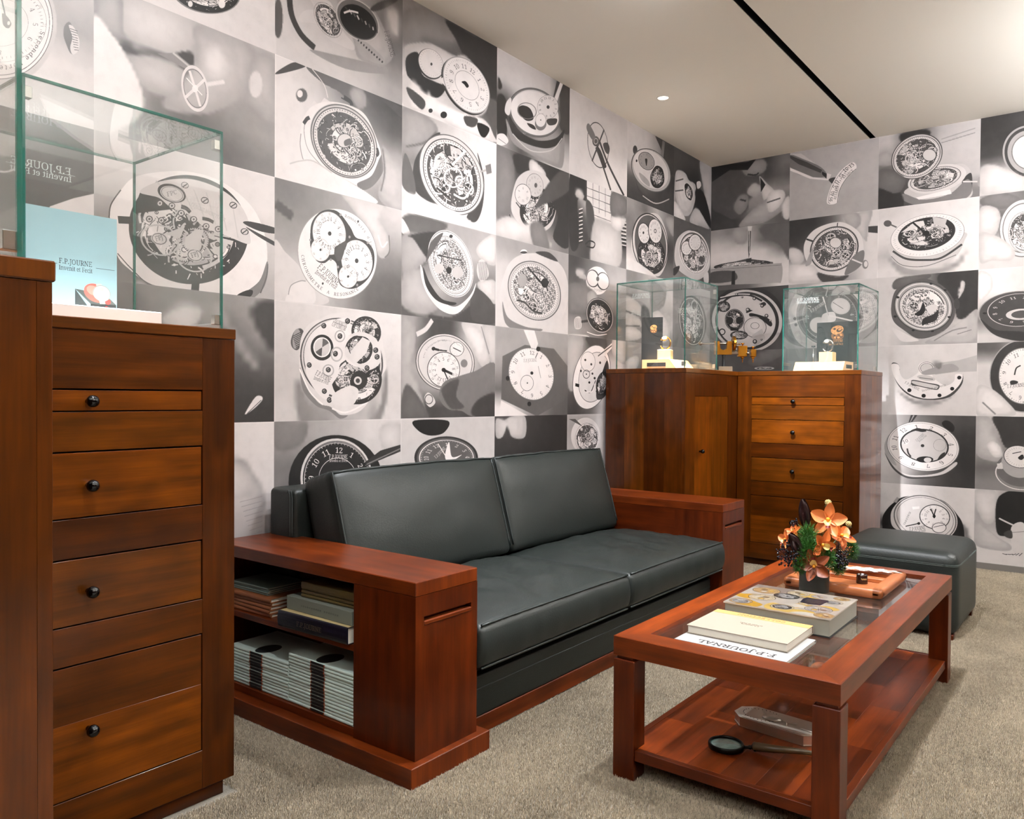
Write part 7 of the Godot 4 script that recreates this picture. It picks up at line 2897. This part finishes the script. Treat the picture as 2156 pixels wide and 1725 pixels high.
		["c",85,9,[390,25,459,22,620,20,623,284,550,177,494,137,414,84]],
		["c",150,11,[191,23,297,25,287,125,204,116]],
		["p",80,1,[34,277,182,263,300,246,416,274,496,293,496,316,301,320,49,314]],
		["m",[251,290,0,-30,224,3],121,1],
		["c",150,1,[5,304,496,304,563,322,559,443,509,450,208,437,7,421]],
		["c",70,3,[6,327,183,332,207,403,7,409]],
		["p",20,0,[177,331,201,331,202,437,172,434]],
		["s",110,0,4.6,[5,306,301,314,558,319]],
		["p",45,0,[307,14,323,16,320,186,309,247,303,184]],
		["p",190,0,[297,0,332,4,327,39,302,36]],
		["s",200,0,4.6,[312,38,314,208]],
		["p",40,0,[288,250,329,243,330,277,289,275]],
	],
	"R11": [
		["g",[[40,40,90,190,205],[45,70,120,190,205],[60,120,150,150,200],[170,120,110,190,200],[200,190,90,150,205]]],
		["c",180,5,[440,13,538,-5,577,10,550,120,541,213,501,166,421,94,379,26]],
		["c",160,6,[379,4,479,7,500,83,441,117]],
		["c",205,1,[111,185,173,95,288,56,390,64,491,144,522,252,504,354,435,431,324,432,198,389,123,295]],
		["s",50,0,12.5,[126,149,174,171]],
		["s",45,0,6.3,[344,58,340,94]],
		["e",70,0,[320,241,-2,-160,168,-4]],
		["m",[320,241,-2,-152,160,-4],131,0],
		["e",205,0,[331,199,-1,-40,43,5]],
		["r",90,0,[331,199,-1,-40,43,5],0.88,1],
		["c",110,1,[444,317,522,273,514,365,445,422,395,428]],
		["s",205,0,10.4,[444,327,529,372]],
		["e",120,0,[533,372,0,-31,20,2]],
		["e",205,0,[537,370,0,-21,12,1]],
		["c",190,6,[2,206,79,225,112,294,69,333,15,306]],
		["c",205,5,[4,338,69,333,177,344,220,412,241,468,6,459]],
		["c",150,1,[123,333,170,219,180,215,166,321,139,346]],
		["c",60,5,[209,401,324,443,425,441,345,487,241,468]],
		["p",55,1,[550,110,613,113,613,164,550,151]],
	],
	"R21": [
		["g",[[200,208,215,215],[210,218,222,222],[205,222,225,225],[180,200,220,225],[205,205,215,222]]],
		["c",160,15,[56,309,123,377,308,444,483,412,534,339,501,433,308,494,143,449]],
		["c",195,1,[84,240,90,333,142,399,235,438,361,429,483,373,529,281,528,222,305,235]],
		["s",60,0,13.2,[99,298,179,357,289,378,396,374,516,298]],
		["s",110,0,4.7,[90,333,161,400,307,419,483,363]],
		["e",228,0,[306,216,-2,-141,223,-9]],
		["r",140,0,[306,216,-2,-141,223,-9],0.985,1],
		["k",140,[306,216,-2,-141,223,-9],0.86,0.93,60],
		["e",50,0,[303,205,-2,-109,173,-7]],
		["m",[303,205,-1,-106,170,-7],141,1],
		["p",215,0,[148,177,231,117,285,114,295,145,195,172]],
		["p",190,0,[339,96,427,122,411,179,348,141]],
		["s",25,0,11.3,[222,120,304,205]],
		["e",20,0,[304,200,0,-18,20,2]],
		["e",80,0,[63,105,0,-22,25,3]],
		["s",90,0,9.4,[77,112,120,138]],
	],
	"R31": [
		["g",[[150,80,130],[90,140,190],[120,190,190],[205,200,190],[205,190,190]]],
		["c",115,5,[2,22,109,-10,166,8,222,54,151,100,36,75]],
		["c",205,4,[3,80,86,82,119,152,88,262,6,271]],
		["e",215,1,[240,233,-3,-181,127,3]],
		["r",110,0,[240,233,-3,-183,129,3],0.96,1],
		["r",120,0,[240,233,-2,-157,111,3],0.95,1],
		["m",[248,262,-2,-130,87,10],151,0],
		["c",212,4,[5,243,88,262,170,328,202,388,172,432,74,422,8,425]],
	],
	"R02": [
		["g",[[60,50,45,45,60],[80,90,90,60,50],[110,110,90,80,60],[90,80,70,70,80]]],
		["e",35,1,[293,223,-3,-244,291,16]],
		["e",190,0,[294,248,-3,-237,277,25]],
		["r",40,0,[295,248,-3,-221,251,21],0.9,1],
		["e",196,0,[287,247,-2,-203,228,18]],
		["c",30,0,[306,164,391,128,433,114,442,140,357,168,297,189]],
		["s",30,0,13.6,[83,65,217,49,322,56,416,105]],
		["s",200,0,8.5,[83,56,217,40,321,48]],
		["c",196,0,[323,157,391,128,476,175,460,207,357,176]],
		["c",30,0,[332,191,451,231,494,275,478,299,392,228,323,216]],
		["m",[201,235,-1,-76,71,4],161,1],
		["r",40,0,[201,235,-1,-83,78,4],0.94,1],
		["e",40,0,[166,241,0,-29,25,1]],
		["e",40,0,[238,241,0,-29,25,1]],
		["p",30,0,[167,301,237,304,233,321,171,318]],
		["r",50,0,[363,302,-1,-77,89,4],0.95,1],
		["e",205,0,[363,293,-1,-52,60,3]],
		["e",205,0,[363,289,0,-25,34,2]],
		["r",50,0,[363,289,0,-25,34,2],0.9,1],
		["p",180,0,[342,359,419,313,445,389,361,452]],
		["r",30,0,[102,324,0,-26,27,1],0.7,1],
		["m",[111,127,-1,-43,54,3],162,1],
		["m",[238,355,0,-34,70,3],163,1],
		["e",40,0,[356,82,0,-13,14,1]],
		["e",190,0,[354,81,0,-7,8,1]],
		["e",40,0,[217,40,0,-10,11,1]],
		["e",190,0,[215,39,0,-6,6,0]],
		["e",40,0,[417,142,0,-13,14,1]],
		["e",190,0,[415,140,0,-7,7,0]],
		["e",40,0,[451,219,0,-15,15,1]],
		["e",190,0,[450,217,0,-8,8,0]],
		["e",40,0,[481,258,0,-8,8,0]],
		["e",190,0,[479,256,0,-5,5,0]],
		["e",40,0,[364,409,0,-17,17,1]],
		["e",190,0,[363,407,0,-9,9,0]],
		["e",40,0,[415,396,0,-7,8,0]],
		["e",190,0,[414,394,0,-4,4,0]],
		["e",40,0,[306,164,0,-15,16,1]],
		["e",190,0,[304,163,0,-8,9,1]],
		["e",40,0,[261,65,0,-8,9,1]],
		["e",190,0,[259,63,0,-5,5,0]],
	],
	"R03": [
		["g",[[90,85,80],[80,85,75],[75,72,70]]],
		["c",110,7,[310,87,480,-8,620,-4,563,52,397,122]],
		["e",190,1,[439,141,0,-12,76,1]],
		["m",[439,141,0,-7,59,1],165,1],
	],
	"R12": [
		["g",[[150,190,190],[120,150,190],[110,120,120],[80,90,110]]],
		["c",190,1,[5,250,19,129,83,44,193,13,316,23,451,49,540,117,608,313,530,417,428,491,230,501,71,423]],
		["e",60,0,[293,242,-3,-222,237,21]],
		["r",205,0,[293,242,-3,-230,244,22],0.95,1],
		["r",120,0,[293,242,-3,-214,229,21],0.95,1],
		["e",70,0,[294,246,-2,-181,191,16]],
		["r",150,0,[294,246,-2,-181,191,16],0.97,1],
		["n",225,[294,246,-115,-155,153,-93],0.82,0.17,"12 1 2 3 4 5 6 7 8 9 10 11"],
		["k",190,[294,246,-2,-181,191,16],0.93,0.965,60],
		["e",205,0,[371,180,-1,-61,69,8]],
		["r",110,0,[371,180,-1,-61,69,8],0.94,1],
		["k",100,[371,180,-1,-61,69,8],0.8,0.9,30],
		["e",205,0,[224,309,-1,-62,70,6]],
		["r",110,0,[224,309,-1,-62,70,6],0.94,1],
		["s",60,0,3.9,[318,149,390,200]],
		["c",215,0,[250,231,326,220,335,283,251,287]],
		["s",225,0,9.3,[289,241,248,104]],
		["s",225,0,10.8,[292,242,455,290]],
		["s",60,0,2.3,[289,241,256,97]],
		["p",90,0,[160,202,257,145,268,165,172,223]],
		["t",225,168,215,264,157,156,195,"F.P.JOURNE"],
		["e",50,0,[549,233,0,-11,10,1]],
		["e",50,0,[49,252,0,-11,11,1]],
		["e",50,0,[58,297,0,-11,11,1]],
		["e",50,0,[508,138,0,-11,10,1]],
	],
	"R13": [
		["g",[[110,100,120],[90,80,100],[80,80,80]]],
	],
	"R22": [
		["g",[[190,200,70,60],[190,180,60,60],[200,170,90,110],[205,190,150,190],[205,160,180,190]]],
		["c",90,4,[98,62,126,19,215,8,329,3,316,35,168,75,116,90]],
		["c",45,4,[382,70,407,-1,610,3,614,259,502,310,474,178]],
		["c",190,3,[517,66,536,75,531,125,500,180,512,109]],
		["c",205,1,[102,349,131,410,173,449,268,445,220,414]],
		["c",80,0,[93,212,116,101,181,61,289,29,395,78,461,163,482,266,457,344,387,406,268,431,172,367,109,304]],
		["e",150,0,[290,217,-2,-168,178,23]],
		["r",60,0,[290,217,-2,-169,180,23],0.96,1],
		["r",205,0,[290,217,-2,-156,166,22],0.95,1],
		["e",60,0,[290,221,-2,-140,148,19]],
		["m",[291,221,-2,-137,145,19],171,2],
		["e",210,0,[282,213,0,-24,21,1]],
		["c",30,0,[239,266,272,238,291,188,305,240,279,276]],
		["c",40,0,[293,299,352,273,385,245,372,310,307,336,287,343]],
		["c",205,0,[312,219,364,207,378,237,332,271]],
		["e",25,0,[337,68,0,-7,9,1]],
		["e",25,0,[422,117,0,-7,9,1]],
		["e",25,0,[447,296,0,-7,9,1]],
		["e",25,0,[350,384,0,-7,9,0]],
		["e",25,0,[233,373,0,-7,9,0]],
		["e",25,0,[134,144,0,-8,10,1]],
		["e",25,0,[119,274,0,-8,10,1]],
		["e",60,1,[491,212,-1,-36,17,1]],
		["c",170,3,[322,469,354,427,464,366,540,312,614,259,617,473]],
		["s",110,3,5.6,[361,449,464,388,553,370]],
		["s",110,2,4.2,[497,411,579,386]],
	],
	"R23": [
		["g",[[200,205,205,195],[200,208,208,200],[205,208,205,198],[208,210,205,195]]],
		["c",150,11,[150,314,219,359,314,388,419,372,496,306,520,241,458,357,354,402,226,388]],
		["c",60,0,[102,125,147,133,155,209,177,269,273,351,340,362,419,350,495,292,532,213,535,202,527,270,458,350,340,371,219,344,135,254]],
		["c",226,0,[102,129,146,133,155,190,180,228,211,228,268,184,269,139,290,118,330,118,364,145,357,181,358,218,411,266,444,274,482,245,491,201,532,209,514,270,457,332,393,358,314,362,226,336,156,276,114,201]],
		["r",60,0,[319,159,-1,-43,48,1],0.95,1],
		["e",198,0,[319,159,0,-32,37,1]],
		["r",60,0,[319,159,0,-34,39,1],0.93,1],
		["c",60,0,[225,254,238,236,325,255,392,270,395,292,372,303,272,280,232,273]],
		["c",200,0,[231,256,241,243,325,261,385,277,385,292,369,296,272,274]],
		["e",15,0,[215,306,0,-13,13,0]],
		["e",15,0,[303,343,0,-13,13,0]],
		["e",15,0,[398,340,0,-12,12,0]],
		["e",15,0,[472,296,0,-12,12,0]],
		["e",15,0,[512,223,0,-12,12,0]],
		["e",190,0,[317,224,0,-19,55,10]],
		["s",110,0,5.6,[275,221,358,233]],
		["t",110,184,258,273,310,191,242,"F.P.JOURNE"],
		["t",110,293,317,437,277,289,303,"Invenit et Fecit"],
		["p",170,1,[364,163,403,124,506,111,618,78,620,185,468,190,371,204]],
		["c",150,1,[291,184,364,156,468,132,507,176,371,200,305,203]],
		["c",120,6,[363,138,409,124,397,167]],
	],
	"R24": [
		["g",[[190,150,110,80,60],[200,160,130,60,45],[205,200,150,50,40],[200,190,120,60,40],[190,160,90,60,50]]],
		["p",45,1,[228,1,268,0,235,53,202,98]],
		["p",160,1,[241,2,251,2,215,68]],
		["c",25,1,[415,55,434,34,466,43,489,75,480,108,441,91]],
		["c",160,1,[72,277,64,209,98,139,114,275,143,349,94,322]],
		["c",60,1,[65,262,94,314,143,379,213,420,308,417,413,385,502,314,490,358,413,407,301,429,199,428,115,366]],
		["c",200,1,[94,314,185,399,294,407,413,377,496,307,503,328,426,391,294,418,185,407]],
		["e",228,0,[299,210,-2,-165,220,9]],
		["r",110,0,[299,210,-2,-167,221,9],0.98,1],
		["r",150,0,[299,210,-2,-156,210,9],0.985,1],
		["n",60,[299,210,-144,-126,159,-100],0.82,0.2,"12 1 2 3 4 5 6 7 8 9 10 11"],
		["e",40,0,[310,205,-2,-112,148,6]],
		["e",192,0,[310,206,-1,-104,138,6]],
		["c",45,0,[229,105,276,89,323,106,297,114,263,108]],
		["c",45,0,[411,260,437,244,424,282,392,298]],
		["e",30,0,[316,298,0,-21,51,-3]],
		["e",205,0,[333,300,0,-16,23,-1]],
		["r",110,0,[404,198,-1,-40,38,-2],0.96,1],
		["e",40,0,[301,206,0,-10,11,0]],
		["s",40,0,9.8,[207,229,214,259,231,284]],
		["p",205,0,[172,197,196,162,226,172,206,203]],
		["t",60,182,200,216,184,173,177,"10"],
		["t",110,267,182,314,132,255,168,"F.P.JOURNE"],
		["t",110,281,185,327,139,273,175,"Invenit et Fecit"],
	],
	"R25": [
		["g",[[205,200,195,200],[200,205,205,200],[195,200,205,205],[60,190,200,200],[150,150,180,195],[190,190,190,185]]],
		["c",110,11,[495,241,572,269,580,412,524,491,420,432]],
		["c",25,1,[58,309,63,224,126,135,215,82,415,88,520,187,553,271,548,373,485,446,354,440,150,413,80,383]],
		["p",150,1,[125,127,149,91,163,101,146,133]],
		["p",190,1,[342,46,375,51,395,75,356,71]],
		["c",205,0,[110,250,119,181,174,108,255,71,356,67,455,114,507,181,511,261,471,331,406,375,287,374,191,332,128,302]],
		["r",90,0,[319,222,-2,-156,191,6],0.96,1],
		["e",205,0,[320,218,-2,-137,173,7]],
		["r",110,0,[320,218,-2,-137,173,7],0.98,1],
		["e",60,0,[380,205,-1,-83,92,-3]],
		["e",222,0,[380,205,-1,-77,86,-2]],
		["n",80,[380,205,-32,-71,80,-30],0.64,0.24,"12 1 2 3 4 5 6 7 8 9 10 11"],
		["n",120,[380,205,-32,-71,80,-30],0.88,0.13,"60 5 10 15 20 25 30 35 40 45 50 55"],
		["c",25,0,[368,202,377,187,387,200,378,215]],
		["s",25,0,7.0,[376,198,356,153]],
		["s",25,0,7.0,[376,198,387,153]],
		["e",60,0,[408,275,0,-35,43,-5]],
		["e",222,0,[408,275,0,-31,39,-4]],
		["s",40,0,3.5,[375,275,437,253]],
		["s",25,0,6.3,[285,259,204,287]],
		["e",25,0,[285,259,0,-9,9,-1]],
		["p",228,0,[243,151,287,143,289,159,247,168]],
		["t",60,200,279,237,189,188,274,"0 24 40 56 70 96 120"],
		["t",60,230,317,326,292,227,292,"F.P.JOURNE"],
		["t",60,235,335,329,308,233,319,"Invenit et Fecit"],
		["c",180,1,[471,345,503,334,517,413,485,409]],
	],
	"R32": [
		["g",[[225,190,190],[230,190,185],[190,150,140],[110,80,70],[190,110,60]]],
		["e",70,1,[217,286,-2,-132,213,0]],
		["r",150,0,[217,286,-2,-133,214,0],0.97,1],
		["e",60,0,[224,273,-2,-104,170,0]],
		["r",190,0,[224,273,-2,-104,170,0],0.97,1],
		["n",228,[224,273,46,-93,158,28],0.8,0.2,"12 1 2 3 4 5 6 7 8 9 10 11"],
		["e",190,0,[238,301,-1,-35,82,-1]],
		["e",70,0,[238,301,0,-24,53,-1]],
		["c",45,1,[16,317,102,392,255,413,258,468,151,450,72,404]],
		["e",20,0,[39,283,0,-6,11,1]],
		["c",230,3,[-1,17,67,38,80,123,32,190,2,202]],
	],
	"R33": [
		["g",[[80,190,180],[190,150,60],[190,90,60],[200,200,90],[205,200,150]]],
		["e",50,1,[253,216,-3,-228,181,2]],
		["r",150,0,[253,216,-3,-230,182,2],0.97,1],
		["e",222,0,[254,216,-3,-177,132,1]],
		["r",130,0,[254,216,-3,-177,132,1],0.97,1],
		["n",60,[254,216,18,-175,131,29],0.78,0.2,"12 1 2 3 4 5 6 7 8 9 10 11"],
		["k",90,[254,216,-3,-177,132,1],0.9,0.95,60],
		["c",45,0,[185,250,203,243,227,251,221,264,191,271]],
		["s",40,0,7.6,[208,209,217,167,240,150]],
		["t",50,171,292,262,282,169,268,"F.P.JOURNE"],
		["c",205,3,[3,285,77,292,169,376,212,466,6,470]],
		["s",120,3,8.8,[36,384,110,461]],
	],
	"R34": [
		["g",[[160,60,40],[150,60,45],[130,90,60],[90,110,120],[120,120,130]]],
		["c",165,5,[0,0,80,13,112,125,156,228,151,278,90,288,3,236]],
		["c",205,3,[67,190,94,161,131,187,150,250,102,259]],
		["c",45,5,[98,-2,265,-5,268,175,173,200,130,103]],
		["e",90,1,[240,335,-2,-105,123,5]],
		["r",205,0,[240,363,-1,-98,128,7],0.95,1],
		["e",150,1,[239,294,-1,-91,94,1]],
		["e",205,0,[239,252,-1,-70,82,4]],
		["r",50,0,[239,252,-1,-71,83,4],0.95,1],
		["k",120,[239,252,-1,-70,82,4],0.7,0.85,30],
		["c",30,0,[234,259,257,237,266,258,251,272]],
		["s",40,0,5.0,[204,233,251,220]],
		["p",190,0,[121,301,151,299,154,334,124,336]],
	],
	"R35": [
		["g",[[190,60,45],[150,60,50],[160,90,90],[190,190,170],[200,195,190]]],
		["c",190,5,[0,7,105,-2,131,95,114,182,90,219,47,202,1,85]],
		["c",170,4,[0,207,60,244,140,306,200,341,201,376,123,386,2,358]],
		["c",25,3,[136,38,272,-1,275,221,152,290,120,216]],
		["s",190,1,10.1,[138,179,186,202,252,230]],
		["c",190,1,[205,229,275,200,278,380,219,381]],
		["s",110,1,3.2,[208,263,276,249]],
		["c",60,1,[166,268,205,249,211,298,176,295]],
		["s",60,0,3.8,[159,402,183,406]],
		["s",60,0,3.8,[177,403,200,402]],
		["s",60,0,3.8,[195,403,217,398]],
		["s",60,0,3.8,[213,404,233,394]],
		["s",60,0,3.8,[231,404,249,389]],
		["s",60,0,3.8,[249,405,266,385]],
	],
}

const LABELS := {
	"L60": "pale print with the rim of a dark watch movement",
	"L61": "print of fingertips holding a small spoked wheel",
	"L71": "print of a white dial with an engraved crown",
	"L62": "print of a large opened movement on a white plate",
	"L52": "print of a white four-dial face with lettering",
	"L53": "print of a round movement with a large crown",
	"L54": "print of a black dial with white numerals",
	"R00": "print of a face in profile looking through a loupe",
	"R10": "print of tweezers holding a small curved scale",
	"R11": "print of a hand setting a round movement",
	"R21": "print of a skeleton movement in a graduated ring",
	"R23": "print of a half-moon rotor held by a tool",
	"R25": "print of a wristwatch on a dark cushion",
}
